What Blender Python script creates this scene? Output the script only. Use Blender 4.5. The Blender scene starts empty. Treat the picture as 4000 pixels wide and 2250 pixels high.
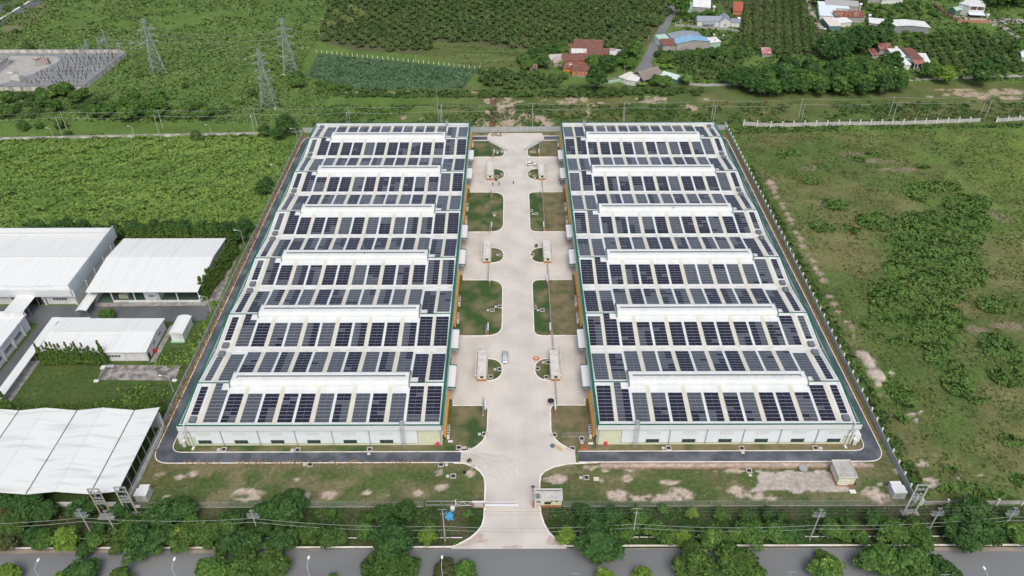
import bpy, bmesh, math, random
import numpy as np
from mathutils import Vector, Matrix
R = math.radians
SC = bpy.context.scene
COL = SC.collection

# ------------------------------------------------------------ camera, sky, sun, exposure
CAM_H = 165.0
F_PX, PITCH, YAW, ROLL = 2958.9, 0.65869, 0.001018, -0.0019278      # for a 4000 px wide frame
cp, sp = math.cos(PITCH), math.sin(PITCH)
FW = Vector((math.sin(YAW)*cp, math.cos(YAW)*cp, -sp))
RT = Vector((math.cos(YAW), -math.sin(YAW), 0))
UP = RT.cross(FW)
RT2 = math.cos(ROLL)*RT + math.sin(ROLL)*UP
UP2 = -math.sin(ROLL)*RT + math.cos(ROLL)*UP
cam_d = bpy.data.cameras.new('camera'); cam = bpy.data.objects.new('camera', cam_d); COL.objects.link(cam)
M3 = Matrix((RT2, UP2, -FW)).transposed()
cam.matrix_world = Matrix.Translation((0, 0, CAM_H)) @ M3.to_4x4()
cam_d.sensor_width = 36; cam_d.lens = F_PX*36/4000; cam_d.clip_start = 1; cam_d.clip_end = 9000
SC.camera = cam
SUN_EL, SUN_AZ = R(55), R(172)
w = bpy.data.worlds.new('World'); SC.world = w; w.use_nodes = True
nt = w.node_tree; bg = nt.nodes['Background']
sky = nt.nodes.new('ShaderNodeTexSky'); sky.sky_type = 'NISHITA'; sky.sun_disc = False
sky.sun_elevation = SUN_EL; sky.sun_rotation = SUN_AZ; sky.air_density = 1.0; sky.dust_density = 5.0; sky.ozone_density = 1.0
nt.links.new(sky.outputs[0], bg.inputs[0]); bg.inputs[1].default_value = 0.15
sl = bpy.data.lights.new('sun', 'SUN'); sl.energy = 1.15; sl.angle = R(28); sl.color = (1, 0.97, 0.89)
so = bpy.data.objects.new('sun', sl); COL.objects.link(so)
sd = Vector((math.sin(SUN_AZ)*math.cos(SUN_EL), math.cos(SUN_AZ)*math.cos(SUN_EL), math.sin(SUN_EL)))
so.rotation_euler = sd.to_track_quat('Z', 'Y').to_euler(); so.location = (0, 0, 300)
SC.view_settings.view_transform = 'Standard'; SC.view_settings.look = 'None'
SC.view_settings.exposure = 0.04; SC.view_settings.gamma = 1
SC.cycles.max_bounces = 4; SC.cycles.diffuse_bounces = 2; SC.cycles.transparent_max_bounces = 8

# ------------------------------------------------------------ surveying: a sight line from the photograph down to a height
TL = dict(t0=(0, 0), t1=(1000, 0), t2=(2000, 0), t3=(3000, 0), u0=(0, 560), u1=(1000, 450), u2=(2000, 450), u3=(3000, 560),
          v0=(0, 1120), v1=(1000, 1000), v2=(2000, 1000), v3=(3000, 1120), w0=(0, 1690), w1=(1000, 1690), w2=(2000, 1690), w3=(3000, 1690))
def G(u, v, z=0.0):
    d = FW + (u-2000)/F_PX*RT2 + (1125-v)/F_PX*UP2
    t = (z-CAM_H)/d.z
    return Vector((t*d.x, t*d.y, z))
def T(tile, a, b, z=0.0):
    o = TL[tile]; return G(o[0]+a/2.576, o[1]+b/2.576, z)

# ------------------------------------------------------------ materials
MATS = {}
def nodes_mat(name):
    m = bpy.data.materials.new(name); m.use_nodes = True
    return m, m.node_tree, m.node_tree.nodes['Principled BSDF']
def mat(name, c, rough=0.8, c2=None, scale=1.0, bump=0.0, bscale=None, spec=0.3, metal=0.0, detail=4, stretch=(1, 1, 1), lo=0.35, hi=0.65, ribs=None):
    """principled surface; colour wanders between c and c2 with noise; ribs=(axis, pitch, depth) adds sheet-metal ribs"""
    if name in MATS: return MATS[name]
    m, nt, p = nodes_mat(name)
    p.inputs['Roughness'].default_value = rough; p.inputs['Metallic'].default_value = metal
    p.inputs['Specular IOR Level'].default_value = spec
    p.inputs['Base Color'].default_value = (*c, 1)
    N, L = nt.nodes.new, nt.links.new
    geo = N('ShaderNodeNewGeometry'); mp = N('ShaderNodeMapping'); L(geo.outputs['Position'], mp.inputs[0]); mp.inputs['Scale'].default_value = stretch
    col = None
    if c2:
        n = N('ShaderNodeTexNoise'); n.inputs['Scale'].default_value = scale; n.inputs['Detail'].default_value = detail
        L(mp.outputs[0], n.inputs['Vector'])
        r = N('ShaderNodeMapRange'); r.inputs[1].default_value = lo; r.inputs[2].default_value = hi; L(n.outputs['Fac'], r.inputs[0])
        x = N('ShaderNodeMix'); x.data_type = 'RGBA'; x.inputs[6].default_value = (*c, 1); x.inputs[7].default_value = (*c2, 1)
        L(r.outputs[0], x.inputs[0]); col = x.outputs[2]; L(col, p.inputs['Base Color'])
    if bump:
        n2 = N('ShaderNodeTexNoise'); n2.inputs['Scale'].default_value = bscale or scale*4; n2.inputs['Detail'].default_value = 5
        L(mp.outputs[0], n2.inputs['Vector'])
        b = N('ShaderNodeBump'); b.inputs['Strength'].default_value = bump; b.inputs['Distance'].default_value = 0.15
        L(n2.outputs['Fac'], b.inputs['Height']); L(b.outputs[0], p.inputs['Normal'])
    if ribs:
        ax, pitch, dep = ribs
        wv = N('ShaderNodeTexWave'); wv.wave_type = 'BANDS'; wv.bands_direction = ax; wv.wave_profile = 'SIN'
        wv.inputs['Scale'].default_value = 0.314/pitch
        L(geo.outputs['Position'], wv.inputs['Vector'])
        b = N('ShaderNodeBump'); b.inputs['Strength'].default_value = 0.6; b.inputs['Distance'].default_value = dep
        L(wv.outputs['Fac'], b.inputs['Height']); L(b.outputs[0], p.inputs['Normal'])
    MATS[name] = m
    return m
def leaf_mat(name, dark, light, tip=None, tipf=0.12):
    if name in MATS: return MATS[name]
    m, nt, p = nodes_mat(name)
    N, L = nt.nodes.new, nt.links.new
    geo = N('ShaderNodeNewGeometry'); n = N('ShaderNodeTexNoise'); n.inputs['Scale'].default_value = 0.35; n.inputs['Detail'].default_value = 3
    L(geo.outputs['Position'], n.inputs['Vector'])
    a = N('ShaderNodeMath'); a.operation = 'MULTIPLY_ADD'; L(geo.outputs['Random Per Island'], a.inputs[0]); a.inputs[1].default_value = 0.55
    b = N('ShaderNodeMath'); b.operation = 'MULTIPLY_ADD'; L(n.outputs['Fac'], b.inputs[0]); b.inputs[1].default_value = 0.8; b.inputs[2].default_value = -0.55
    n3 = N('ShaderNodeTexNoise'); n3.inputs['Scale'].default_value = 0.045; n3.inputs['Detail'].default_value = 4; L(geo.outputs['Position'], n3.inputs['Vector'])
    b3 = N('ShaderNodeMath'); b3.operation = 'MULTIPLY_ADD'; L(n3.outputs['Fac'], b3.inputs[0]); b3.inputs[1].default_value = 0.8; L(b.outputs[0], b3.inputs[2]); b = b3
    L(b.outputs[0], a.inputs[2])
    r = N('ShaderNodeValToRGB'); r.color_ramp.elements[0].color = (*dark, 1); r.color_ramp.elements[1].color = (*light, 1)
    r.color_ramp.elements[0].position = 0.15; r.color_ramp.elements[1].position = 0.85
    if tip:
        e = r.color_ramp.elements.new(1-tipf); e.color = (*light, 1); r.color_ramp.elements[2].color = (*tip, 1); r.color_ramp.elements[2].position = 1.0
    L(a.outputs[0], r.inputs[0]); L(r.outputs[0], p.inputs['Base Color'])
    p.inputs['Roughness'].default_value = 0.7; p.inputs['Specular IOR Level'].default_value = 0.15
    MATS[name] = m
    return m
white = mat('white_sheet', (.735, .765, .75), .55, (.67, .71, .70), .35, stretch=(1, .25, 1), ribs=('X', .5, .05))
roofwhite = mat('old_roof_sheet', (.745, .77, .75), .6, (.64, .66, .64), .5, stretch=(1.2, .1, 1), ribs=('X', .5, .04), lo=.5, hi=.85, detail=7)
roofx = mat('stained_roof_sheet', (.74, .765, .745), .6, (.53, .54, .52), .5, stretch=(.12, 1.4, 1), detail=7, lo=.50, hi=.82, ribs=('Y', .5, .03))
wallwhite = mat('painted_wall', (.74, .76, .76), .7, (.60, .62, .61), .5, stretch=(1, 1, .3))
cladding = mat('wall_cladding', (.80, .87, .90), .5, (.75, .83, .86), .3)
fasciam = mat('fascia_sheet', (.74, .78, .79), .45, (.69, .735, .75), .2)
lime = mat('pale_green_paint', (.70, .73, .54), .7, (.64, .68, .50), .6)
green = mat('green_trim', (.018, .15, .095), .45, (.014, .11, .075), .5)
cream = mat('translucent_strip', (.66, .66, .56), .45, (.61, .605, .51), .25)
gutterm = mat('gutter_metal', (.74, .76, .74), .5, (.60, .61, .58), .4)
darkm = mat('dark_opening', (.025, .027, .03), .6)
ventgrey = mat('vent_grey', (.16, .19, .20), .5)
pv_dark = mat('solar_dark', (.014, .014, .027), .08, (.019, .018, .033), .5, spec=.8)
pv_grey = mat('solar_grey', (.075, .088, .104), .2, (.088, .102, .118), .4, spec=.7)
pv_rail = mat('solar_frame', (.34, .36, .38), .4)
orange = mat('orange_panel', (.80, .38, .045), .5, (.72, .33, .05), .4)
brick = mat('orange_brick', (.46, .18, .08), .8, (.36, .14, .07), 1.5)
redm = mat('red_paint', (.45, .03, .03), .5)
pinkm = mat('pink_cabinet', (.60, .06, .14), .5)
glass = mat('window_glass', (.04, .06, .06), .15, spec=.6)
greenfloor = mat('green_floor', (.10, .17, .13), .6, (.08, .14, .11), .3)
galv = mat('galvanised_steel', (.44, .47, .48), .45, (.36, .39, .40), 1.5, metal=.25)
lattice = mat('lattice_steel', (.36, .42, .42), .5, (.30, .35, .36), 1)
concpole = mat('pole_concrete', (.48, .47, .43), .8, (.38, .37, .34), 1)
conc = mat('pale_concrete', (.63, .595, .54), .85, (.50, .465, .42), .11, bump=.15, bscale=2, detail=8, lo=.38, hi=.72)
concgrey = mat('grey_concrete', (.38, .37, .34), .85, (.22, .22, .21), .5, detail=8)
concold = mat('stained_concrete', (.36, .34, .31), .85, (.13, .13, .125), .35, detail=8, lo=.4, hi=.6)
blockwall = mat('perimeter_panel', (.42, .45, .46), .8, (.33, .36, .37), .6)
kerbm = mat('kerb_concrete', (.84, .82, .78), .8, (.66, .60, .52), .4, lo=.45, hi=.7)
asph_new = mat('new_asphalt', (.070, .082, .102), .75, (.19, .205, .225), .16, detail=9, bump=.1, bscale=3, lo=.44, hi=.74)
asph_old = mat('old_asphalt', (.205, .215, .22), .8, (.165, .175, .18), .07, detail=8, stretch=(.25, 1, 1), bump=.08, bscale=3)
asph_yard = mat('yard_asphalt', (.10, .11, .118), .8, (.14, .15, .155), .1, detail=6)
brownsoil = mat('bare_soil', (.40, .32, .25), .95, (.28, .21, .14), .6, bump=.4)
pinksoil = mat('pink_soil', (.52, .42, .36), .95, (.40, .30, .24), .5, bump=.4)
lawn_m = mat('lawn_green', (.045, .092, .026), .95, (.20, .175, .095), .16, detail=9, bump=.5, bscale=3, lo=.42, hi=.68)
lawn_b = mat('lawn_brown', (.205, .17, .10), .95, (.095, .115, .045), .25, detail=9, bump=.5, bscale=3, lo=.42, hi=.66)
lawn_o = mat('old_lawn', (.055, .085, .025), .95, (.10, .12, .04), .12, detail=8, bump=.5, bscale=3)
bark = mat('bark', (.16, .13, .10), .9, (.10, .08, .06), 2)
rust = mat('rusty_sheet', (.22, .07, .045), .8, (.30, .20, .16), .8, stretch=(1, .3, 1), lo=.45, hi=.6)
maroon = mat('maroon_sheet', (.17, .075, .06), .7, (.24, .12, .09), .7)
redbrick = mat('red_brick_wall', (.60, .24, .11), .85, (.48, .18, .09), .8)
bluesheet = mat('blue_sheet', (.22, .42, .60), .5, (.28, .48, .64), .4)
greysheet = mat('grey_sheet', (.30, .34, .39), .5, (.26, .30, .35), .4)
mintsheet = mat('mint_sheet', (.42, .62, .52), .55, (.36, .55, .46), .4)
rawwall = mat('raw_render', (.42, .41, .39), .85, (.33, .32, .30), .4)
thatch = mat('thatch', (.28, .25, .23), .95, (.20, .18, .16), 1.5, bump=.5)
tilered = mat('tile_red', (.42, .13, .08), .8, (.34, .10, .06), 1)
insul = mat('brown_insulator', (.045, .035, .035), .4)
carwhite = mat('car_white', (.72, .74, .76), .25, spec=.6)
carsilver = mat('car_silver', (.50, .55, .62), .25, spec=.6, metal=.3)
rubber = mat('rubber', (.02, .02, .02), .8)
skin = mat('skin', (.36, .20, .13), .6)
clothdark = mat('dark_cloth', (.03, .035, .045), .9)
hosem = mat('orange_hose', (.62, .13, .045), .5)
tarp = mat('blue_tarp', (.08, .35, .62), .5)
plastic = mat('white_plastic', (.75, .76, .76), .4)
lampm = mat('lamp_cover', (.85, .86, .86), .3)
crop_l = leaf_mat('crop_leaf', (.060, .125, .062), (.105, .185, .095))
lf_dark = leaf_mat('leaf_dark', (0.025, 0.067, 0.020), (0.071, 0.151, 0.038), (0.159, 0.270, 0.055), .06)
lf_mid = leaf_mat('leaf_mid', (0.037, 0.090, 0.021), (0.115, 0.216, 0.046), (0.309, 0.402, 0.077), .12)
lf_brt = leaf_mat('leaf_bright', (0.069, 0.138, 0.025), (0.193, 0.304, 0.048), (0.331, 0.414, 0.083), .15)
lf_yel = leaf_mat('leaf_yellowish', (0.029, 0.073, 0.017), (0.094, 0.165, 0.035), (0.220, 0.286, 0.055), .16)
lf_orch = leaf_mat('leaf_orchard', (0.039, 0.081, 0.026), (0.119, 0.178, 0.054), (0.184, 0.227, 0.086), .1)
lf_row = leaf_mat('leaf_row', (0.096, 0.144, 0.043), (0.252, 0.300, 0.102), (0.324, 0.348, 0.132), .15)
lf_hedge = leaf_mat('leaf_hedge', (0.041, 0.086, 0.019), (0.103, 0.172, 0.033), (0.221, 0.276, 0.069), .12)
lf_vine = leaf_mat('leaf_vine', (0.092, 0.162, 0.039), (0.178, 0.281, 0.059), (0.270, 0.335, 0.081), .2)
lf_scrub = leaf_mat('leaf_scrub', (.040, .085, .026), (.095, .160, .042), (.16, .19, .065), .1)

# ------------------------------------------------------------ mesh helpers
class MB:
    def __init__(s): s.v = []; s.f = []; s.m = []; s.k = 0
    def mi(s, k): s.k = k; return s
    def face(s, pts):
        n = len(s.v); s.v += [tuple(p) for p in pts]; s.f.append(tuple(range(n, n+len(pts)))); s.m.append(s.k)
    def raw(s, vs, fs):
        n = len(s.v); s.v += [tuple(p) for p in vs]; s.f += [tuple(i+n for i in f) for f in fs]; s.m += [s.k]*len(fs)
    def box(s, x0, x1, y0, y1, z0, z1):
        s.raw([(x0, y0, z0), (x1, y0, z0), (x1, y1, z0), (x0, y1, z0), (x0, y0, z1), (x1, y0, z1), (x1, y1, z1), (x0, y1, z1)],
              [(0, 3, 2, 1), (4, 5, 6, 7), (0, 1, 5, 4), (1, 2, 6, 5), (2, 3, 7, 6), (3, 0, 4, 7)])
        return s
    def tube(s, p0, p1, r0, r1=None, n=6, cap=True):
        p0, p1 = Vector(p0), Vector(p1); r1 = r0 if r1 is None else r1
        d = (p1-p0).normalized(); a = d.orthogonal().normalized(); b = d.cross(a)
        vs = []
        for p, r in ((p0, r0), (p1, r1)):
            for i in range(n):
                t = 2*math.pi*i/n; vs.append(p+r*(math.cos(t)*a+math.sin(t)*b))
        fs = [(i, (i+1) % n, n+(i+1) % n, n+i) for i in range(n)]
        if cap: fs += [tuple(range(n-1, -1, -1)), tuple(range(n, 2*n))]
        s.raw(vs, fs); return s
    def bar(s, p0, p1, w, h=None):
        return s.tube(p0, p1, w/1.414, None, 4)
    def path(s, pts, r, n=5):
        for a, b in zip(pts[:-1], pts[1:]): s.tube(a, b, r, r, n)
        return s
    def sphere(s, c, r, nu=8, nv=5, sc=(1, 1, 1)):
        vs = [(c[0], c[1], c[2]+r*sc[2])]
        for j in range(1, nv):
            t = math.pi*j/nv
            for i in range(nu):
                a = 2*math.pi*i/nu
                vs.append((c[0]+r*sc[0]*math.sin(t)*math.cos(a), c[1]+r*sc[1]*math.sin(t)*math.sin(a), c[2]+r*sc[2]*math.cos(t)))
        vs.append((c[0], c[1], c[2]-r*sc[2])); L = len(vs)-1
        fs = [(0, 1+i, 1+(i+1) % nu) for i in range(nu)]
        for j in range(nv-2):
            for i in range(nu):
                a = 1+j*nu+i; b = 1+j*nu+(i+1) % nu
                fs.append((a, a+nu, b+nu, b))
        o = 1+(nv-2)*nu
        fs += [(o+i, L, o+(i+1) % nu) for i in range(nu)]
        s.raw(vs, fs); return s
    def extrude_x(s, prof, x0, x1, cap=True):
        """closed profile of (y, z) carried from x0 to x1"""
        n = len(prof)
        vs = [(x0, y, z) for y, z in prof]+[(x1, y, z) for y, z in prof]
        fs = [(i, (i+1) % n, n+(i+1) % n, n+i) for i in range(n)]
        if cap: fs += [tuple(range(n-1, -1, -1)), tuple(range(n, 2*n))]
        s.raw(vs, fs); return s
    def extrude_y(s, prof, y0, y1, cap=True):
        n = len(prof)
        vs = [(x, y0, z) for x, z in prof]+[(x, y1, z) for x, z in prof]
        fs = [(i, (i+1) % n, n+(i+1) % n, n+i) for i in range(n)]
        if cap: fs += [tuple(range(n-1, -1, -1)), tuple(range(n, 2*n))]
        s.raw(vs, fs); return s
    def extrude_z(s, prof, z0, z1):
        n = len(prof)
        vs = [(p[0], p[1], z0) for p in prof]+[(p[0], p[1], z1) for p in prof]
        s.raw(vs, [(i, (i+1) % n, n+(i+1) % n, n+i) for i in range(n)]+[tuple(range(n-1, -1, -1)), tuple(range(n, 2*n))]); return s
    def mesh(s, name, mats, smooth=False):
        me = bpy.data.meshes.new(name); me.from_pydata(s.v, [], s.f)
        for m in (mats if isinstance(mats, (list, tuple)) else [mats]): me.materials.append(m)
        if len(me.materials) > 1: me.polygons.foreach_set('material_index', s.m)
        if smooth: me.polygons.foreach_set('use_smooth', [True]*len(s.f))
        bm = bmesh.new(); bm.from_mesh(me); bmesh.ops.recalc_face_normals(bm, faces=bm.faces); bm.to_mesh(me); bm.free()
        return me
    def build(s, name, mats, parent=None, smooth=False):
        return link(name, s.mesh(name, mats, smooth), parent)
def link(name, me, parent=None, loc=(0, 0, 0), rz=0, sc=(1, 1, 1)):
    o = bpy.data.objects.new(name, me); COL.objects.link(o)
    o.location = loc; o.rotation_euler = (0, 0, rz); o.scale = sc
    if parent: o.parent = parent
    return o
def tag(o, label=None, cat=None, group=None, kind=None):
    if label: o['label'] = label
    if cat: o['category'] = cat
    if group: o['group'] = group
    if kind: o['kind'] = kind
    return o
def thing(name, label, cat, loc=(0, 0, 0), rz=0, group=None, sc=(1, 1, 1)):
    o = bpy.data.objects.new(name, None); COL.objects.link(o); o.empty_display_size = .5
    o.location = loc; o.rotation_euler = (0, 0, rz); o.scale = sc
    return tag(o, label, cat, group)
def struct(name, mb, mats): return tag(mb.build(name, mats), kind='structure')
def copy_tree(o, parent=None):
    c = o.copy(); COL.objects.link(c)
    if parent: c.parent = parent
    for ch in [x for x in CH.get(o.name, [])]:
        copy_tree(ch, c)
    return c
CH = {}
def index_children(root, all_objs=None):
    CH[root.name] = [x for x in root.children]
    for x in root.children: index_children(x)
def dup(root, loc, rz=0, label=None, group=None, sc=None):
    r = copy_tree(root); r.location = loc; r.rotation_euler = (0, 0, rz)
    if sc is not None: r.scale = sc
    if label: r['label'] = label
    if group: r['group'] = group
    return r
ONES = ['zeroth', 'first', 'second', 'third', 'fourth', 'fifth', 'sixth', 'seventh', 'eighth', 'ninth', 'tenth', 'eleventh', 'twelfth', 'thirteenth',
        'fourteenth', 'fifteenth', 'sixteenth', 'seventeenth', 'eighteenth', 'nineteenth', 'twentieth']
TENS = {2: 'twenty', 3: 'thirty', 4: 'forty', 5: 'fifty'}
def nth(i):
    if i <= 20: return ONES[i]
    if i % 10 == 0: return {3: 'thirtieth', 4: 'fortieth', 5: 'fiftieth'}[i//10]
    return TENS[i//10]+'-'+ONES[i % 10]
def arc(pts, r=3.0, n=6, closed=True):
    """rounds the corners of a polygon; a point may carry its own radius as third value"""
    out = []; N = len(pts)
    for i, p in enumerate(pts):
        rr = p[2] if len(p) > 2 else r
        P = Vector((p[0], p[1]))
        if not closed and i in (0, N-1): out.append(P); continue
        A = Vector(pts[i-1][:2])-P; B = Vector(pts[(i+1) % N][:2])-P
        if rr <= 0.01: out.append(P); continue
        la, lb = A.length, B.length; A.normalize(); B.normalize()
        rr = min(rr, la*.5, lb*.5)
        a, b = P+A*rr, P+B*rr
        for k in range(n+1):
            t = k/n; out.append((1-t)**2*a+2*t*(1-t)*P+t*t*b)
    return out
def sheet(name, pts, z, m, th=0.05):
    mb = MB(); mb.extrude_z([(p[0], p[1]) for p in pts], z-th, z)
    return struct(name, mb, m)
def ribbon(mb, pts, w, z0, z1, closed=False):
    P = [Vector((p[0], p[1])) for p in pts]; n = len(P); L = []; Rr = []
    for i in range(n):
        if closed: a, b = P[i-1], P[(i+1) % n]
        else: a, b = P[max(i-1, 0)], P[min(i+1, n-1)]
        d = (b-a).normalized(); nn = Vector((-d.y, d.x))
        L.append(P[i]+nn*w/2); Rr.append(P[i]-nn*w/2)
    vs = [];
    for i in range(n): vs += [(L[i].x, L[i].y, z0), (L[i].x, L[i].y, z1), (Rr[i].x, Rr[i].y, z1), (Rr[i].x, Rr[i].y, z0)]
    fs = []
    for i in range(n if closed else n-1):
        a = 4*i; b = 4*((i+1) % n)
        for k in range(3): fs.append((a+k, a+k+1, b+k+1, b+k))
    mb.raw(vs, fs)
def fast_mesh(name, V, nf, mats, midx=None):
    """mesh of nf separate quads whose corners are V (nf*4, 3)"""
    me = bpy.data.meshes.new(name)
    me.vertices.add(nf*4); me.vertices.foreach_set('co', np.asarray(V, np.float32).ravel())
    me.loops.add(nf*4); me.loops.foreach_set('vertex_index', np.arange(nf*4, dtype=np.int32))
    me.polygons.add(nf); me.polygons.foreach_set('loop_start', np.arange(0, nf*4, 4, dtype=np.int32))
    for m in (mats if isinstance(mats, (list, tuple)) else [mats]): me.materials.append(m)
    if midx is not None: me.polygons.foreach_set('material_index', midx)
    me.update(); me.validate()
    return me
def leaf_quads(C, Nn, size, rng, aspect=1.5):
    """quads centred at C facing Nn"""
    n = len(C); a = rng.normal(size=(n, 3)); a -= (a*Nn).sum(1, keepdims=True)*Nn
    a /= np.linalg.norm(a, axis=1, keepdims=True)+1e-9; b = np.cross(Nn, a)
    s = (np.asarray(size)*(.6+.8*rng.random(n)))[:, None]*.5
    A = a*s*aspect; B = b*s
    V = np.stack([C-A-B*.35, C-B*.9+A*.1, C+A+B*.2, C+B*.9-A*.1], 1)
    return V.reshape(-1, 3)
# smooth value noise over the plane
def vnoise(x, y, scale, seed=0):
    rs = np.random.RandomState(seed); g = rs.rand(256, 256)
    X = x/scale+1000; Y = y/scale+1000
    xi = np.floor(X).astype(int); yi = np.floor(Y).astype(int); fx = X-xi; fy = Y-yi
    fx = fx*fx*(3-2*fx); fy = fy*fy*(3-2*fy)
    a = g[xi % 256, yi % 256]; b = g[(xi+1) % 256, yi % 256]; c = g[xi % 256, (yi+1) % 256]; d = g[(xi+1) % 256, (yi+1) % 256]
    return (a*(1-fx)+b*fx)*(1-fy)+(c*(1-fx)+d*fx)*fy
def fnoise(x, y, scale, seed=0, oct=4):
    s = 0; t = 0; a = 1.0
    for k in range(oct):
        s = s+a*vnoise(x+k*17.3, y-k*9.1, scale/2**k, seed+k); t += a; a *= .55
    return s/t
def inpoly(x, y, P):
    c = np.zeros(np.shape(x), bool); n = len(P)
    for i in range(n):
        x0, y0 = P[i][0], P[i][1]; x1, y1 = P[i-1][0], P[i-1][1]
        if y0 == y1: continue
        k = ((y0 > y) != (y1 > y)) & (x < (x1-x0)*(y-y0)/(y1-y0)+x0); c ^= k
    return c
def ell(x, y, c, rx, ry, warp=0):
    d = ((x-c[0])/rx)**2+((y-c[1])/ry)**2
    return np.clip(1.25-d-warp, 0, 1)
def splat(tile, a, b, ra, rb=None):
    """ellipse on the ground from its centre and half sizes in the photograph"""
    rb = ra if rb is None else rb
    c = T(tile, a, b); e = T(tile, a+ra, b); f = T(tile, a, b-rb)
    return (c.x, c.y), abs(e.x-c.x)+.01, abs(f.y-c.y)+.01

# ============================================================ GROUND
def build_ground():
    xs = np.concatenate([[-4000, -2500, -1500, -900, -600], np.arange(-440, -112, 1.3), np.arange(-112, 112, .8), np.arange(112, 440, 1.3), [600, 900, 1500, 2500, 4000]])
    ys = np.concatenate([[-1500, -600, -200, 0, 60], np.arange(84, 145, .55), np.arange(145, 345, 1.0), np.arange(345, 620, 1.3), [700, 900, 1300, 2200, 4500, 7000]])
    X, Y = np.meshgrid(xs, ys); x = X.ravel(); y = Y.ravel(); n = len(x)
    wob = fnoise(x, y, 9, 3)-.5; wob2 = fnoise(x, y, 3, 13, 3)-.5
    def C(*c): return np.array(c, float)
    def mixc(col, c, a): return col*(1-a[:, None])+np.asarray(c)*a[:, None]
    g1 = fnoise(x, y, 30, 21)[:, None]; g2 = fnoise(x, y, 5, 22)[:, None]
    lush = C(.090, .160, .038)*(1-g1)+C(.130, .200, .052)*g1
    lush = lush*(.75+.5*g2)
    col = lush.copy()
    # dry zone right of the site
    right = np.clip((x-106)/3, 0, 1)*np.clip((y-118)/2, 0, 1)*np.clip((338-y)/6, 0, 1)
    dn = np.clip((fnoise(x, y, 26, 5, 5)-.48)*5, 0, 1)*np.clip(1.25-(x-190)/160*(x > 190), 0, 1)
    ol = C(.078, .118, .034)*(1-dn[:, None])+C(.135, .138, .060)*dn[:, None]
    br = (np.clip((x-150)/90, 0, 1)*np.clip((y-205)/60, 0, 1))[:, None]*.75
    ol = ol*(1-br)+C(.125, .185, .042)*br
    ol = ol*1.22*(.7+.6*g2); col = col*(1-right[:, None])+ol*right[:, None]
    for tr in ([('u3', 1000, 60), ('u3', 1250, 230), ('u3', 1650, 330), ('u3', 2100, 480), ('u3', 2576, 640)], [('u3', 1600, 250), ('u3', 2000, 215), ('u3', 2576, 215)], [('v3', 2250, 350), ('v3', 1980, 650), ('v3', 1700, 900), ('w3', 1500, 100)]):
        P_ = [T(*q) for q in tr]
        for a_, b_ in zip(P_[:-1], P_[1:]):
            dx, dy = b_.x-a_.x, b_.y-a_.y; L_ = math.hypot(dx, dy); t_ = ((x-a_.x)*dx+(y-a_.y)*dy)/L_**2; dd = abs((x-a_.x)*dy-(y-a_.y)*dx)/L_
            for off in (0, 2.2): col = mixc(col, (.155, .145, .07), np.clip(1-abs(dd-off)/1.0+wob2, 0, 1)*((t_ > -.02) & (t_ < 1.02))*.45)
    # belt behind the back wall
    belt = ((y > 337+np.clip(x, 0, 400)*.03) & (y < 395)).astype(float)*np.clip((x+60)/50, 0, 1)
    bl = C(.095, .140, .042)*(1-dn[:, None])+C(.150, .160, .062)*dn[:, None]
    col = col*(1-belt[:, None])+bl*(.75+.5*g2)*belt[:, None]
    # orchard soil
    orch = [(-129, 600), (-119, 463), (-95, 447), (-50, 438), (-46, 460), (0, 448), (80, 446), (112, 530), (120, 600)]
    a = inpoly(x, y, orch).astype(float); col = mixc(col, (.105, .10, .06), a*.8)
    rows = inpoly(x, y, [(150, 438), (196, 438), (210, 600), (140, 600)]).astype(float); col = mixc(col, (.13, .10, .07), rows*.8)
    # grass strip beside the crop field, crop field soil
    gs = [tuple(T('t1', a_, b_)[:2]) for a_, b_ in ((1660, 560), (1800, 430), (2576, 495), (3150, 520), (3100, 690), (2250, 690))]
    a = inpoly(x, y, gs).astype(float); gc = C(.115, .15, .05)*(.7+.6*vnoise(x*.15, y, 3.2, 8)[:, None]); col = col*(1-a[:, None])+gc*a[:, None]
    crop = [tuple(T('t1', a_, b_)[:2]) for a_, b_ in ((620, 530), (2240, 695), (2090, 890), (1160, 915), (960, 890), (500, 770))]
    a = inpoly(x, y, crop).astype(float); col = mixc(col, (.075, .12, .06), a)
    # verge of the far road
    vg = [tuple(T('t0', a_, b_)[:2]) for a_, b_ in ((420, -60), (700, -60), (560, 90), (230, 300), (40, 420), (0, 470), (0, 250))]
    a = inpoly(x+wob*14, y+wob*14, vg).astype(float); col = mixc(col, (.19, .17, .10), a*.75)
    # path along the orchard
    # front yard: mown grass with dry patches
    fy = inpoly(x, y, [(-99.5, 120.4), (104.5, 120.4), (104.5, 139.5), (-99.5, 139.5)]).astype(float)
    d2 = np.clip((fnoise(x, y, 7, 31, 5)-.46)*7, 0, 1)[:, None]; d3 = np.clip((fnoise(x*.6, y, 4, 35, 4)-.5)*6, 0, 1)[:, None]
    fc = C(.085, .125, .042)*(1-d2)+C(.185, .175, .095)*d2; fc = fc*(1-.6*d3)+C(.115, .125, .05)*.6*d3
    dry = np.clip((y-131.5)/3, 0, 1)[:, None]*(x < -6)[:, None]*.6
    fc = fc*(1-dry)+C(.20, .16, .10)*dry
    col = col*(1-fy[:, None])+fc*(.8+.4*g2)*fy[:, None]
    # strip outside the fence, beside the road
    fs = ((y < 120.4) & (y > 84)).astype(float)
    sc = C(.040, .072, .022)*(1-d2)+C(.085, .085, .045)*d2
    col = col*(1-fs[:, None])+sc*(.75+.5*g2)*fs[:, None]
    # verge between ring road and wall
    vr = ((x > -100.6) & (x < -96) & (y > 139) & (y < 334)).astype(float)+((x > 101.5) & (x < 104.6) & (y > 142) & (y < 334)).astype(float)
    col = mixc(col, (.21, .145, .07), np.clip(vr, 0, 1)*.9)
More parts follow.
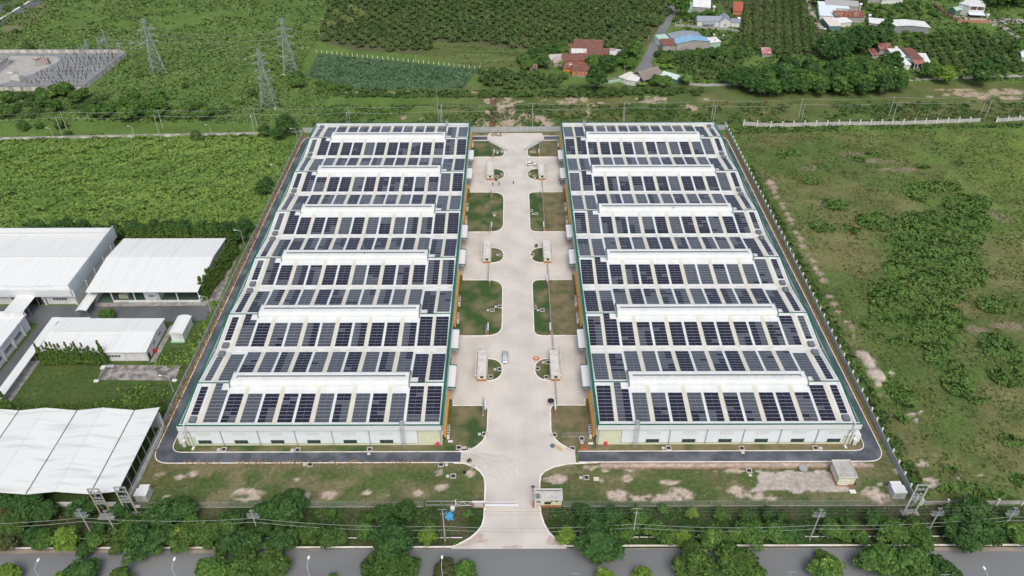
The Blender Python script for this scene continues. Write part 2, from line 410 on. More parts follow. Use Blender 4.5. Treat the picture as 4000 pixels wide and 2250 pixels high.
    # old factory lawns
    la = inpoly(x, y, [(-240, 120), (-101.5, 120), (-101.5, 201), (-240, 201)]).astype(float)
    lc = C(.070, .115, .034)*(1-d3*.5)+C(.10, .12, .04)*d3*.5; col = col*(1-la[:, None])+lc*(.8+.4*g2)*la[:, None]
    # bare soil, sandy patches, mounds
    z = np.zeros(n)
    soil = [('w0', 2480, 630, 150, 55), ('w1', 40, 640, 55, 60), ('w1', 410, 470, 30, 25), ('w1', 460, 640, 60, 45), ('w1', 740, 620, 85, 40),
        ('w1', 1110, 608, 48, 24), ('w1', 1320, 640, 32, 16), ('w1', 1630, 620, 52, 35), ('w1', 1860, 550, 58, 24), ('w1', 1840, 400, 30, 25), ('w1', 2160, 410, 35, 30), ('w0', 1810, 450, 50, 28), ('w0', 1940, 420, 30, 35),
        ('w0', 1665, 650, 35, 25), ('w0', 1615, 415, 35, 18),
        ('w2', 1080, 640, 130, 50), ('w2', 1440, 655, 300, 32), ('w2', 1640, 610, 150, 45), ('w2', 1160, 460, 60, 45), ('w2', 960, 475, 60, 35), ('w2', 1560, 500, 100, 22), ('w2', 430, 460, 100, 55),
        ('w2', 2280, 600, 120, 60), ('w2', 2450, 640, 160, 50), ('w2', 800, 350, 110, 22), ('w2', 940, 380, 70, 18), ('w2', 1170, 380, 50, 16), ('w2', 2200, 385, 130, 20), ('w3', 1010, 620, 150, 75), ('w3', 30, 665, 120, 30),
        ('w3', 1640, 505, 110, 55), ('w3', 1800, 520, 90, 35), ('w3', 1545, 310, 45, 32), ('w3', 1940, 458, 30, 16), ('w3', 2145, 425, 60, 25), ('w3', 1350, 905, 60, 30), ('w3', 1290, 385, 40, 30), ('w3', 1120, 520, 40, 20), ('w3', 1020, 330, 35, 20),
        ('t2', 140, 1170, 150, 45), ('t2', 30, 1200, 90, 30), ('t2', 340, 1240, 100, 28), ('t2', 600, 1010, 60, 45), ('t2', 520, 1035, 70, 16), ('t2', 720, 1000, 38, 38), ('t2', 790, 1060, 45, 14), ('t2', 770, 1140, 30, 45),
        ('t2', 1410, 1000, 120, 38), ('t2', 1170, 1045, 30, 14), ('t2', 1780, 1080, 70, 32), ('t2', 900, 1040, 30, 14), ('t2', 1930, 1000, 50, 10), ('t2', 320, 1020, 50, 16), ('t2', 75, 1022, 35, 7), ('t2', 90, 1265, 60, 12),
        ('t1', 2500, 1180, 125, 150), ('t1', 2545, 1120, 90, 90), ('t2', 40, 1190, 140, 60), ('t2', 200, 1180, 120, 40), ('t1', 2305, 1240, 85, 60), ('t1', 2350, 1010, 50, 40), ('t1', 2340, 1130, 40, 26), ('t1', 2450, 1090, 50, 40), ('t1', 2230, 1270, 50, 14), ('t1', 1485, 1175, 18, 26), ('t1', 1665, 1190, 30, 12),
        ('t3', 2050, 945, 260, 24), ('t3', 2400, 925, 220, 26), ('t3', 2430, 985, 80, 16), ('t3', 2180, 985, 60, 14), ('t3', 1900, 905, 180, 12), ('t3', 1640, 972, 60, 7),
        ('t0', 1320, 600, 35, 12), ('t0', 2360, 585, 60, 8), ('t0', 2500, 590, 90, 8), ('t0', 1960, 542, 40, 8), ('t0', 880, 943, 50, 9), ('t1', 470, 482, 40, 12), ('t1', 230, 565, 60, 9), ('t1', 660, 215, 14, 40), ('t0', 820, 1075, 40, 12), ('t0', 1810, 735, 50, 12),
        ('t1', 150, 1050, 130, 40), ('v3', 1130, 1095, 35, 12), ('v3', 1265, 1298, 30, 20), ('v3', 1205, 1098, 26, 10), ('v3', 2100, 440, 120, 35), ('v3', 2450, 400, 200, 30),
        ('u3', 1080, 180, 240, 22), ('u3', 460, 265, 110, 35), ('u3', 2330, 720, 70, 60), ('u3', 1540, 700, 55, 30), ('u3', 1300, 260, 160, 22), ('u3', 830, 110, 120, 20), ('u3', 500, 600, 60, 40)]
    for s in soil:
        c, rx, ry = splat(*s); k = np.where((abs(x-c[0]) < rx*1.8) & (abs(y-c[1]) < ry*1.8))[0]
        if len(k) == 0: continue
        a = np.clip(ell(x[k], y[k], c, rx, ry, warp=wob[k]*2.6+wob2[k]*3.0)*2.4, 0, 1)*np.clip((fnoise(x[k], y[k], 1.7, 66, 2)-.22)*4, 0, 1)
        cc = C(.50, .42, .35) if s[0] in ('w0', 'w1', 'w2', 'w3') else C(.42, .34, .26)
        if s[0] == 'u3' or (s[0] == 'v3' and s[2] > 380): cc = C(.22, .19, .13)
        if s[0] == 't1' and s[1] == 150: cc = C(.13, .11, .09)
        cc = cc*(.85+.3*vnoise(x[k], y[k], 1.5, 77)[:, None])
        col[k] = col[k]*(1-a[:, None])+cc*a[:, None]
    mounds = [('u3', 20, 400, 35, 24), ('u3', 45, 450, 38, 22), ('u3', 65, 495, 30, 20), ('u3', 90, 545, 32, 14), ('u3', 135, 608, 34, 16), ('u3', 150, 655, 34, 18), ('u3', 190, 715, 38, 24), ('u3', 215, 772, 40, 22), ('u3', 240, 820, 28, 10),
        ('u3', 275, 900, 32, 16), ('u3', 320, 962, 34, 24), ('u3', 345, 1036, 38, 22), ('u3', 400, 1122, 24, 8), ('u3', 440, 1185, 38, 22), ('u3', 468, 1252, 34, 22), ('u3', 515, 1310, 30, 30), ('u3', 558, 1385, 40, 24),
        ('v3', 610, 100, 32, 24), ('v3', 655, 182, 36, 22), ('v3', 700, 260, 36, 22), ('v3', 790, 355, 26, 26), ('v3', 835, 415, 26, 38), ('v3', 860, 500, 22, 22), ('v3', 950, 680, 60, 40), ('v3', 1020, 760, 65, 65), ('v3', 1090, 890, 85, 60), ('v3', 1100, 985, 32, 30),
        ('v3', 1240, 865, 40, 42), ('v3', 1435, 1295, 36, 20), ('v3', 1545, 1260, 20, 16), ('v3', 1500, 1348, 24, 20)]
    for s in mounds:
        c, rx, ry = splat(*s); k = np.where((abs(x-c[0]) < rx*1.8) & (abs(y-c[1]) < ry*1.8))[0]
        e = ell(x[k], y[k], c, rx, ry, warp=wob[k]*1.5+wob2[k]*1.0); a = np.clip(e*2, 0, 1)
        big = s[0] == 'v3' and s[1] > 900
        cc = (C(.50, .43, .37) if big else C(.34, .28, .22))*(.8+.4*vnoise(x[k], y[k], .9, 79)[:, None])
        col[k] = col[k]*(1-a[:, None])+cc*a[:, None]; z[k] += np.clip(e, 0, 1)*.9*(.6+.8*vnoise(x[k], y[k], 1.4, 90))
    # trench and spoil bank in front of the right warehouse
    tb = (x > 24.5) & (x < 96) & (y > 132.4) & (y < 134.7)
    k = np.where(tb)[0]; e = np.clip(1-abs(y[k]-133.8)/.9, 0, 1); z[k] += e*.5*(.6+.8*vnoise(x[k], y[k], 1.2, 4)); col[k] = C(.44, .36, .30)*(.75+.5*vnoise(x[k], y[k], .9, 6)[:, None])
    k2 = k[y[k] < 133.1]; z[k2] -= .25; col[k2] = C(.26, .18, .12)*(.8+.4*vnoise(x[k2], y[k2], 1, 6)[:, None])
    # concrete-dusted slab beside the pump house
    k = np.where(inpoly(x+wob2*2, y+wob2*2, [(66, 131.8), (86, 131.8), (90, 126), (88, 124.6), (63, 125.2), (66, 128)]))[0]
    col[k] = C(.44, .40, .36)*(.75+.5*fnoise(x[k], y[k], 2.5, 15)[:, None])
    # ditch behind the back wall
    dpts = [T('t1', 2385, 985), T('t1', 2390, 1120), T('t1', 2375, 1280)]
    for a_, b_ in zip(dpts[:-1], dpts[1:]):
        k = np.where((y < a_.y+.5) & (y > b_.y-.5) & (abs(x-a_.x) < 12))[0]
        t = (y[k]-a_.y)/(b_.y-a_.y); dx = abs(x[k]-(a_.x+(b_.x-a_.x)*t)); q = np.clip(1.2-dx/1.7, 0, 1)
        z[k] -= q*1.2; col[k] = mixc(col[k], (.17, .11, .075), np.clip(q*3, 0, 1))
    # eroded step in the land behind (a low bank facing the camera)
    bank_y = 383+np.clip(x-150, 0, 300)*.035
    free = (y > 340)
    step = np.clip((y-bank_y+wob*4)/2.2, 0, 1)*((x > -90) & (x < 420))*free
    near = np.clip(1-abs(y-bank_y-1+wob*4)/1.8, 0, 1)*((x > -90) & (x < 60))*free
    col = mixc(col, (.36, .27, .18), near*np.clip((fnoise(x, y, 10, 44)-.45)*6, 0, 1))
    # gentle lumps in the rough fields
    rough = ((y > 345) | ((x > 108) & (y > 122)) | ((x < -104) & (y > 246))).astype(float)
    z += rough*((fnoise(x, y, 7, 61)-.5)*.7)
    fade = np.clip((620-y)/40, 0, 1); z *= fade
    z = np.where((x < -220) & (y > 384) & (y < 445) & (x > -345), -.05, z)
    z = np.where(col[:, 0]*0+((x > 60) & (y > 380)), z*.3-.06, z)
    # site stays flat and a little low so that paving sheets lie above it
    z = np.where((x > -99) & (x < 103) & (y > 135) & (y < 336), -.05, z)
    nx, ny = len(xs), len(ys)
    V = np.stack([x, y, z], 1).astype(np.float32)
    ii = (np.arange(ny-1)[:, None]*nx+np.arange(nx-1)[None, :]).ravel()
    F = np.stack([ii, ii+1, ii+1+nx, ii+nx], 1).astype(np.int32)
    me = bpy.data.meshes.new('ground'); me.vertices.add(n); me.vertices.foreach_set('co', V.ravel())
    me.loops.add(F.size); me.loops.foreach_set('vertex_index', F.ravel()); me.polygons.add(len(F)); me.polygons.foreach_set('loop_start', np.arange(0, F.size, 4, dtype=np.int32))
    me.polygons.foreach_set('use_smooth', np.ones(len(F), bool))
    at = me.color_attributes.new('soil_and_grass', 'FLOAT_COLOR', 'POINT')
    at.data.foreach_set('color', np.concatenate([np.clip(col, 0, 1), np.ones((n, 1))], 1).astype(np.float32).ravel())
    me.update()
    m, nt, p = nodes_mat('ground_cover'); N, L = nt.nodes.new, nt.links.new
    at_ = N('ShaderNodeAttribute'); at_.attribute_name = 'soil_and_grass'
    geo = N('ShaderNodeNewGeometry'); n1 = N('ShaderNodeTexNoise'); n1.inputs['Scale'].default_value = .9; n1.inputs['Detail'].default_value = 6; n1.inputs['Roughness'].default_value = .7
    L(geo.outputs['Position'], n1.inputs['Vector'])
    mr = N('ShaderNodeMapRange'); mr.inputs[1].default_value = .3; mr.inputs[2].default_value = .7; mr.inputs[3].default_value = .62; mr.inputs[4].default_value = 1.38; L(n1.outputs['Fac'], mr.inputs[0])
    vm = N('ShaderNodeVectorMath'); vm.operation = 'SCALE'; L(at_.outputs['Color'], vm.inputs[0]); L(mr.outputs[0], vm.inputs['Scale']); L(vm.outputs[0], p.inputs['Base Color'])
    b = N('ShaderNodeBump'); b.inputs['Strength'].default_value = .7; b.inputs['Distance'].default_value = .35; L(n1.outputs['Fac'], b.inputs['Height']); L(b.outputs[0], p.inputs['Normal'])
    p.inputs['Roughness'].default_value = .95; p.inputs['Specular IOR Level'].default_value = .1
    me.materials.append(m)
    return tag(link('ground', me), kind='structure')
build_ground()

# ------------------------------------------------------------ roads and paving
def mirror(P): return [(4.34-p[0],)+tuple(p[1:]) for p in P]
sheet('front_road', [(-600, 84), (600, 84), (600, 108.3), (-600, 108.3)], .04, asph_old, .3)
mb = MB()
ribbon(mb, [(-600, 108.55), (-14.6, 108.75)], .4, 0, .2); ribbon(mb, [(13.4, 108.95), (600, 108.55)], .4, 0, .2)
flL = [(-14.8, 108.8), (-12.5, 109.9), (-10.4, 111.3), (-8.8, 112.9), (-7.6, 114.8), (-7.15, 117), (-7.1, 120.1), (-7.1, 127.4), (-7.5, 130), (-8.5, 131.8), (-10.1, 133.3), (-12.9, 134.7), (-16, 134.9)]
flR = [(13.4, 109.0), (11.2, 110.5), (9.3, 112.7), (8.1, 115.4), (7.4, 118.2), (7.3, 120), (7.4, 127.5), (7.7, 130.3), (8.9, 131.9), (11.4, 133.4), (15.3, 134.4), (23.5, 134.9)]
ribbon(mb, flL, .38, 0, .2); ribbon(mb, flR, .38, 0, .2)
struct('road_kerb', mb, kerbm)
drive = flL+[(-16, 134.9), (-14.1, 135), (-14.1, 138.9), (-14.1, 141), (18, 141), (17.6, 138.9), (17.6, 135)]+flR[::-1]+[(13.4, 108.2), (-14.8, 108.2)]
drive = flL+[(-14.1, 134.9), (-14.1, 140.9), (17.6, 140.9), (17.6, 134.9)]+flR[::-1]+[(13.4, 108.2), (-14.8, 108.2)]
sheet('entrance_drive', drive, .06, conc, .2)
sheet('central_yard', [(-19.1, 140.9), (23.4, 140.9), (23.4, 336), (-19.1, 336)], .06, conc, .1)
# muddy stains where the drive meets the road, expansion joints
mb = MB()
for y in [146+10.4*i for i in range(18)]: mb.box(-3.0, 7.3, y, y+.05, .06, .064)
mb.box(-3.1, -3.02, 141, 331, .06, .065); mb.box(7.3, 7.38, 141, 331, .06, .065); mb.box(2.1, 2.15, 110, 331, .06, .065)
for y in (121, 115, 127, 133): mb.box(-6.9, 7.2, y, y+.05, .06, .064)
struct('paving_joint', mb, mat('joint', (.50, .475, .44), .9))
def stain(name, P, m, z=.068):
    return sheet(name, arc(P, 1.0, 4), z, m, .004)
mud = mat('mud_stain', (.42, .35, .29), .9, (.56, .50, .45), .8, lo=.3, hi=.7)
stain('mud_stain', [(-14, 109.2), (-8.3, 113), (-6.6, 112), (-7.6, 110.9), (-5.6, 110.9), (-6.2, 109.9), (-9, 109.8), (-11, 108.9)], mud)
stain('mud_stain', [(13, 109.1), (9.6, 112.4), (9.0, 111.4), (8.2, 109.3)], mud)
stain('mud_stain', [(-3, 108.4), (-1.8, 109.2), (-.4, 108.8), (.9, 109.5), (2.6, 108.7), (2.4, 108.2)], mud)
stain('sand_stain', [tuple(T('w2', a, b)[:2]) for a, b in ((430, 115), (500, 150), (520, 180), (480, 190), (440, 160), (415, 130))], mat('sand_stain', (.55, .40, .24), .9))
stain('cement_stain', [tuple(T('w2', a, b)[:2]) for a, b in ((375, 130), (400, 108), (430, 115), (432, 150), (395, 158))], mat('cement_stain', (.12, .15, .19), .9), .072)
dirt = mat('road_dirt', (.34, .29, .23), .95, (.20, .205, .21), .35, stretch=(.3, 1.6, 1), detail=8, lo=.42, hi=.6)
for x0_, x1_, y0_ in ((-240, -62, 107.1), (-60, -14, 107.9), (14, 90, 107.8), (92, 240, 106.9)):
    P = [(x0_, 108.3), (x1_, 108.3)]+[(x1_-(x1_-x0_)*i/40, y0_+.5*vnoise(np.array([i*3.1+x0_]), np.array([0.]), 4, 8)[0]) for i in range(41)]
    sheet('road_dirt', P, .046, dirt, .005)
mb = MB()
for k in range(26):
    x = -170+k*13.3; ribbon(mb, [(x, 97.6+.02*k), (x+13.2, 97.6+.02*k)], .05, .04, .045)
for x in (-128, -73.5, -31, 44.5, 52, 83, 117, 146): ribbon(mb, [(x, 84), (x+.4, 95), (x-.2, 108)], .06, .04, .046)
struct('road_joint', mb, mat('joint_dark', (.10, .11, .12), .9))
# curved tyre marks from the left ring road into the drive
mb = MB(); rr = random.Random(4)
for k in range(13):
    y0 = 135.4+k*.24; P = []; bend = 4.5+k*.42
    for i in range(12):
        t = i/11; P.append((-14+t*bend*1.9, y0-.9*t*t*(6-.3*k)-(0 if t < .6 else (t-.6)*5)))
    for i in range(11):
        if rr.random() < .75: ribbon(mb, P[i:i+2], .07+.05*rr.random(), .066, .068)
for k in range(4):
    P = [(-.6+k*.5+math.sin(i*.3)*.15, 135-i*1.2) for i in range(12)]
    for i in range(11):
        if rr.random() < .3: ribbon(mb, P[i:i+2], .06, .066, .068)
struct('tyre_marks', mb, mat('tyre_mark', (.38, .35, .32), .9))
# ring roads of new asphalt
def ringroad(mir):
    o = arc([(-14.1, 135.0, 0), (-99.1, 135.0, 5), (-99.1, 332.6, 7), (-11.3, 332.0, 0), (-11.3, 327.9, 0), (-95.6, 328.4, 3), (-95.0, 138.8, 3.2), (-14.1, 138.8, 0)], 3)
    if mir: o = [(4.34-p[0]-.6*(p[0] < -50), p[1]) for p in o]; o = [(min(x, 103.2) if x > 50 else x, y) for x, y in o]
    return [tuple(p) for p in o]
for mi_ in (False, True):
    P = ringroad(mi_); sheet('ring_road', P, .05, asph_new, .1)
    mb = MB()
    n = len(P); outer = [p for p in P[:n//2+1]]; inner = P[n//2+1:]
    i1 = [i for i, p in enumerate(P) if abs(abs(p[0]-2.17)-13.47) < .8 and p[1] > 320]
    k = i1[0] if i1 else n//2
    ribbon(mb, P[:k+1], .22, 0, .17); ribbon(mb, P[k+1:], .22, 0, .17)
    struct('ring_road_kerb', mb, kerbm)
# grass verge at the foot of each warehouse
sheet('grass_verge', arc([(-94.7, 139.0, 3), (-14.6, 139.0, 0), (-14.6, 141.3, 0), (-92, 141.3, 0), (-92, 327.9, 0), (-94.7, 327.9, 0)], 1), .09, lawn_m, .1)
sheet('grass_verge', arc([(98.7, 139.0, 3), (17.9, 139.0, 0), (17.9, 141.3, 0), (96.2, 141.3, 0), (96.2, 327.9, 0), (98.7, 327.9, 0)], 1), .09, lawn_b, .1)
# lawns of the yard
PER = 61.75
def lawn(P, m, kerb=None, name='lawn'):
    sheet(name, P, .11, m, .1)
    if kerb:
        mb = MB(); ribbon(mb, kerb, .32, 0, .19); struct('lawn_kerb', mb, kerbm)
def front_lawn(P): return P
L1 = [(-14.6, 138.95), (-12.2, 139.0), (-9.9, 140.6), (-8.1, 142.7), (-7.2, 145.3), (-7.0, 147), (-7.0, 154.6), (-7.6, 155.9), (-8.6, 156.2)]
lawn(L1+[(-17.5, 156.2), (-17.5, 158.8), (-19.1, 158.8), (-19.1, 138.95)], lawn_m, L1+[(-17.5, 156.2), (-17.5, 158.8)])
R1 = [(17.7, 139.0), (16.0, 139.6), (13.7, 141.5), (12.3, 143.1), (11.5, 144.8), (11.2, 146.5), (11.4, 154.7), (12.0, 156.1), (13.2, 156.3)]
lawn(R1+[(21.9, 156.2), (21.9, 158.8), (23.4, 158.8), (23.4, 138.95)], lawn_b, R1+[(21.9, 156.2), (21.9, 158.8)])
for j in range(2):
    y0, y1 = 187.4+PER*j, 217.8+PER*j-(.0)
    A = arc([(-17.5, y0, 0), (-3.1, y0, 5.5), (-3.1, y1, 5.5), (-17.5, y1, 0)], 3)
    A = [tuple(p) for p in A]
    body = A+[(-17.5, y1+3), (-19.1, y1+3), (-19.1, y0)]
    lawn(body, lawn_m, A+[(-17.5, y1+3)])
    B = [(4.34-p[0], p[1]) for p in A]
    strip = [p for p in B if p[0] < 13.2]+[(13.1, y1), (13.1, y0)]
    strip = [tuple(p) for p in arc([(13.1, y0, 0), (7.44, y0, 5), (7.44, y1, 5), (13.1, y1, 0)], 3)]
    lawn(strip, lawn_m, strip)
    lawn([(13.35, y0), (13.35, y1), (21.8, y1), (21.8, y1+3), (23.4, y1+3), (23.4, y0)], lawn_b, [(13.35, y0), (21.8, y0)])
    mb = MB(); ribbon(mb, [(13.35, y1), (21.8, y1), (21.8, y1+3)], .26, 0, .19); struct('lawn_kerb', mb, kerbm)
A = [tuple(p) for p in arc([(-17.5, 311.1, 0), (-3.2, 311.1, 5.5), (-3.2, 318, .5), (-10, 327.4, .5), (-19.1, 327.4, 0)], 3)]
lawn([(-19.1, 311.1)]+A, lawn_m, A)
B = [(4.34-p[0], p[1]) for p in A]
sb = [tuple(p) for p in arc([(13.1, 311.1, 0), (7.54, 311.1, 5), (7.54, 318, .5), (13.1, 326.2, 0)], 3)]
lawn(sb, lawn_m, sb[:-1]); lawn([(13.35, 311.1), (13.35, 326.4), (14.3, 327.4), (23.4, 327.4), (23.4, 311.1)], lawn_b, [(13.35, 311.1), (21.8, 311.1)])
for P in ([(-19.1, 332.9), (-11.2, 332.9), (-10.4, 336), (-19.1, 336)], [(23.4, 332.9), (15.5, 332.9), (14.6, 336), (23.4, 336)]): lawn(P, lawn_b)
lawn([(-10.4, 335.4), (14.6, 335.4), (14.6, 336.4), (-10.4, 336.4)], lawn_b)
for P in ([(-19.1, 328.2), (-11.3, 328.2), (-11.3, 331.9), (-19.1, 331.9)], [(23.4, 328.2), (15.7, 328.2), (15.7, 331.9), (23.4, 331.9)]): sheet('ring_road', P, .09, asph_new, .1)
for j in range(3):
    y0 = 166.6+PER*j
    I = [(-7.5, y0)]+[(-7.5+4.7*math.sin(t)**.8, y0+4.9-4.9*math.cos(t)) for t in [math.pi*i/14 for i in range(1, 14)]]+[(-7.5, y0+9.8)]
    lawn(I, lawn_m, I); J = [(4.34-p[0], p[1]) for p in I]; lawn(J, lawn_m, J)
# drainage channel and kerb by the front road
mb = MB(); mb.box(-240, -12.4, 111.3, 111.5, 0, .12); mb.box(14, 240, 111.3, 111.5, 0, .12); struct('drain_wall', mb, kerbm)
mb = MB(); mb.box(-240, -12.6, 111.5, 112.0, -.02, .035); mb.box(14, 240, 111.5, 112.0, -.02, .035); mb.box(-17.5, -17.2, 108.9, 111.3, -.02, .035); struct('drain_channel', mb, darkm)
# far lanes
mb = MB(); ribbon(mb, [T('t2', a, b) for a, b in ((1650, 30), (1610, 110), (1560, 215), (1500, 330), (1410, 510), (1340, 640), (1290, 715), (1240, 790))], 5.6, 0, .12); struct('country_lane', mb, asph_old)
mb = MB(); ribbon(mb, [T('t2', a, b) for a, b in ((1370, 640), (1410, 720), (1440, 760))], 4.5, 0, .10); struct('country_lane', mb, asph_old)
mb = MB(); ribbon(mb, [T('t3', a, b) for a, b in ((1150, 830), (1330, 807), (1600, 798), (1900, 785), (2200, 775), (2700, 760))], 3.0, 0, .14); ribbon(mb, [T('t2', a, b) for a, b in ((1780, 848), (1950, 858), (2200, 850), (2500, 850))], 3.2, 0, .14); struct('field_path', mb, mat('gravel_path', (.40, .39, .36), .9, (.30, .29, .26), .6))
mb = MB(); ribbon(mb, [T('t3', a, b) for a, b in ((385, -40), (420, 40), (435, 110), (470, 190), (520, 270))], 3.5, 0, .13); ribbon(mb, [T('t3', a, b) for a, b in ((2290, 205), (2350, 255), (2420, 310), (2500, 370), (2640, 460))], 4, 0, .14)
struct('field_path', mb, mat('earth_path', (.30, .26, .20), .9, (.38, .36, .32), .5))
sheet('gravel_yard', [tuple(T('t3', a, b)[:2]) for a, b in ((2220, 200), (2380, 180), (2650, 200), (2650, 240), (2400, 240), (2260, 262))], .12, mat('gravel_yard', (.42, .39, .35), .9, (.32, .31, .29), .4), .2)
# far dual carriageway in the corner
a0, a1, b0, b1 = T('t0', -200, 300), T('t0', 440, -30), T('t0', -200, 175), T('t0', 320, -60)
mb = MB(); ribbon(mb, [T('t0', -500, 470), T('t0', 0, 225), T('t0', 380, 0), T('t0', 640, -160)], 11, 0, .12); ribbon(mb, [T('t0', -500, 330), T('t0', 0, 95), T('t0', 240, -40), T('t0', 500, -190)], 12, 0, .12); struct('far_road', mb, asph_yard)
mb = MB(); ribbon(mb, [T('t0', -500, 420), T('t0', 0, 195), T('t0', 330, -5), T('t0', 590, -160)], 1.6, 0, .3); struct('road_kerb', mb, kerbm)
# old factory yard
sheet('factory_road', [(-250, 193.5), (-116.5, 195.0), (-108, 195.2), (-103.2, 196), (-102.6, 203.9), (-250, 203.9)], .05, asph_yard, .1)
sheet('factory_road', [(-160.2, 150), (-153, 150), (-153, 195), (-158.5, 195)], .045, asph_yard, .1)
sheet('pavement', [(-144.3, 203.2), (-105.4, 203.6), (-105.4, 206.2), (-144.3, 206.2)], .14, concgrey, .2)
sheet('pavement', [(-107.9, 240.5), (-103.4, 240.5), (-102.2, 214.3), (-102.0, 206), (-105.6, 206)], .10, concold, .2)
sheet('concrete_slab', [(-128.5, 174.0), (-104.0, 173.7), (-103.6, 167.1), (-127.5, 167.4)], .12, concold, .2)
sheet('pavement', [(-114.3, 175.4), (-112.6, 175.4), (-112.6, 193), (-114.3, 193)], .08, concgrey, .1)
sheet('pavement', [(-152.9, 158), (-149.4, 158), (-149.4, 176), (-152.9, 176)], .08, concgrey, .1)

# ============================================================ THE TWO SOLAR WAREHOUSES
W_, D_, NS = 71.9, 186.75, 6
SP = D_/NS; ZV, ZR, ZP = 7.75, 9.35, 9.3
def roof_z(y):
    k = y/SP; f = k-math.floor(k) if y < D_ else 1
    return ZV+(ZR-ZV)*(1-abs(2*f-1))
def warehouse(x0, s, label, seed):
    """built outward from the yard: d = distance from the yard wall"""
    rnd = random.Random(seed)
    Y0 = 141.05
    root = thing('warehouse', label, 'warehouse', (x0, Y0, 0))
    def X(d): return s*d
    def bx(mb, d0, d1, y0, y1, z0, z1): a, b = sorted((X(d0), X(d1))); mb.box(a, b, y0, y1, z0, z1)
    # walls
    mb = MB(); bx(mb, .25, W_-.25, .15, D_-.15, 0, 7.3); mb.build('wall', lime, root)
    mb = MB(); k = 0
    # front cladding panels between downpipes (pale blue sheet on the green wall)
    pd = [20.35+10.24*i for i in range(5)]       # downpipes, distance from the yard corner
    edges = [7.0]+pd+[W_-2.9]
    for a, b in zip(edges[:-1], edges[1:]): bx(mb, a+.06, b-.06, .06, .15, 1.05, 7.25)
    bx(mb, W_-2.9, W_-.6, .06, .15, 3.45, 7.25)
    mb.build('wall_cladding', cladding, root)
    mb = MB(); bx(mb, 6.94, 7.06, .02, .16, 1.0, 7.2); bx(mb, 7.06, W_-2.9, .02, .16, .98, 1.06); bx(mb, W_-2.95, W_-2.85, .02, .16, 1.0, 3.5); bx(mb, W_-2.9, W_-.6, .02, .16, 3.4, 3.5)
    mb.build('wall_trim', mat('grey_green_trim', (.22, .30, .27), .6), root)
    # windows: high translucent and low louvred
    for i in range(6):
        c = 15.8+10.13*i
        wn = MB(); bx(wn, c-1.85, c+1.85, -.03, .1, 1.1, 2.4); wf = wn.build('louvre_window', mat('window_green', (.03, .10, .07), .5), root)
        gl = MB(); bx(gl, c-1.73, c+1.73, -.06, .0, 1.2, 2.3); g_ = gl.build('pane', glass, wf)
        for q in range(3):
            sl_ = MB(); bx(sl_, c-1.75+1.17*(q+1)-.03-.03, c-1.75+1.17*(q+1), -.08, -.05, 1.2, 2.3)
            sl_.build('louvre', mat('louvre_grey', (.12, .15, .15), .5), wf)
        wn = MB(); bx(wn, c-1.8, c+1.8, .0, .1, 4.45, 5.45); wf = wn.build('high_window', mat('thin_frame', (.45, .47, .46), .5), root)
        gl = MB()
        for q in range(3): bx(gl, c-1.72+q*1.17, c-1.72+q*1.17+1.1, -.03, .05, 4.53, 5.37)
        gl.build('pane', mat('translucent_pane', (.74, .78, .78), .35), wf)
    for d in [.6]+pd+[W_-1.0]:
        mb = MB(); mb.tube((X(d), -.12, 0), (X(d), -.12, 7.4), .11, None, 8); mb.build('downpipe', galv, root)
    # big white corner downpipe in front of the fascia
    mb = MB(); d = W_-1.9; mb.tube((X(d), -1.0, 9.4), (X(d), -1.0, 6.6), .19, None, 8).tube((X(d), -1.0, 6.6), (X(d-.1), -.3, 6.0), .19, None, 8).tube((X(d-.1), -.3, 6.0), (X(d-.1), -.3, .3), .17, None, 8)
    mb.tube((X(d), .3, 9.5), (X(d), -1.1, 9.5), .2, None, 8).box(X(d-.1)-.35, X(d-.1)+.35, -1.5, -.1, 0, .12)
    mb.build('corner_downpipe', gutterm, root)
    # fascia boards, front and back, and side parapets
    mb = MB(); bx(mb, -.02, W_+.5, -.75, -.05, 7.15, ZP-.12); mb.build('front_fascia', fasciam, root)
    mb = MB(); bx(mb, -.02, W_+.2, D_-.2, D_+.1, 6.8, ZP-.1); mb.build('back_parapet', fasciam, root)
    mb = MB(); bx(mb, -.25, .12, -.05, D_-.2, 4.4, ZP-.12); mb.build('yard_fascia', mat('streaked_sheet', (.62, .66, .66), .6, (.44, .46, .44), .4, stretch=(1, 1.6, .2)), root)
    mb = MB(); bx(mb, W_-.1, W_+.15, -.05, D_-.2, 6.0, ZP-.12); mb.build('outer_parapet', mat('parapet_sheet', (.70, .76, .72), .6), root)
    mb = MB()
    bx(mb, -.35, W_+.6, -.85, -.52, ZP-.14, ZP+.06); bx(mb, -.35, .45, -.52, D_-.3, ZP-.13, ZP+.05); bx(mb, W_-.15, W_+.35, -.52, D_-.3, ZP-.13, ZP+.05); bx(mb, -.35, W_+.35, D_-.3, D_+.15, ZP-.14, ZP+.04)
    a, b = sorted((X(W_+.42), X(W_+.56))); mb.box(a, b, -.88, -.7, 7.1, ZP-.14)
    a, b = sorted((X(-.1), X(.06))); mb.box(a, b, -.88, -.7, 7.1, ZP-.14)
    mb.build('parapet_cap', green, root)
    # inner green flashing that follows roof slopes at the outer parapet
    mb = MB()
    for i in range(NS):
        for (ya, yb) in ((i*SP+.3, i*SP+SP/2), (i*SP+SP/2, (i+1)*SP-.3)):
            za, zb = roof_z(ya)+.12, roof_z(yb)+.12
            p = [(X(W_-.35), ya, za), (X(W_-.35), yb, zb), (X(W_-.12), yb, zb+.02), (X(W_-.12), ya, za+.02)]
            q = [(a_, b_, c_-.12) for a_, b_, c_ in p]
            mb.raw(q+p, [(0, 1, 2, 3), (4, 5, 6, 7), (0, 1, 5, 4), (1, 2, 6, 5), (2, 3, 7, 6), (3, 0, 4, 7)])
    mb.build('flashing', green, root)
    # roof sheets
    mb = MB()
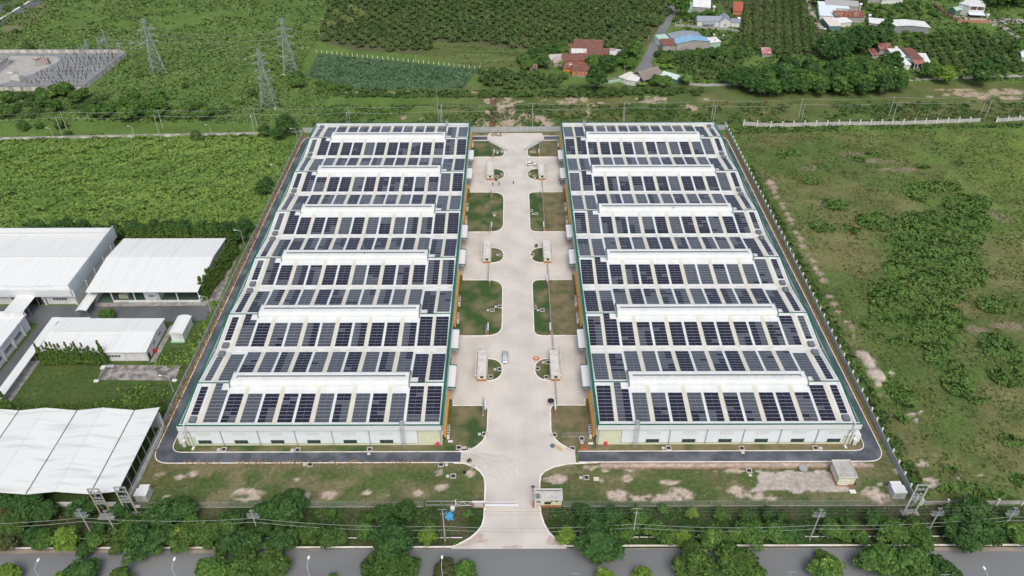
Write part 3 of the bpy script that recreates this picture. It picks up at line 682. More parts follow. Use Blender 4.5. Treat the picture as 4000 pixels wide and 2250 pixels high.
    for i in range(NS):
        y0, ym, y1 = i*SP, i*SP+SP/2, (i+1)*SP
        pr = [(y0, ZV-.25), (y0, ZV), (ym, ZR), (y1, ZV), (y1, ZV-.25)]
        a, b = sorted((X(.12), X(W_-.1))); mb.extrude_x(pr, a, b)
    mb.build('roof', white, root)
    mb = MB()
    for i in range(NS):
        ym = i*SP+SP/2; bx(mb, .35, 10.2, ym-.17, ym+.17, ZR-.05, ZR+.12); bx(mb, 61.9, W_-.4, ym-.17, ym+.17, ZR-.05, ZR+.12)
    mb.build('ridge_cap', green, root)
    # valley gutters
    for i in range(0, NS+1):
        mb = MB(); y = min(max(i*SP, .25), D_-.5)
        a, b = sorted((X(.45), X(W_-.5)))
        mb.extrude_x([(y-.62, ZV+.0), (y-.62, ZV+.2), (y-.3, ZV+.2), (y-.3, ZV+.08), (y-.05, ZV+.08), (y-.05, ZV+.2), (y+.05, ZV+.2), (y+.05, ZV+.08), (y+.3, ZV+.08), (y+.3, ZV+.2), (y+.62, ZV+.2), (y+.62, ZV+.0)], a, b)
        mb.build('valley_gutter', gutterm, root)
    mb = MB()
    for i in range(NS):
        for (ya, yb) in ((i*SP+.3, i*SP+SP/2-.4), (i*SP+SP/2+.4, (i+1)*SP-.3)):
            for d0, d1 in ((W_-1.35, W_-1.15), (W_-1.0, W_-.9)):
                a, b = sorted((X(d0), X(d1)))
                mb.raw([(a, ya, roof_z(ya)), (b, ya, roof_z(ya)), (b, yb, roof_z(yb)), (a, yb, roof_z(yb)), (a, ya, roof_z(ya)+.14), (b, ya, roof_z(ya)+.14), (b, yb, roof_z(yb)+.14), (a, yb, roof_z(yb)+.14)],
                       [(4, 5, 6, 7), (0, 1, 5, 4), (1, 2, 6, 5), (2, 3, 7, 6), (3, 0, 4, 7)])
    mb.build('edge_gutter', gutterm, root)
    # translucent strips running down the slopes
    for i in range(NS):
        for k in range(7):
            c = 5.35+10.25*k; hw = .62 if k else .45
            for side in (0, 1):
                mb = MB()
                ya, yb = (i*SP+.7, i*SP+SP/2-.45) if side == 0 else (i*SP+SP/2+.45, (i+1)*SP-.7)
                if 0 < k < 6: ya, yb = (ya, yb-.9) if side == 0 else (ya+4.3, yb)
                a, b = sorted((X(c-hw), X(c+hw))); h = .035
                mb.raw([(a, ya, roof_z(ya)), (b, ya, roof_z(ya)), (b, yb, roof_z(yb)), (a, yb, roof_z(yb)), (a, ya, roof_z(ya)+h), (b, ya, roof_z(ya)+h), (b, yb, roof_z(yb)+h), (a, yb, roof_z(yb)+h)],
                       [(4, 5, 6, 7), (0, 1, 5, 4), (1, 2, 6, 5), (2, 3, 7, 6), (3, 0, 4, 7)])
                mb.build('skylight_strip', cream, root)
    # ridge monitors: long rounded vent hoods with an open slot along the top
    for i in range(NS):
        ym = i*SP+SP/2; d0, d1 = 10.3, 61.75
        zt = ZR+1.35
        pr = [(-1.45, ZR-.25), (-1.55, ZR+.35), (-1.35, ZR+.95), (-.75, ZR+1.3), (-.2, ZR+1.38), (.55, ZR+1.38), (.55, ZR+1.0)]
        pr2 = [(1.75, ZR+.9), (1.75, ZR+1.38), (2.4, ZR+1.42), (3.1, ZR+1.25), (3.55, ZR+.7), (3.6, ZR-.2)]
        prof = [(ym+a_, b_) for a_, b_ in pr+[(.6, ZR+.75), (1.7, ZR+.75)]+pr2]
        a, b = sorted((X(d0), X(d1)))
        mb = MB(); mb.extrude_x(prof, a+.15, b-.15); mo = mb.build('roof_monitor', white, root)
        mb = MB(); mb.box(a+1.3, b-1.3, ym+1.66, ym+1.745, ZR+.8, ZR+1.3); mb.build('vent_slot', mat('slot_grey', (.22, .24, .25), .6), mo)
        mb = MB(); mb.box(a+.2, a+1.3, ym+.5, ym+1.8, ZR+.7, ZR+1.39); mb.box(b-1.3, b-.2, ym+.5, ym+1.8, ZR+.7, ZR+1.39); mb.build('hood_end', white, mo)
        mb = MB(); q = a+4
        while q < b-3: mb.box(q, q+.1, ym+.55, ym+1.74, ZR+1.0, ZR+1.1); q += 5.1/2 if s > 0 else 5.1
        mb.build('slot_bracket', galv, mo)
        pe = [(ym-1.85, ZR-.35), (ym-1.9, ZR+.5), (ym-1.55, ZR+1.2), (ym-.8, ZR+1.6), (ym+3.2, ZR+1.6), (ym+3.9, ZR+.8), (ym+3.9, ZR-.3)]
        for e_ in (a, b-.14): mb = MB(); mb.extrude_x(pe, e_, e_+.14); mb.build('end_plate', fasciam, mo)
        for xx in (a+.0, b-.0):
            mb = MB()
            for p, q_ in zip(pe[:-1], pe[1:]): mb.tube((xx, p[0], p[1]), (xx, q_[0], q_[1]), .15, None, 4)
            mb.build('end_trim', green, mo)
    # grey vent cowls near the outer eave, beside each valley
    for i in range(NS+1):
        for dy in ((2.2,) if i == 0 else (-2.9,) if i == NS else (-2.3, 1.6)):
            y = i*SP+dy; z = roof_z(y); c = W_-3.0
            mb = MB(); a, b = X(c-1.0), X(c+1.0); a, b = min(a, b), max(a, b)
            mb.box(a+.2, b-.2, y-.7, y+.7, z-.1, z+.5)
            pf = [(a, z+.45), (a+.15, z+.95), (b-.15, z+.95), (b, z+.45)]
            mb.mi(1).extrude_y(pf, y-1.0, y+1.0)
            mb.build('vent_cowl', [darkm, ventgrey], root)
    # roof walkway stubs, lightning mast
    # ---- solar blocks
    blocks = [(0.85, 2)]+[(5.95+10.25*(k//2)+(4.85 if k % 2 else 0), 2) for k in range(12)]+[(68.05, 1)]
    cell, pitch, gap = 2.03, 1.25, .12
    jobs = []
    for i in range(NS):
        for side in (0, 1):
            for bi, (d, nc) in enumerate(blocks):
                outer = bi == 13; wide = bi in (0, 1, 12, 13)
                if side == 0: top = i*SP+SP/2-(.55 if wide else 4.05)+(-.9 if wide else 0); rows = 10 if wide else 8
                else: top = i*SP+SP/2+(.95 if wide else 4.6); rows = (10 if wide else 8)
                extra = None; step = 12 if s < 0 else 1
                last = 12 if step == 1 else 1
                if side == 0 and bi == step: top -= 1.25*1; rows = 9; extra = (1 if s < 0 else 0)
                if side == 0 and outer: rows = 8
                if side == 1 and bi == last: top += 1.25; rows = 9; extra = (1 if s > 0 else 0)
                if side == 1 and outer: rows = 8; top += 2.4*0
                if side == 1 and outer and i < NS-1: rows = 9
                jobs.append((i, side, bi, d, nc, top, rows, extra))
    order = sorted(range(len(jobs)), key=lambda q: jobs[q][0]*2+jobs[q][1])
    keep = set(order[:100]); rest = MB(); n_obj = 0
    for q, (i, side, bi, d, nc, top, rows, extra) in enumerate(jobs):
        mb = MB() if q in keep else rest
        mode = rnd.random(); pg = .30 if side == 0 else .42
        base = 1 if mode < pg else 0
        alt = (1-base) if rnd.random() < .6 else base
        split_r = rnd.randint(1, rows-1); split_mode = rnd.random()
        sg = -1 if side == 0 else 1
        cells = [(r, c) for r in range(rows) for c in range(nc)]
        if extra is not None: cells += [(-1, extra), (-2, extra)][: 2]
        cells_set = {}
        for r, c in cells:
            k = base
            if split_mode < .35: k = alt if (r >= split_r and (c == 0 or rnd.random() < .15)) else base
            elif split_mode < .55: k = alt if r >= split_r else base
            elif split_mode < .7: k = alt if c == 1 else base
            if rnd.random() < .02: k = 1-k
            cells_set[(r, c)] = k
        mb.mi(2)
        for (r, c), k in cells_set.items():
            a, b = sorted((X(d+c*cell+.025), X(d+(c+1)*cell-.025)))
            if side == 0: ya = top-(r+1)*pitch; yb = ya+pitch-gap
            else: ya = top+r*pitch; yb = ya+pitch-gap
            if ya < .35 or yb > D_-.7: continue
            za, zb = roof_z(ya)+.16, roof_z(yb)+.16
            mb.mi(0 if k == 0 else 1)
            mb.raw([(a, ya, za), (b, ya, za), (b, yb, zb), (a, yb, zb)], [(0, 1, 2, 3)])
            mb.mi(2)
            t = .05
            yf = yb+gap
            if r < rows-1 or side == 1: mb.raw([(a-.025, yb-.01, zb-.03), (b+.025, yb-.01, zb-.03), (b+.025, yf+.01, roof_z(yf)+.13), (a-.025, yf+.01, roof_z(yf)+.13)], [(0, 1, 2, 3)])
            if nc == 2: q_ = X(d+cell); mb.raw([(q_-.025, ya, za-.04), (q_+.025, ya, za-.04), (q_+.025, yb, zb-.04), (q_-.025, yb, zb-.03)], [(0, 1, 2, 3)])
            mb.raw([(a, ya, za-t), (b, ya, za-t), (b, yb, zb-t), (a, yb, zb-t), (a, ya, za-.002), (b, ya, za-.002), (b, yb, zb-.002), (a, yb, zb-.002)], [(0, 1, 5, 4), (1, 2, 6, 5), (2, 3, 7, 6), (3, 0, 4, 7)])
        if q in keep: mb.build('solar_array', [pv_dark, pv_grey, pv_rail], root)
    o = rest.build('solar_array', [pv_dark, pv_grey, pv_rail], root); o['kind'] = 'stuff'
    # rails under the blocks, seen as pale lines between rows
    # ---- yard side: canopies, orange panels, doors, air conditioners
    for j in range(3):
        for (ya, yb) in ((158.8, 168.3), (175.6, 185.0)):
            y0, y1 = ya+PER*j-Y0, yb+PER*j-Y0
            pf = [(X(-.15), 4.75), (X(-2.2), 4.45), (X(-2.45), 4.6), (X(-2.3), 5.0), (X(-.15), 5.15)]
            mb = MB(); mb.extrude_y(pf, y0, y1); cn = mb.build('loading_canopy', plastic, root)
            mb = MB(); pts = [(X(-.2), 5.15), (X(-2.35), 5.03), (X(-2.5), 4.6)]
            for yy in (y0-.02, y1+.02):
                for p, q_ in zip(pts[:-1], pts[1:]): mb.tube((p[0], yy, p[1]), (q_[0], yy, q_[1]), .2, None, 4)
            mb.build('canopy_trim', green, cn)
            mb = MB(); a, b = sorted((X(-.08), X(.3))); mb.box(a, b, y0+1.2, y1-1.2, .1, 4.0); mb.build('loading_door', mat('roller_door', (.45, .44, .42), .6), root)
        mb = MB(); a, b = sorted((X(-1.75), X(-.05))); mb.box(a, b, 158.9+PER*j-Y0, 187.3+PER*j-Y0, .07, .11); mb.build('loading_apron', mat('apron', (.50, .43, .36), .85), root)
    for (ya, yb) in ((142.2, 157.6), (189.5, 202), (203.0, 217.4), (250.5, 264), (265, 279), (312.4, 327)):
        y0, y1 = ya-Y0, yb-Y0; pf = [(X(-.26), 2.6), (X(-.55), 1.9), (X(-.85), 2.1), (X(-.75), 4.3), (X(-.26), 4.9)]
        mb = MB(); mb.extrude_y(pf, y0, y1); mb.build('orange_panel', orange, root)
    for yc in (145.1, 195.5, 204.5, 256.5, 266.5, 323.0):
        y0 = yc-1.9-Y0; a, b = sorted((X(-1.55), X(-.85)))
        mb = MB(); mb.box(a, b, y0, y0+3.8, .1, 1.9); ac = mb.build('cooling_unit', plastic, root)
        mb = MB()
        for k in range(4): mb.tube(((a+b)/2, y0+.5+k*.93, 1.88), ((a+b)/2, y0+.5+k*.93, 1.96), .34, None, 10)
        mb.build('fan', mat('fan_dark', (.10, .10, .11), .6), ac)
    for yy in (158.0, 188.3, 220.3, 250.2, 282, 311.6):
        mb = MB(); a, b = sorted((X(-.4), X(-.05))); mb.box(a, b, yy-Y0-.3, yy-Y0+.3, 1.1, 2.3); mb.build('hose_cabinet', redm, root)
    # caged roof ladders at front and back
    for yy, dirn in ((-.9, -1), (D_+.15, 1)):
        mb = MB(); c = X(10.85)
        if dirn < 0:
            for o_ in (-.45, .45): mb.tube((c+o_, yy-.15, .1), (c+o_, yy-.15, 10.6), .05, None, 5); mb.tube((c+o_*1.1, yy+.9, 9.5), (c+o_, yy-.15, 10.6), .05, None, 5)
            z = .4
            while z < 9.3: mb.tube((c-.45, yy-.15, z), (c+.45, yy-.15, z), .025, None, 4); z += .33
            z = 2.6
            while z < 9.2:
                P = [(c-.45, yy-.15, z), (c-.55, yy-.6, z), (c, yy-.95, z), (c+.55, yy-.6, z), (c+.45, yy-.15, z)]; mb.path(P, .03, 4); z += 1.1
            for P in ((c-.55, yy-.6), (c, yy-.95), (c+.55, yy-.6)): mb.tube((P[0], P[1], 2.6), (P[0], P[1], 9.2), .025, None, 4)
            mb.box(c-.6, c+.6, yy-.1, yy+1.7, 9.38, 9.46)
        else:
            for o_ in (-.5, .5): mb.tube((c+o_, yy, 9.0), (c+o_, yy, 11.2), .07, None, 5); mb.tube((c+o_, yy-1.6, 9.4), (c+o_, yy, 10.6), .06, None, 5)
            for z in (9.6, 10.0, 10.4): mb.tube((c-.5, yy, z), (c+.5, yy, z), .05, None, 4)
            mb.box(c-.6, c+.6, yy-2.2, yy, 9.42, 9.5)
        mb.build('roof_ladder', galv, root)
    mb = MB(); c = X(W_+.3); yy = 262-Y0
    for o_ in (0, 1.0): mb.tube((c, yy+o_, 8.5), (c, yy+o_, 10.9), .07, None, 5); mb.tube((c+s*1.2, yy+o_, 8.3), (c+s*1.2, yy+o_, 10.5), .06, None, 5); mb.tube((c, yy+o_, 10.9), (c+s*1.2, yy+o_, 10.5), .06, None, 5)
    mb.tube((c+s*1.2, yy, 10.5), (c+s*1.2, yy+1, 10.5), .06, None, 5); mb.build('roof_ladder', galv, root)
    # white plant cabinet at the outer front corner
    mb = MB(); a, b = sorted((X(W_+.4), X(W_+2.2))); mb.box(a, b, .6, 3.4, .2, 3.0); a, b = sorted((X(W_+.1), X(W_+1.0))); mb.box(a, b, -.4, 1.2, .1, 2.0); mb.build('electrical_cabinet', wallwhite, root)
    return root
warehouse(-19.15, -1, 'long white warehouse left of the central yard, its six-gabled roof covered with solar panels', 11)
warehouse(23.45, 1, 'long white warehouse right of the central yard, its six-gabled roof covered with solar panels', 23)
# masts standing on the roofs
def roof_mast(x, y, z, h, label):
    mb = MB(); mb.tube((0, 0, 0), (0, 0, h), .09, .03, 6); mb.tube((0, 0, h*.55), (1.6, .4, 0), .02, None, 4); mb.tube((0, 0, h*.55), (-1.6, .4, 0), .02, None, 4); mb.box(-.3, .3, -.3, .3, -.1, .1)
    t = mb.build('lightning_rod', galv); t.location = (x, y, z); tag(t, label, 'lightning rod', 'lightning rods on the warehouse roofs')
roof_mast(-52, 219.5, ZR+1.4, 5.5, 'thin white lightning rod on the ridge monitor of the left warehouse')
roof_mast(62.5, 249.5, ZR+1.4, 5.5, 'thin white lightning rod on the ridge monitor of the right warehouse')

# ============================================================ WALLS AND FENCES ROUND THE SITE
def panel_wall(name, label, P, h, step, m, post=None, posth=None, postw=.3, cap=None, group=None, th=.12, side=0):
    """wall along P, posts as parts (at most 100)"""
    root = thing(name, label, 'wall', (P[0][0], P[0][1], 0), 0, group)
    o = Vector((P[0][0], P[0][1])); Q = [Vector((p[0], p[1]))-o for p in P]
    mb = MB(); ribbon(mb, Q, th, 0, h); mb.build('wall_panel', m, root)
    if cap: mb = MB(); ribbon(mb, Q, th+.14, h, h+.1); mb.build('coping', cap, root)
    if post:
        for a, b in zip(Q[:-1], Q[1:]):
            L = (b-a).length; n = max(1, round(L/step)); d = (b-a)/n; u = (b-a).normalized(); nn = Vector((-u.y, u.x))*side
            for i in range(n):
                p = a+d*i+nn; mb = MB(); mb.box(p.x-postw/2, p.x+postw/2, p.y-postw/2, p.y+postw/2, 0, posth or h+.15); mb.build('post', post, root)
    return root
postwhite = mat('post_white', (.76, .76, .74), .7)
panel_wall('perimeter_wall', 'grey concrete panel wall beside the ring road of the left warehouse', [(-100.4, 122.0), (-100.4, 336.4)], 1.75, 4.2, blockwall, mat('joint_post', (.55, .58, .58), .8), 1.8, .16, side=-.08)
panel_wall('perimeter_wall', 'grey wall with white capped posts beside the ring road of the right warehouse', [(104.5, 121.5), (104.5, 338.0), (104.6, 344)], 2.1, 3.9, blockwall, postwhite, 2.75, .4, side=-.3)
panel_wall('perimeter_wall', 'grey panel wall closing the yard at its far end between the warehouses', [(-100.4, 336.6), (-19, 336.6), (24, 337.4), (104.4, 338.6)], 2.6, 5.2, blockwall, mat('joint_post', (.5, .5, .5)), 2.75, .22, side=-.12)
fw = [T('t3', -250, 1260), T('t3', 20, 1278), T('t3', 700, 1262), T('t3', 1350, 1255), T('t3', 2130, 1225)]
panel_wall('field_wall', 'low grey wall with tall white pillars running along the field on the right', [(p.x, p.y) for p in fw], 1.9, 5.6, mat('field_wall', (.50, .51, .49), .85, (.40, .41, .39), .4), postwhite, 3.1, .42, side=-.25)
panel_wall('field_wall', 'short grey wall stretch with three white pillars at the far right edge', [tuple(T('t3', 2290, 1228)[:2]), tuple(T('t3', 2620, 1205)[:2]), tuple(T('t3', 3300, 1190)[:2])], 1.9, 5.6, mat('field_wall', (.5, .5, .5)), postwhite, 3.1, .42, side=-.25)
lw = [(-330, 325.5), (-243.7, 329.3), (-205, 331), (-129, 334), (-101, 336.2)]
panel_wall('field_wall', 'low whitewashed wall half hidden by creepers across the left field', lw, 1.5, 6, mat('whitewash', (.62, .62, .58), .85, (.34, .34, .30), .35, lo=.4, hi=.6), cap=mat('wall_coping', (.30, .29, .26), .9))
panel_wall('roadside_wall', 'dark low wall with white posts beyond the field behind roadside trees on the right', [(106, 120.9), (250, 121.2)], 1.4, 6.6, rawwall, postwhite, 2.4, .4, side=-.2)
# chain-link fence in front: posts, rail and real woven wire
def chain_fence(name, label, x0, x1, y, h=2.2):
    root = thing(name, label, 'fence', (x0, y, 0)); L = x1-x0
    n = max(1, round(L/4.9))
    for i in range(n+1):
        mb = MB(); mb.tube((L*i/n, 0, 0), (L*i/n, 0, h+.1), .05, None, 5); mb.build('post', galv, root)
    mb = MB()
    mb.tube((0, 0, h), (L, 0, h), .03, None, 4); mb.tube((0, 0, .1), (L, 0, .1), .03, None, 4)
    st = .34; k = int(L/st)
    for i in range(-int(h/st)-1, k+1):
        xa, xb = i*st, i*st+h; za, zb = .1, h
        if xa < 0: za += -xa; xa = 0
        if xb > L: zb -= xb-L; xb = L
        if xb <= xa: continue
        for fl in (0, 1):
            p = [(xa, 0, za), (xb, 0, zb)] if not fl else [(L-xa, 0, za), (L-xb, 0, zb)]
            d = .006; a, b = p
            mb.raw([(a[0], -d, a[2]-d), (a[0], d, a[2]+d), (b[0], d, b[2]+d), (b[0], -d, b[2]-d)], [(0, 1, 2, 3)])
    mb.build('wire_mesh', mat('fence_wire', (.30, .34, .33), .5), root)
    mb = MB(); mb.box(0, L, -.1, .1, 0, .12); mb.build('plinth', concgrey, root)
    return root
chain_fence('wire_fence', 'chain-link fence along the front edge of the plot left of the entrance', -98.5, -23, 120.6)
chain_fence('wire_fence', 'chain-link fence along the front edge of the plot right of the entrance', 13.2, 104.2, 120.6)
chain_fence('wire_fence', 'low chain-link fence across the brown lawn at the right warehouse corner', 14.2, 22.6, 144.0, 1.8)
# thin boundary rails that split the lawns on the right of the yard
for j, (a, b) in enumerate(((189, 217), (250.8, 278.6), (312, 326.2))):
    mb = MB(); mb.box(-.07, .07, 0, b-a, 0, 1.3)
    o = mb.build('boundary_rail', blockwall); o.location = (13.23, a, .1)
    tag(o, ('nearest', 'middle', 'farthest')[j]+' thin grey rail dividing green strip from brown lawn right of yard', 'fence')

# ------------------------------------------------------------ entrance
gate_blue = mat('gate_paint', (.74, .80, .86), .4)
root = thing('sliding_gate', 'long white sliding gate drawn across the entrance drive', 'gate', (-7.0, 120.55, 0))
mb = MB(); mb.box(0, 8.8, -.1, .1, .35, 1.0); mb.build('lower_panel', gate_blue, root)
mb = MB(); mb.box(0, 8.8, -.08, .08, 1.95, 2.1); mb.box(8.65, 8.8, -.08, .08, .3, 2.0); mb.box(0, .12, -.08, .08, .3, 2)
for i in range(1, 40): mb.box(i*.22, i*.22+.025, -.012, .012, 1.0, 1.96)
mb.build('rail', plastic, root)
root = thing('gate_frame', 'white braced gate section beside the entrance sign wall', 'gate', (-14.1, 120.7, 0))
mb = MB(); mb.box(0, 3.9, -.05, .05, 1.9, 2.05); mb.box(0, 3.9, -.05, .05, .35, .5); mb.box(0, .14, -.05, .05, .2, 2.05); mb.box(3.8, 3.94, -.05, .05, .2, 2.05)
for a, b in (((.1, .5), (1.4, 1.9)), ((1.4, 1.9), (2.6, .5)), ((2.6, .5), (3.8, 1.9))): mb.tube((a[0], 0, a[1]), (b[0], 0, b[1]), .05, None, 4)
mb.build('frame', plastic, root)
mb = MB()
for i in range(6): mb.box(2.7+i*.2, 2.74+i*.2, -.02, .02, .4, 1.9)
mb.build('bars', galv, root)
root = thing('guide_frame', 'two-bay galvanised sliding guide frame left of the entrance', 'gate', (-22.3, 120.8, 0))
mb = MB(); mb.box(0, 7.8, -.07, .07, 2.0, 2.15); mb.box(0, 7.8, -.07, .07, .45, .57)
for xx in (0, 3.9): mb.box(xx, xx+.14, -.07, .07, 0, 2.15)
mb.build('frame', galv, root)
mb = MB(); mb.box(7.65, 7.95, -.12, .12, 0, 2.5); mb.build('end_post', plastic, root)
root = thing('sign_wall', 'orange brick sign wall with a blank grey plate at the entrance', 'wall', (-10.2, 120.4, 0))
mb = MB(); mb.box(0, 3.15, -.2, .2, 0, 2.3); mb.build('brickwork', mat('sign_brick', (.42, .20, .14), .8), root)
mb = MB(); mb.box(.45, 2.75, -.26, -.2, .45, 2.05); mb.build('plate', mat('sign_plate', (.50, .53, .56), .5), root)
mb = MB(); mb.box(-.05, 3.2, -.25, .25, 2.3, 2.4); mb.build('coping', plastic, root)
root = thing('gate_pillar', 'orange pillar with white rails beside the entrance guardhouse', 'pillar', (5.3, 120.4, 0))
mb = MB(); mb.box(0, .5, -.2, .2, 0, 2.3); mb.build('brickwork', brick, root)
mb = MB();
for z in (.4, 1.0, 1.5): mb.box(.5, 2.0, -.05, .05, z, z+.1)
mb.build('rail', plastic, root)
def flat_roof_house(name, label, x0, y0, w, d, h, over=(.15, .15, .3, .15), base=.9, win=(), open_left=1.0, cat='guardhouse', wall=lime):
    root = thing(name, label, cat, (x0, y0, 0))
    mb = MB(); mb.box(0, w, 0, d, base, h); mb.build('wall', wall, root)
    mb = MB(); mb.box(-.03, w+.03, -.03, d+.03, 0, base); mb.build('brick_base', brick, root)
    l, r, f, k = over
    mb = MB(); mb.box(-l, w+r, -f, d+k, h, h+.18); rf = mb.build('roof_slab', mat('gate_roof', (.60, .60, .56), .85, (.44, .43, .40), .7, detail=8) if cat == 'guardhouse' else mat('roof_cement', (.50, .49, .46), .85, (.36, .36, .35), .7, detail=8), root)
    mb = MB(); t = .18; a, b, c, e = -l, w+r, -f, d+k
    mb.box(a, b, c-.003, c+t, h+.181, h+.5); mb.box(a, b, e-t, e, h+.181, h+.5); mb.box(a, a+t, c+t, e-t, h+.181, h+.5); mb.box(b-t, b, c+t, e-t, h+.181, h+.5)
    mb.build('parapet', mat('parapet_cream', (.62, .63, .58), .8), rf)
    return root
gh = flat_roof_house('guardhouse', 'green and orange guardhouse with a flat grey roof at the entrance', 7.35, 120.35, 5.45, 2.9, 3.1, over=(1.5, .25, .3, .3))
mb = MB(); mb.box(1.0, 2.7, -.06, .02, 1.3, 2.3); wn = mb.build('window', mat('window_green'.replace('x', 'x'), (.03, .10, .07)), gh)
mb = MB(); mb.box(1.1, 1.8, -.09, -.06, 1.4, 2.2); mb.box(1.9, 2.6, -.09, -.06, 1.4, 2.2); mb.build('pane', glass, wn)
for a, b in ((2.6, 3.1), (3.7, 4.6)): mb = MB(); mb.box(a, b, -.05, .02, 2.35, 2.75); mb.build('vent_window', darkm, gh)
mb = MB(); mb.box(-1.35, -.1, .3, 1.9, 3.285, 3.30); mb.box(-1.35, 5.4, 2.55, 2.95, 3.285, 3.30); mb.build('roof_opening_shade', mat('roof_shade', (.20, .20, .19), .9), gh)  # slab stays solid; thin dark sheets paint the shade of openings
mb = MB(); mb.box(-1.45, -1.2, -.2, .05, 0, 3.1); mb.build('column', lime, gh)
# yard guardhouses with long concrete pergola roofs
def yard_guard(mirr, j, label):
    y0 = 166.4+PER*j
    x0 = -10.5 if not mirr else 12.15
    root = thing('guardhouse', label, 'guardhouse', (x0, y0, 0), 0, 'flat-roofed guardhouses along the central yard')
    wd = 2.6; L = 10.8; h = 2.75
    mb = MB(); mb.box(0, wd, 0, 3.2, .9, h); mb.build('wall', lime, root)
    mb = MB(); mb.box(-.03, wd+.03, -.03, 3.23, 0, .9); mb.build('brick_base', brick, root)
    mb = MB(); mb.box(.9, 1.9, -.06, .02, 1.3, 2.2); wn = mb.build('window', mat('window_green', (.03, .1, .07)), root)
    mb = MB(); mb.box(.98, 1.82, -.08, -.06, 1.38, 2.12); mb.build('pane', glass, wn)
    s0, s1 = (-.7, wd+.15) if not mirr else (-.15, wd+.7)
    mb = MB()
    if not mirr: sl0, sl1, be = s0+.75, s1, (s0, s0+.22)
    else: sl0, sl1, be = s0, s1-.75, (s1-.22, s1)
    mb.box(sl0, sl1, -.5, L+.1, h, h+.2); mb.box(be[0], be[1], -.5, L+1.6, h, h+.2)
    a, b = (be[1], sl0) if not mirr else (sl1, be[0])
    for k in range(6): yk = -.5+k*2.2; mb.box(a, b, yk, yk+.22, h, h+.2)
    mb.box(s0 if not mirr else sl0, sl1 if not mirr else s1, L+1.4, L+1.62, h, h+.2); mb.box((sl1-.2) if not mirr else sl0, sl1 if not mirr else sl0+.2, L+.1, L+1.4, h, h+.2)
    rf = mb.build('roof_slab', mat('pergola_concrete', (.66, .64, .60), .85, (.50, .48, .45), .6, detail=8, lo=.42, hi=.7), root)
    mb = MB(); e0, e1 = sl0, sl1
    mb.box(e0, e0+.15, -.5, L, h+.2, h+.42); mb.box(e1-.15, e1, -.5, L, h+.2, h+.42); mb.box(e0+.15, e1-.15, -.5, -.35, h+.2, h+.42)
    mb.build('parapet', mat('parapet_cream', (.6, .6, .5)), rf)
    for yy in (6.5, L-.2, L+1.3):
        for xx in (be[0], (e1-.3) if not mirr else e0): mb = MB(); mb.box(xx, xx+.25, yy, yy+.25, 0, h); mb.build('column', lime, root)
    return root
for j, nm in enumerate(('nearest', 'middle', 'farthest')):
    yard_guard(False, j, nm+' of the three flat-roofed guardhouses on the left of the central yard')
    yard_guard(True, j, nm+' of the three flat-roofed guardhouses on the right of the central yard')
# gates and stub walls beside them
def stub(x, y0, label, ln=4.4):
    root = thing('gate_wall', label, 'wall', (x, y0, 0), 0, 'white gate walls with orange ends along the yard')
    mb = MB(); mb.box(-.17, .17, .5, ln, 0, 1.9); mb.build('panel', plastic, root)
    mb = MB(); mb.box(-.2, .2, 0, .5, 0, 1.95); mb.build('brick_end', brick, root)
def yard_gate(x, y0, y1, label):
    root = thing('sliding_gate', label, 'gate', (x, y0, 0), 0, 'narrow steel sliding gates along the yard')
    L = y1-y0; mb = MB(); mb.box(-.14, -.06, 0, L, .1, .25); mb.box(-.14, -.06, 0, L, 1.6, 1.72); mb.box(.1, .18, 0, L, .1, .22); mb.box(.1, .18, 0, L, 1.6, 1.72)
    mb.build('frame', galv, root)
    mb = MB(); k = .15
    while k < L: mb.box(-.11, -.09, k, k+.05, .25, 1.6); k += .3
    mb.box(-.06, .1, 0, L, .1, .16); mb.build('bars', mat('gate_bars', (.50, .48, .44), .6), root)
wd_ = ('near', 'middle', 'far')
for j in range(3):
    o = PER*j
    for side, x in (('left', -8.35), ('right', 12.9)):
        if j == 0 or True:
            stub(x+(.6 if side == 'left' else -.1), 152.3+o, 'white stub wall with orange end south of the %s guardhouse on the %s of the yard' % (wd_[j], side))
            stub(x+(.6 if side == 'left' else -.1), 187.6+o, 'white stub wall with orange end north of the %s guardhouse on the %s of the yard' % (wd_[j], side))
    yard_gate(13.35, 155.5+o, 166.0+o, 'closed narrow gate south of the %s guardhouse on the right of the yard' % wd_[j])
    if j < 1: yard_gate(13.4, 179.0+o, 189.0+o, 'closed narrow gate north of the %s guardhouse on the right of the yard' % wd_[j])
    if j > 0: yard_gate(-8.4, 155.5+o if j == 1 else 151.5+o, 166.0+o if j == 1 else 156.8+o, 'narrow gate south of the %s guardhouse on the left of the yard' % wd_[j])
    else: yard_gate(-8.4, 152.0, 158.6, 'open narrow gate parked beside the near lawn on the left of the yard')
    yard_gate(-8.4, 187.6+o if j == 0 else 185.8+o, 191.2+o if j == 0 else 191.2+o, 'open narrow gate north of the %s guardhouse on the left of the yard' % wd_[j])

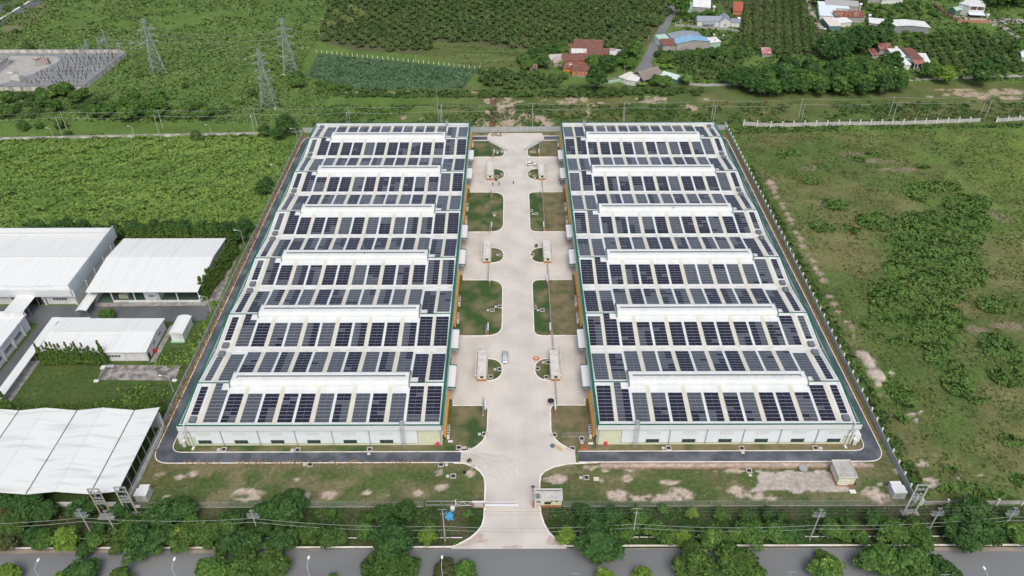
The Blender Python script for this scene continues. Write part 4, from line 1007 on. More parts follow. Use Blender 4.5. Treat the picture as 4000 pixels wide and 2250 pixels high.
# ------------------------------------------------------------ pump house and kiosks
ph = flat_roof_house('pump_house', 'pale green pump house with orange base and flat cement roof by the ring road', 86.2, 126.8, 4.4, 5.4, 3.4, over=(.3, .3, .2, .3), base=.7, cat='pump house')
mb = MB(); mb.box(1.1, 3.2, -.05, .02, 2.2, 2.55); mb.box(.6, 2.8, -.05, .02, .45, .75); mb.build('louvre', plastic, ph)
mb = MB(); mb.box(-.05, .02, 1.5, 3.6, 2.1, 2.6); mb.build('side_louvre', plastic, ph)
def kiosk(x, y, w, d, h, label):
    root = thing('transformer_kiosk', label, 'kiosk', (x, y, 0))
    mb = MB(); mb.box(0, w, 0, d*.62, .2, h); mb.build('cabinet', mat('kiosk_grey', (.60, .61, .59), .6, (.50, .51, .49), 1), root)
    mb = MB(); mb.box(-.1, w+.1, -.1, d*.62+.05, h, h+.12); mb.build('lid', plastic, root)
    mb = MB(); mb.box(.25, w-.25, d*.62+.02, d, .2, h*.93); mb.build('rear_cabinet', mat('kiosk_grey', (.6, .6, .6)), root)
    mb = MB(); mb.box(.2, w-.2, d*.62+.06, d+.06, h*.93, h*.93+.12); mb.build('rear_lid', plastic, root)
    mb = MB(); mb.box(-.2, w+.2, -.2, d+.2, 0, .2); mb.build('plinth', concgrey, root)
    mb = MB(); mb.box(w*.5-.02, w*.5+.02, -.015, 0, .3, h-.1); mb.box(w*.25, w*.25+.5, -.02, 0, h*.5, h*.5+.3); mb.build('door_seam', mat('seam', (.25, .26, .26), .6), root)
kiosk(-98.0, 122.5, 3.0, 3.6, 2.4, 'pale grey transformer kiosk at the left end of the chain-link fence')
kiosk(99.4, 122.7, 3.2, 3.8, 2.4, 'pale grey transformer kiosk at the right end of the chain-link fence')

# ============================================================ OLD FACTORY ON THE LEFT
def gable_x(root, x0, x1, y0, y1, ze, zr, m, name='roof', over=.5, th=.15, yr=None, parent=None):
    """gable roof with its ridge along x"""
    yr = (y0+y1)/2 if yr is None else yr
    pr = [(y0-over, ze-th), (y0-over, ze), (yr, zr), (y1+over, ze), (y1+over, ze-th), (yr, zr-th)]
    mb = MB(); mb.extrude_x(pr, x0-over, x1+over); return mb.build(name, m, parent or root)
def gable_y(root, x0, x1, y0, y1, ze, zr, m, name='roof', over=.5, th=.15, xr=None, parent=None):
    xr = (x0+x1)/2 if xr is None else xr
    pr = [(x0-over, ze-th), (x0-over, ze), (xr, zr), (x1+over, ze), (x1+over, ze-th), (xr, zr-th)]
    mb = MB(); mb.extrude_y(pr, y0-over, y1+over); return mb.build(name, m, parent or root)
def wall_body(root, x0, x1, y0, y1, h, m, name='wall'):
    mb = MB(); mb.box(x0, x1, y0, y1, 0, h); return mb.build(name, m, root)
def window(root, x0, x1, y, z0, z1, n=2, frame=plastic, face='y', d=-1, nm='window'):
    mb = MB()
    if face == 'y': mb.box(x0, x1, min(y, y+d*.06), max(y, y+d*.06), z0, z1)
    else: mb.box(min(y, y+d*.06), max(y, y+d*.06), x0, x1, z0, z1)
    f = mb.build(nm, frame, root); mb = MB(); w_ = (x1-x0)/n
    for i in range(n):
        a, b = x0+i*w_+.08, x0+(i+1)*w_-.08; q = sorted((y+d*.06, y+d*.09))
        if face == 'y': mb.box(a, b, q[0], q[1], z0+.08, z1-.08)
        else: mb.box(q[0], q[1], a, b, z0+.08, z1-.08)
    mb.build('pane', mat('pane_bluegrey', (.10, .14, .15), .2, spec=.6), f); return f
# F1 big hall
rt = thing('factory_hall', 'large white factory hall with a tall parapet at the upper left', 'factory', (0, 0, 0))
wall_body(rt, -250, -149.9, 204.8, 236.6, 7.4, wallwhite)
gable_x(rt, -250, -150.2, 203.6, 238, 7.2, 8.9, roofwhite, over=.0, yr=220.5)
mb = MB(); mb.box(-250, -149.0, 203.2, 203.55, 4.4, 7.1); mb.build('front_fascia', mat('factory_fascia', (.66, .69, .70), .6), rt)
mb = MB(); mb.box(-149.9, -149.6, 203.2, 239.6, 4.6, 9.6); mb.build('side_parapet', mat('factory_parapet', (.50, .56, .58), .6, (.56, .61, .62), .2), rt)
mb = MB(); mb.box(-250, -150.1, 238.3, 238.7, 6.6, 9.3); mb.build('rear_parapet', mat('factory_fascia', (.6, .6, .6)), rt)
mb = MB(); mb.box(-250, -150.3, 220.2, 220.8, 8.88, 9.0); mb.build('ridge_cap', mat('cap_grey', (.66, .67, .66), .6), rt)
for x in (-150.3, -161, -172.5, -184, -195.5, -207): mb = MB(); mb.box(x-.3, x+.3, 204.2, 204.8, 0, 7.0); mb.build('pilaster', wallwhite, rt)
window(rt, -158.2, -153.4, 204.8, 1.6, 2.9, 5); window(rt, -172, -168, 204.8, 1.6, 2.9, 3); window(rt, -184, -179, 204.8, 1.6, 2.9, 4)
mb = MB(); mb.box(-168, -162.2, 204.6, 204.82, 0, 3.6); mb.build('doorway', darkm, rt); mb = MB(); mb.box(-161.9, -160.6, 204.6, 204.82, 0, 2.4); mb.build('door', darkm, rt)
for yy in (212, 219, 226, 233): mb = MB(); mb.box(-149.6, -149.3, yy, yy+.5, 0, 4.6); mb.build('pilaster', wallwhite, rt)
# F2 open-fronted shed
rt = thing('open_shed', 'white shed with an open green-floored front behind the columnar hedge', 'factory', (0, 0, 0))
mb = MB(); mb.box(-144, -107.6, 215, 235.8, 0, 5.6); mb.box(-144.3, -144, 205.2, 236, 0, 5.7); mb.box(-107.9, -107.6, 205.2, 215, 0, 1.2); mb.build('wall', wallwhite, rt)
gable_x(rt, -145.0, -107.2, 203.8, 236.0, 6.1, 7.6, roofwhite, over=.25, yr=222)
mb = MB(); mb.box(-144, -107.6, 205.2, 215, .15, .2); mb.build('floor', greenfloor, rt)
for i, x in enumerate((-144.1, -137.9, -130.2, -123, -115.4, -107.9)): mb = MB(); mb.box(x-.15, x+.15, 205.2, 205.5, 0, 6.0); mb.build('column', plastic, rt)
for a, b in ((-137.9, -123.2), (-122.8, -108)): mb = MB(); mb.box(a, b, 205.3, 205.5, 0, 1.1); mb.build('low_wall', wallwhite, rt)
mb = MB(); mb.box(-127.4, -122.2, 206.4, 206.6, .2, 4.6); mb.box(-122.4, -122.2, 206.6, 215, .2, 4.6); mb.build('booth', wallwhite, rt); window(rt, -125.8, -123.8, 206.4, 1.6, 2.8, 3)
mb = MB(); mb.box(-137.0, -133.8, 207.5, 209, .2, 1.8); mb.build('bench', mat('bench_cream', (.55, .56, .42), .7), rt)
# F3 middle building
rt = thing('workshop', 'low white workshop behind the row of columnar trees', 'workshop', (0, 0, 0))
wall_body(rt, -147.8, -114.9, 176.0, 191.4, 4.1, wallwhite)
gable_x(rt, -148.2, -114.6, 175.5, 191.6, 4.3, 5.1, roofwhite, over=.25, yr=184.3)
mb = MB(); mb.box(-147, -126, 184.1, 184.5, 5.05, 5.2); mb.build('ridge_cap', mat('cap_grey', (.6, .6, .6)), rt)
window(rt, -127.2, -123.2, 176.0, 1.6, 2.6, 4)
for x in (-121.8, -115.3): mb = MB(); mb.box(x-.1, x+.1, 175.75, 176.0, 0, 4.1); mb.build('downpipe', plastic, rt)
mb = MB(); mb.box(-114.9, -114.82, 176.6, 177.7, 0, 2.4); mb.build('door', darkm, rt)
mb = MB(); mb.box(-114.9, -113.9, 179.6, 180.6, 0, 1.1); mb.build('cabinet', redm, rt)
for a, b in ((181, 183), (185.5, 187.5)): window(rt, a, b, -114.9, 1.8, 2.8, 2, face='x', d=1)
# F4 left edge building
rt = thing('workshop', 'white workshop with barred windows cut by the left edge', 'workshop', (0, 0, 0))
wall_body(rt, -200, -160.3, 165, 192, 5.6, wallwhite)
mb = MB(); mb.extrude_y([(-200, 6.4), (-160.6, 5.6), (-160.6, 5.8), (-200, 6.6)], 164, 191.2); mb.build('roof', roofwhite, rt)
mb = MB(); mb.box(-200, -160.0, 191.3, 192.3, 5.5, 7.0); mb.build('rear_parapet', wallwhite, rt); mb = MB(); mb.box(-160.6, -159.8, 163.5, 192.3, 5.45, 5.95); mb.build('gutter', plastic, rt)
for i in range(4): a = 187.2-i*6.0; window(rt, a-3.8, a, -160.3, 1.7, 3.2, 4, face='x', d=1); mb = MB(); mb.box(-160.3, -159.9, a+.9, a+1.2, 0, 5.5); mb.build('pilaster', wallwhite, rt)
# F5 small kiosk building
rt = thing('small_store', 'small white store with a shallow curved roof beside the old workshop', 'store', (0, 0, 0))
wall_body(rt, -110.7, -106.7, 185.2, 193.6, 3.5, wallwhite)
mb = MB(); mb.extrude_y([(-111, 3.4), (-111, 3.55), (-109.9, 4.0), (-108.7, 4.15), (-107.5, 4.0), (-106.4, 3.55), (-106.4, 3.4)], 184.9, 193.9); mb.build('roof', roofwhite, rt)
mb = MB(); mb.box(-106.7, -106.62, 187, 190.5, 1.0, 2.7); mb.box(-106.7, -106.62, 191, 192.4, 0.1, 2.4); mb.build('shutter', mat('pale_shutter', (.55, .60, .60), .6), rt)
mb = MB(); mb.box(-110.9, -106.5, 184.4, 185.2, 0, .5); mb.build('base', mintsheet, rt)
# F6 multi-gable shed at the lower left
rt = thing('factory_shed', 'wide white shed with four gabled roof bays at the lower left', 'factory', (0, 0, 0))
xs6 = [-190, -181.8, -173.6, -165.4, -156.9, -148.6, -140.2, -132.6, -123.8, -116.2, -107.6, -100.9-.0]
zz = [7.0, 6.0, 7.0, 6.0, 7.0, 6.0, 7.0][::-1]
vx = [(-206, 6.2), (-197.5, 7.3), (-189, 6.2), (-181, 7.3), (-173, 6.2), (-165, 7.3), (-156.6, 6.2), (-148.3, 7.3), (-139.8, 6.2), (-131.8, 7.3), (-123.3, 6.2), (-115.6, 7.3), (-107, 6.2), (-99.6, 7.35)]
vx = [(x*1.0, z) for x, z in vx]
pr = vx+[(x, z-.15) for x, z in vx[::-1]]
mb = MB(); mb.extrude_y(pr, 120.2, 149.0); mb.build('roof', roofx, rt)
mb = MB()
for x, z in vx[2::2]:
    if z < 7: mb.box(x-.14, x+.14, 120.2, 149.0, z-.02, z+.06)
mb.build('valley_gutter', mat('valley_dark', (.10, .11, .11), .8), rt)
mb = MB()
for x, z in vx[1::2]: mb.box(x-.1, x+.1, 120.3, 148.9, z-.02, z+.05)
mb.build('ridge_cap', mat('cap_grey', (.6, .6, .6)), rt)
wall_body(rt, -206, -99.9, 121.0, 121.25, 1.6, wallwhite)
mb = MB(); mb.box(-99.9, -99.7, 121, 148.5, 0, 1.6); mb.box(-206, -99.7, 148, 148.3, 0, 6.0); mb.build('wall', wallwhite, rt)
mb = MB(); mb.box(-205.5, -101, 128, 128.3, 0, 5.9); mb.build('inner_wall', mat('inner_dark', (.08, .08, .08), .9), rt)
for x in (-189, -173, -156.6, -139.8, -123.3, -107): mb = MB(); mb.box(x-.2, x+.2, 121.3, 121.7, 0, 6.0); mb.build('column', concpole, rt)
for i in range(8): yy = 122.5+i*3.4; mb = MB(); mb.tube((-99.95, yy, 1.6), (-99.95, yy, 7.0), .09, None, 5); mb.build('column', galv, rt)
def awning(label, xa, xb, y0, y1, z, rise, legs, m=roofwhite, grp=None):
    rt = thing('covered_walkway', label, 'canopy', (0, 0, 0), 0, grp)
    xm = (xa+xb)/2; P = []
    for i in range(7):
        t = i/6; P.append((xa+(xb-xa)*t, z+rise*(1-(2*t-1)**2)))
    pr = P+[(a, b-.1) for a, b in P[::-1]]
    mb = MB(); mb.extrude_y(pr, y0, y1); mb.build('roof', m, rt)
    for x, y in legs: mb = MB(); mb.tube((x, y, 0), (x, y, z), .08, None, 6); mb.build('leg', galv, rt)
    return rt
awning('wide arched white canopy over the passage to the large hall', -169.2, -162.7, 194.5, 206.0, 4.6, .7, [(-162.9, 203.6), (-169, 203.6), (-162.9, 198), (-169, 198)])
awning('narrow arched white canopy leading to the open shed', -146.6, -142.9, 196.8, 207.6, 3.4, .5, [(-146.4, 197.2), (-143.1, 197.2), (-146.4, 203), (-143.1, 203)])
awning('long flat white covered walkway running down beside the old lawn', -153.0, -150.1, 156.5, 193.8, 3.1, .15, [(-152.8, 158+6*i) for i in range(6)]+[(-150.3, 158+6*i) for i in range(6)])
mb = MB(); mb.box(-150.1, -140, 191.8, 193.6, 3.1, 3.25); o = mb.build('awning_strip', roofwhite); tag(o, 'narrow white eave strip along the back of the middle workshop', 'canopy')
mb = MB(); mb.tube((-126.5, 172.6, .9), (-124.1, 172.6, .9), .55, None, 12); o = mb.build('water_tank', mat('steel_tank', (.60, .63, .65), .25, metal=.7)); tag(o, 'small horizontal steel tank at the upper edge of the stained slab', 'tank')
mb = MB(); mb.box(-128.6, -127.3, 172, 173.4, 0, .5); o = mb.build('concrete_block', plastic); tag(o, 'white square block beside the small steel tank', 'block')
for i, (x, y, l) in enumerate(((-127.6, 166.8, 'lower left corner'), (-103.6, 166.9, 'lower right corner'))): mb = MB(); mb.box(x-.7, x+.7, y-.4, y+.5, 0, .35); o = mb.build('concrete_block', plastic); tag(o, 'flat white block at the %s of the stained slab' % l, 'block')

# ============================================================ POLES, LAMPS, WIRES
def pole_mesh(h, arms, r=.17):
    mb = MB(); mb.tube((0, 0, 0), (0, 0, h), r, r*.6, 8); return mb
def utility_pole(x, y, h, label, group, style=0, rz=0):
    root = thing('utility_pole', label, 'utility pole', (x, y, 0), rz, group)
    mb = MB(); mb.tube((0, 0, 0), (0, 0, h-.9), .2, .13, 8); mb.build('post', concpole, root)
    if style == 0:
        mb = MB(); mb.box(-.9, .9, -.05, .05, h-1.2, h-1.08); mb.build('crossarm', galv, root)
        mb = MB(); mb.tube((0, 0, h-.9), (0, 0, h), .05, .03, 5)
        for xx in (-.8, .8, 0): mb.tube((xx, 0, h-1.1 if xx else h-.2), (xx, 0, h-.8 if xx else h+.1), .06, None, 5)
        mb.build('insulator', insul, root)
    elif style == 1:
        mb = MB(); mb.tube((0, 0, h-.9), (0, 0, h+.2), .07, None, 5); mb.box(-1.0, 1.0, -.05, .05, h-.1, h+.02); mb.box(-.6, .6, -.05, .05, h-1.8, h-1.7); mb.build('crossarm', galv, root)
        mb = MB();
        for z in (h-2.6, h-3.4): mb.tube((-.35, 0, z), (.1, 0, z), .08, None, 5)
        mb.build('insulator', insul, root)
    else:
        for zz, L in ((h-.3, .5), (h-1.6, 1.4), (h-2.6, 1.6), (h-2.9, 1.2)):
            mb = MB(); mb.box(-L, L, -.08, .0, zz, zz+.1); mb.box(-L, L, .35, .43, zz, zz+.1)
            for q in (-L, 0, L-.1): mb.box(q, q+.08, 0, .35, zz, zz+.08)
            mb.build('crossarm', galv, root)
        mb = MB(); mb.tube((0, 0, h-.9), (-.2, 0, h+.1), .07, None, 5)
        for q in (-1.5, -.9, -.3, .3, .9, 1.5): mb.tube((q, -.04, h-1.5), (q*.9, -.3, h-.9), .06, .04, 5); mb.tube((q, -.04, h-2.5), (q, -.04, h-2.1), .07, None, 5)
        mb.tube((.2, -.2, h-2.2), (.9, -.2, h-.5), .05, None, 4); mb.tube((-.2, -.2, h-2.2), (-1.0, -.2, h-.7), .05, None, 4)
        mb.build('insulator', galv, root)
    return root
px = [-216, -170, -124.5, -79, -34, 10.6, 55.7, 100, 144, 190, 237]
def row1(x): return 339.2+(x+216)*.0362
for i, x in enumerate(px):
    utility_pole(x, row1(x), 11.0, '%s pole from the left in the farther of the two lines behind the site' % nth(i+1), 'pairs of concrete poles behind the site', 0)
    utility_pole(x-.2, row1(x)-4.9, 10.4, '%s pole from the left in the nearer of the two lines behind the site' % nth(i+1), 'pairs of concrete poles behind the site', 0)
def wire(a, b, sag, r=.03, n=10):
    a, b = Vector(a), Vector(b); P = []
    for i in range(n+1):
        t = i/n; p = a.lerp(b, t); p.z -= sag*4*t*(1-t); P.append(p)
    return P
def wires(label, spans, r=.03, m=None, grp=None):
    mb = MB()
    for a, b, sg in spans: mb.path(wire(a, b, sg), r, 4)
    o = mb.build('power_line', m or mat('wire', (.40, .44, .42), .5)); tag(o, label, 'wire', grp or 'overhead wires'); return o
ext = [-262]+px+[283]
for off, dz, nm in ((0, 9.9, 'farther'), (-4.9, 9.3, 'nearer')):
    for dy, w_ in ((-.8, 'front'), (.8, 'rear')):
        wires('%s wire of the %s pole line behind the site' % (w_, nm), [((a+(dy*.9), row1(a)+off+dy*.1, dz), (b+(dy*.9), row1(b)+off+dy*.1, dz), .9) for a, b in zip(ext[:-1], ext[1:])], .028)
fp = [(-150, 111.5, 9.2, 1), (-105.9, 113.3, 9.2, 2), (-98.9, 112.5, 9.8, 2), (-63.7, 113.0, 9.0, 2), (-16.6, 110.5, 12.8, 1), (30.0, 111.0, 12.2, 1), (74.0, 110.5, 12.3, 2), (104.1, 112.4, 10.0, 2), (123.0, 112.9, 9.4, 2)]
lab = ['', 'roadside pole with ladder-like steel crossarms, leftmost beside the two portal frames', 'roadside pole crowded with steel crossarms below the left portal frames', 'roadside pole with small crossarms among the trees left of the entrance',
       'slim concrete pole with a T top on the grass just left of the entrance', 'slim concrete pole with a T top right of the entrance guardhouse', 'leaning-looking pole with long switch bars in front of the pump house',
       'roadside pole with cluttered crossarms beside the right portal frame', 'stout roadside pole with two wide crossarms near the right edge']
for (x, y, h, st), l in list(zip(fp, lab))[1:]: utility_pole(x, y, h, l, 'roadside poles in front of the site', st)
for k, (z, dy, nm) in enumerate(((6.6, 0, 'upper'), (5.5, .3, 'lower'))):
    pp = [(-200, 111.5), (-150, 111.5), (-105.9, 113.1), (-63.7, 112.8), (-16.6, 110.4), (30, 110.9), (74, 110.4), (123, 112.7), (170, 112.7)]
    wires('%s of the two thick cables strung along the roadside poles' % nm, [((a[0], a[1]-.25-dy, z), (b[0], b[1]-.25-dy, z), 1.3) for a, b in zip(pp[:-1], pp[1:])], .045, mat('cable', (.36, .40, .36), .6))
for k, dx in enumerate((-.9, 0, .9)):
    pp = [(-16.6, 110.5, 12.6), (30, 111, 12), (74, 110.5, 12.0), (123, 112.9, 9.3)]
    wires('%s of the three thin top wires crossing over the entrance drive' % nth(k+1), [((a[0], a[1]+dx, a[2]), (b[0], b[1]+dx, b[2]), .8) for a, b in zip(pp[:-1], pp[1:])], .02, mat('thin_wire', (.16, .18, .18), .5))
# H frames
def portal(x0, x1, y, h, label, m, slab=True):
    root = thing('portal_frame', label, 'pylon', (x0, y, 0), 0, 'two-post portal frames by the road'); w_ = x1-x0
    for xx in (0, w_): mb = MB(); mb.tube((xx, 0, 0), (xx, 0, h), .24, .17, 8); mb.build('post', m, root)
    for z in (h-.1, h-1.7, h-3.6, h-4.8, h-5.8, 1.0):
        mb = MB(); mb.box(0, w_, -.22, -.1, z-.12, z+.06); mb.box(0, w_, .1, .22, z-.12, z+.06); mb.build('beam', galv, root)
    mb = MB()
    for xx in (.5, w_/2, w_-.5):
        mb.tube((xx, 0, h-1.6), (xx, 0, h-.9), .09, .06, 6); mb.tube((xx, 0, h-3.5), (xx+.15, 0, h-2.6), .1, .06, 6); mb.tube((xx, .3, h-4.7), (xx, .3, h-4.1), .08, None, 6)
    mb.build('insulator', insul, root)
    mb = MB(); mb.tube((w_/2, 0, 1), (w_/2-.5, 0, h-5.8), .05, None, 5); mb.build('cable', galv, root)
    if slab: mb = MB(); mb.box(-.8, w_+.8, -1.0, .9, 0, .25); mb.build('base_slab', concgrey, root)
portal(-105.0, -102.3, 117.9, 11.3, 'brown-posted two-post portal frame at the lower left, left one of the pair', mat('brown_pole', (.40, .33, .25), .8))
portal(-98.6, -95.9, 118.3, 11.4, 'grey two-post portal frame at the lower left, right one of the pair', concpole)
portal(100.7, 103.5, 118.4, 11.3, 'white two-post portal frame on a slab at the right end of the fence', mat('pale_pole', (.60, .60, .57), .8))
# street lamps
def lamp(x, y, h, label, group, arm=(1.6, 0), hk=1.0):
    root = thing('street_lamp', label, 'street lamp', (x, y, 0), 0, group)
    mb = MB(); mb.tube((0, 0, 0), (0, 0, h*.93), .11, .07, 6); P = [Vector((0, 0, h*.93)), Vector((arm[0]*.35, arm[1]*.35, h*.985)), Vector((arm[0], arm[1], h))]; mb.path(P, .05, 5); mb.build('post', mat('lamp_post', (.55, .58, .58), .5), root)
    mb = MB(); mb.sphere((arm[0]*1.15, arm[1]*1.15, h), .3*hk, 8, 5, (1.5 if arm[0] else .8, 1.5 if arm[1] else .8, .5)); mb.build('lamp_head', lampm, root)
for i, (x, y, h) in enumerate(((-217.8, 329.6, 6.2), (-180, 331.2, 6.2), (-143.6, 332.6, 6.2))):
    lamp(x, y, h, '%s of the three thin street lamps along the whitewashed field wall' % nth(i+1), 'lamps along the field wall', (-1.3, 0))
for i, (x, y, h) in enumerate(((-102.2, 162.2, 7.0), (-102.2, 199.1, 7.8), (-102.4, 240.1, 7.2), (-102.2, 293.5, 6), (-102.0, 329.7, 5.6))):
    lamp(x, y, h, '%s street lamp from the near end, leaning out beside the left perimeter wall' % nth(i+1), 'lamps along the left perimeter wall', (-1.9, 0))
for i, (a, b) in enumerate((('w0', (385, 1280)), ('w0', (1755, 1270)), ('w1', (530, 1255)), ('w1', (1872, 1250)), ('w3', (2175, 1360)))):
    p = T(a, b[0], b[1], 8.2); lamp(p.x, p.y-.6-1.6, 8.2, '%s white road lamp from the left over the front road' % nth(i+1), 'lamps over the front road', (0, 1.9), 1.25)
for i, (tl, a, b) in enumerate((('w2', 642, 1418), ('w3', 232, 1404), ('w3', 1785, 1428))):
    p = T(tl, a, b, 10); utility_pole(p.x, p.y, 10, '%s pole top rising at the bottom edge of the picture' % nth(i+1), 'poles beyond the front road', 1)
# lattice pylons
def lattice_tower(x, y, h, base, label, group, arms, rz=0, heads=True, name='lattice_pylon'):
    root = thing(name, label, 'pylon', (x, y, 0), rz, group)
    hw = lambda z: base/2*(1-z/h)**1.15*(1 if z < h*.5 else 1)+.45 if z < h*.62 else .45+base/2*(1-.62)**1.15*(h-z)/(h*.38)*.6
    mb = MB(); n = 9; zs = [h*(1-(1-i/n)**1.25) for i in range(n+1)]; r = .085
    cor = [(-1, -1), (1, -1), (1, 1), (-1, 1)]
    for za, zb in zip(zs[:-1], zs[1:]):
        a, b = hw(za), hw(zb)
        for k in range(4):
            c, d = cor[k], cor[(k+1) % 4]
            mb.tube((c[0]*a, c[1]*a, za), (c[0]*b, c[1]*b, zb), r*1.3, None, 4, False)
            mb.tube((c[0]*a, c[1]*a, za), (d[0]*b, d[1]*b, zb), r*.8, None, 4, False); mb.tube((d[0]*a, d[1]*a, za), (c[0]*b, c[1]*b, zb), r*.8, None, 4, False)
            mb.tube((c[0]*b, c[1]*b, zb), (d[0]*b, d[1]*b, zb), r*.8, None, 4, False)
    mb.build('tower_body', lattice, root)
    for z, L in arms:
        mb = MB(); a = hw(z)
        for sx in (-1, 1):
            for sy in (-1, 1): mb.tube((sx*a, sy*a, z), (sx*L, 0, z+.3), r*.9, None, 4, False); mb.tube((sx*a, sy*a, z+1.3), (sx*L, 0, z+.3), r*.9, None, 4, False)
            for q in (.35, .65): mb.tube((sx*(a+(L-a)*q), -a*(1-q), z+.3*q), (sx*(a+(L-a)*q), a*(1-q), z+.3*q), r*.6, None, 4, False)
        mb.build('crossarm', lattice, root)
        mb = MB()
        for sx in (-1, 1): mb.tube((sx*L, 0, z+.3), (sx*L, 0, z-1.6), .09, None, 5)
        mb.build('insulator_string', galv, root)
    for c in cor:
        if base > 3: mb = MB(); mb.box(c[0]*(base/2+.45)-.5, c[0]*(base/2+.45)+.5, c[1]*(base/2+.45)-.5, c[1]*(base/2+.45)+.5, -.2, .35); mb.build('footing', conc, root)
    return root
A_ = [(17, 4.6), (20.5, 4.0), (24, 4.6), (27.5, 3.0)]
lattice_tower(-198.6, 412.6, 30, 6.2, 'tall grey lattice pylon beside the substation corner', 'lattice pylons in the left field', A_[:3]+[(28.5, 2)], R(35))
lattice_tower(-124, 412.3, 30, 6.2, 'tall grey lattice pylon farthest right, at the upper corner of the crop field', 'lattice pylons in the left field', [(16, 4.2), (20, 4.5), (24, 4.5), (28.8, 2.2)], R(8))
lattice_tower(-124.8, 367.4, 30, 6.4, 'tall grey lattice pylon nearest the warehouses, in front of the other one', 'lattice pylons in the left field', [(14.5, 4.0), (18.5, 4.3), (22.5, 4.3), (26.5, 3.2)], R(5))
lattice_tower(-37.9, 355.0, 20, 1.0, 'slender lattice mast standing behind the left warehouse roof', None, [], 0) if False else None
mb = MB(); mb.tube((0, 0, 0), (0, 0, 19.5), .22, .07, 6); mb.tube((0, 0, 7), (0, 0, 12), .28, .2, 6); o = mb.build('lightning_mast', galv); o.location = (-35.6, 345, 0); tag(o, 'very tall thin mast behind the left warehouse, taller than the poles', 'mast')
P3 = [(-260, 417), (-198.6, 412.6), (-124, 412.3)]
for k, (z, L) in enumerate(((17, 4.6), (20.5, 4.0), (24, 4.6))):
    for sx in (-1, 1):
        wires('high-voltage wire, %s level %s side, between the lattice pylons and substation' % (('lowest', 'middle', 'upper')[k], 'near' if sx < 0 else 'far'), [((-232, 424+sx*2, 14+k), (-198.6+sx*1, 412.6+sx*L*.8, z-1), 2), ((-198.6+sx, 412.6+sx*L*.8, z-1), (-124+sx*L, 412.3, z-1), 2.5)], .03)
# ------------------------------------------------------------ substation
sub = [(-330, 387.0), (-274.6, 387.2), (-229.4, 388.2), (-226.8, 437.6), (-231.6, 441.6), (-330, 442)]
sheet('substation_yard', sub, .12, mat('grey_gravel', (.27, .28, .285), .9, (.21, .22, .225), .5, bump=.3), .2)
sheet('substation_path', [(-330, 389), (-283, 389), (-268, 412), (-262, 431), (-268, 437), (-330, 440)], .15, mat('yard_path', (.44, .43, .41), .9, (.36, .355, .34), .3), .03)
root = thing('substation_wall', 'white stained wall with joints round the electricity substation', 'wall', (0, 0, 0))
swm = mat('stained_whitewash', (.62, .62, .58), .9, (.34, .33, .31), .35, stretch=(1, 1, .3), lo=.42, hi=.62)
mb = MB(); ribbon(mb, [(-330, 386.8), (-229.2, 387.8), (-226.4, 438), (-231.6, 442.4), (-330, 442.6)], .25, 0, 2.3); mb.build('wall_panel', swm, root)
mb = MB(); ribbon(mb, [(-330, 386.8), (-229.2, 387.8), (-226.4, 438), (-231.6, 442.4), (-330, 442.6)], .4, 2.3, 2.42); mb.build('coping', mat('coping_dark', (.20, .18, .17), .9), root)
for i in range(16): mb = MB(); x = -300+i*4.7; mb.box(x, x+.2, 386.5, 387.0, 0, 2.4); mb.build('pier', mat('pier_grey', (.35, .34, .32), .9), root)
for i in range(14): mb = MB(); yy = 389+i*3.6; xx = -229.2+(yy-387.8)*.056; mb.box(xx, xx+.35, yy, yy+.25, 0, 2.4); mb.build('pier', mat('pier_grey', (.3, .3, .3)), root)
root = thing('control_building', 'substation control building with blue solar roof and white columns', 'building', (0, 0, 0))
wall_body(root, -330, -289.5, 409, 426, 3.6, mat('control_wall', (.30, .40, .42), .6, (.5, .55, .55), .8))
mb = MB(); mb.extrude_y([(-330, 4.6), (-288.3, 4.0), (-288.3, 4.3), (-330, 4.9)], 407.5, 428); mb.build('roof', concgrey, root)
mb = MB(); mb.extrude_y([(-330, 5.0), (-294, 4.45), (-294, 4.52), (-330, 5.07)], 413, 426.5); mb.build('solar_panel', mat('blue_solar', (.05, .14, .30), .3), root)
for i in range(9): mb = MB(); mb.box(-289.4, -288.8, 409.3+i*2, 409.75+i*2, 0, 4.1); mb.build('column', plastic, root)
def transformer(x, y, rz, label, m, grp=None):
    root = thing('power_transformer', label, 'transformer', (x, y, 0), rz)
    mb = MB(); mb.box(-2.6, 2.6, -1.3, 1.3, .5, 3.4); mb.build('tank', m, root)
    mb = MB()
    for i in range(9): mb.box(2.8, 4.0, -1.6+i*.38, -1.5+i*.38, .6, 3.6); mb.box(-2.4+i*.5, -2.32+i*.5, 1.35, 2.2, .7, 3.2)
    mb.build('radiator', m, root)
    mb = MB(); mb.tube((-3.4, -.9, 4.2), (0, -.9, 4.2), .7, None, 12); mb.tube((-2, -.9, 3.4), (-2, -.9, 3.6), .3, None, 6); mb.build('conservator', m, root)
    mb = MB();
    for i in range(3): mb.tube((-1+i*1.3, .3, 3.4), (-1+i*1.6, .9, 5.0), .16, .1, 6)
    mb.build('bushing', insul, root)
    mb = MB(); mb.box(-3.2, 4.2, -1.9, 2.4, .1, .5); mb.build('plinth', concgrey, root)
transformer(-272.5, 401.5, R(-20), 'cream power transformer at the near left of the substation yard', mat('transformer_cream', (.60, .61, .57), .6))
transformer(-270, 424.5, R(15), 'rusty grey power transformer at the far side of the substation yard', mat('transformer_rust', (.36, .36, .36), .7, (.40, .20, .16), .9, lo=.45, hi=.6))
mb = MB(); mb.box(-7, 0, -2.6, 2.6, 2.2, 2.5); mb.box(-6.8, -.2, -2.3, 2.3, 0, 2.2); o = mb.build('store_shed', mat('shed_pale', (.66, .72, .72), .6)); o.location = (-277.5, 390.8, .1); tag(o, 'small flat white shed just inside the near substation wall', 'shed')
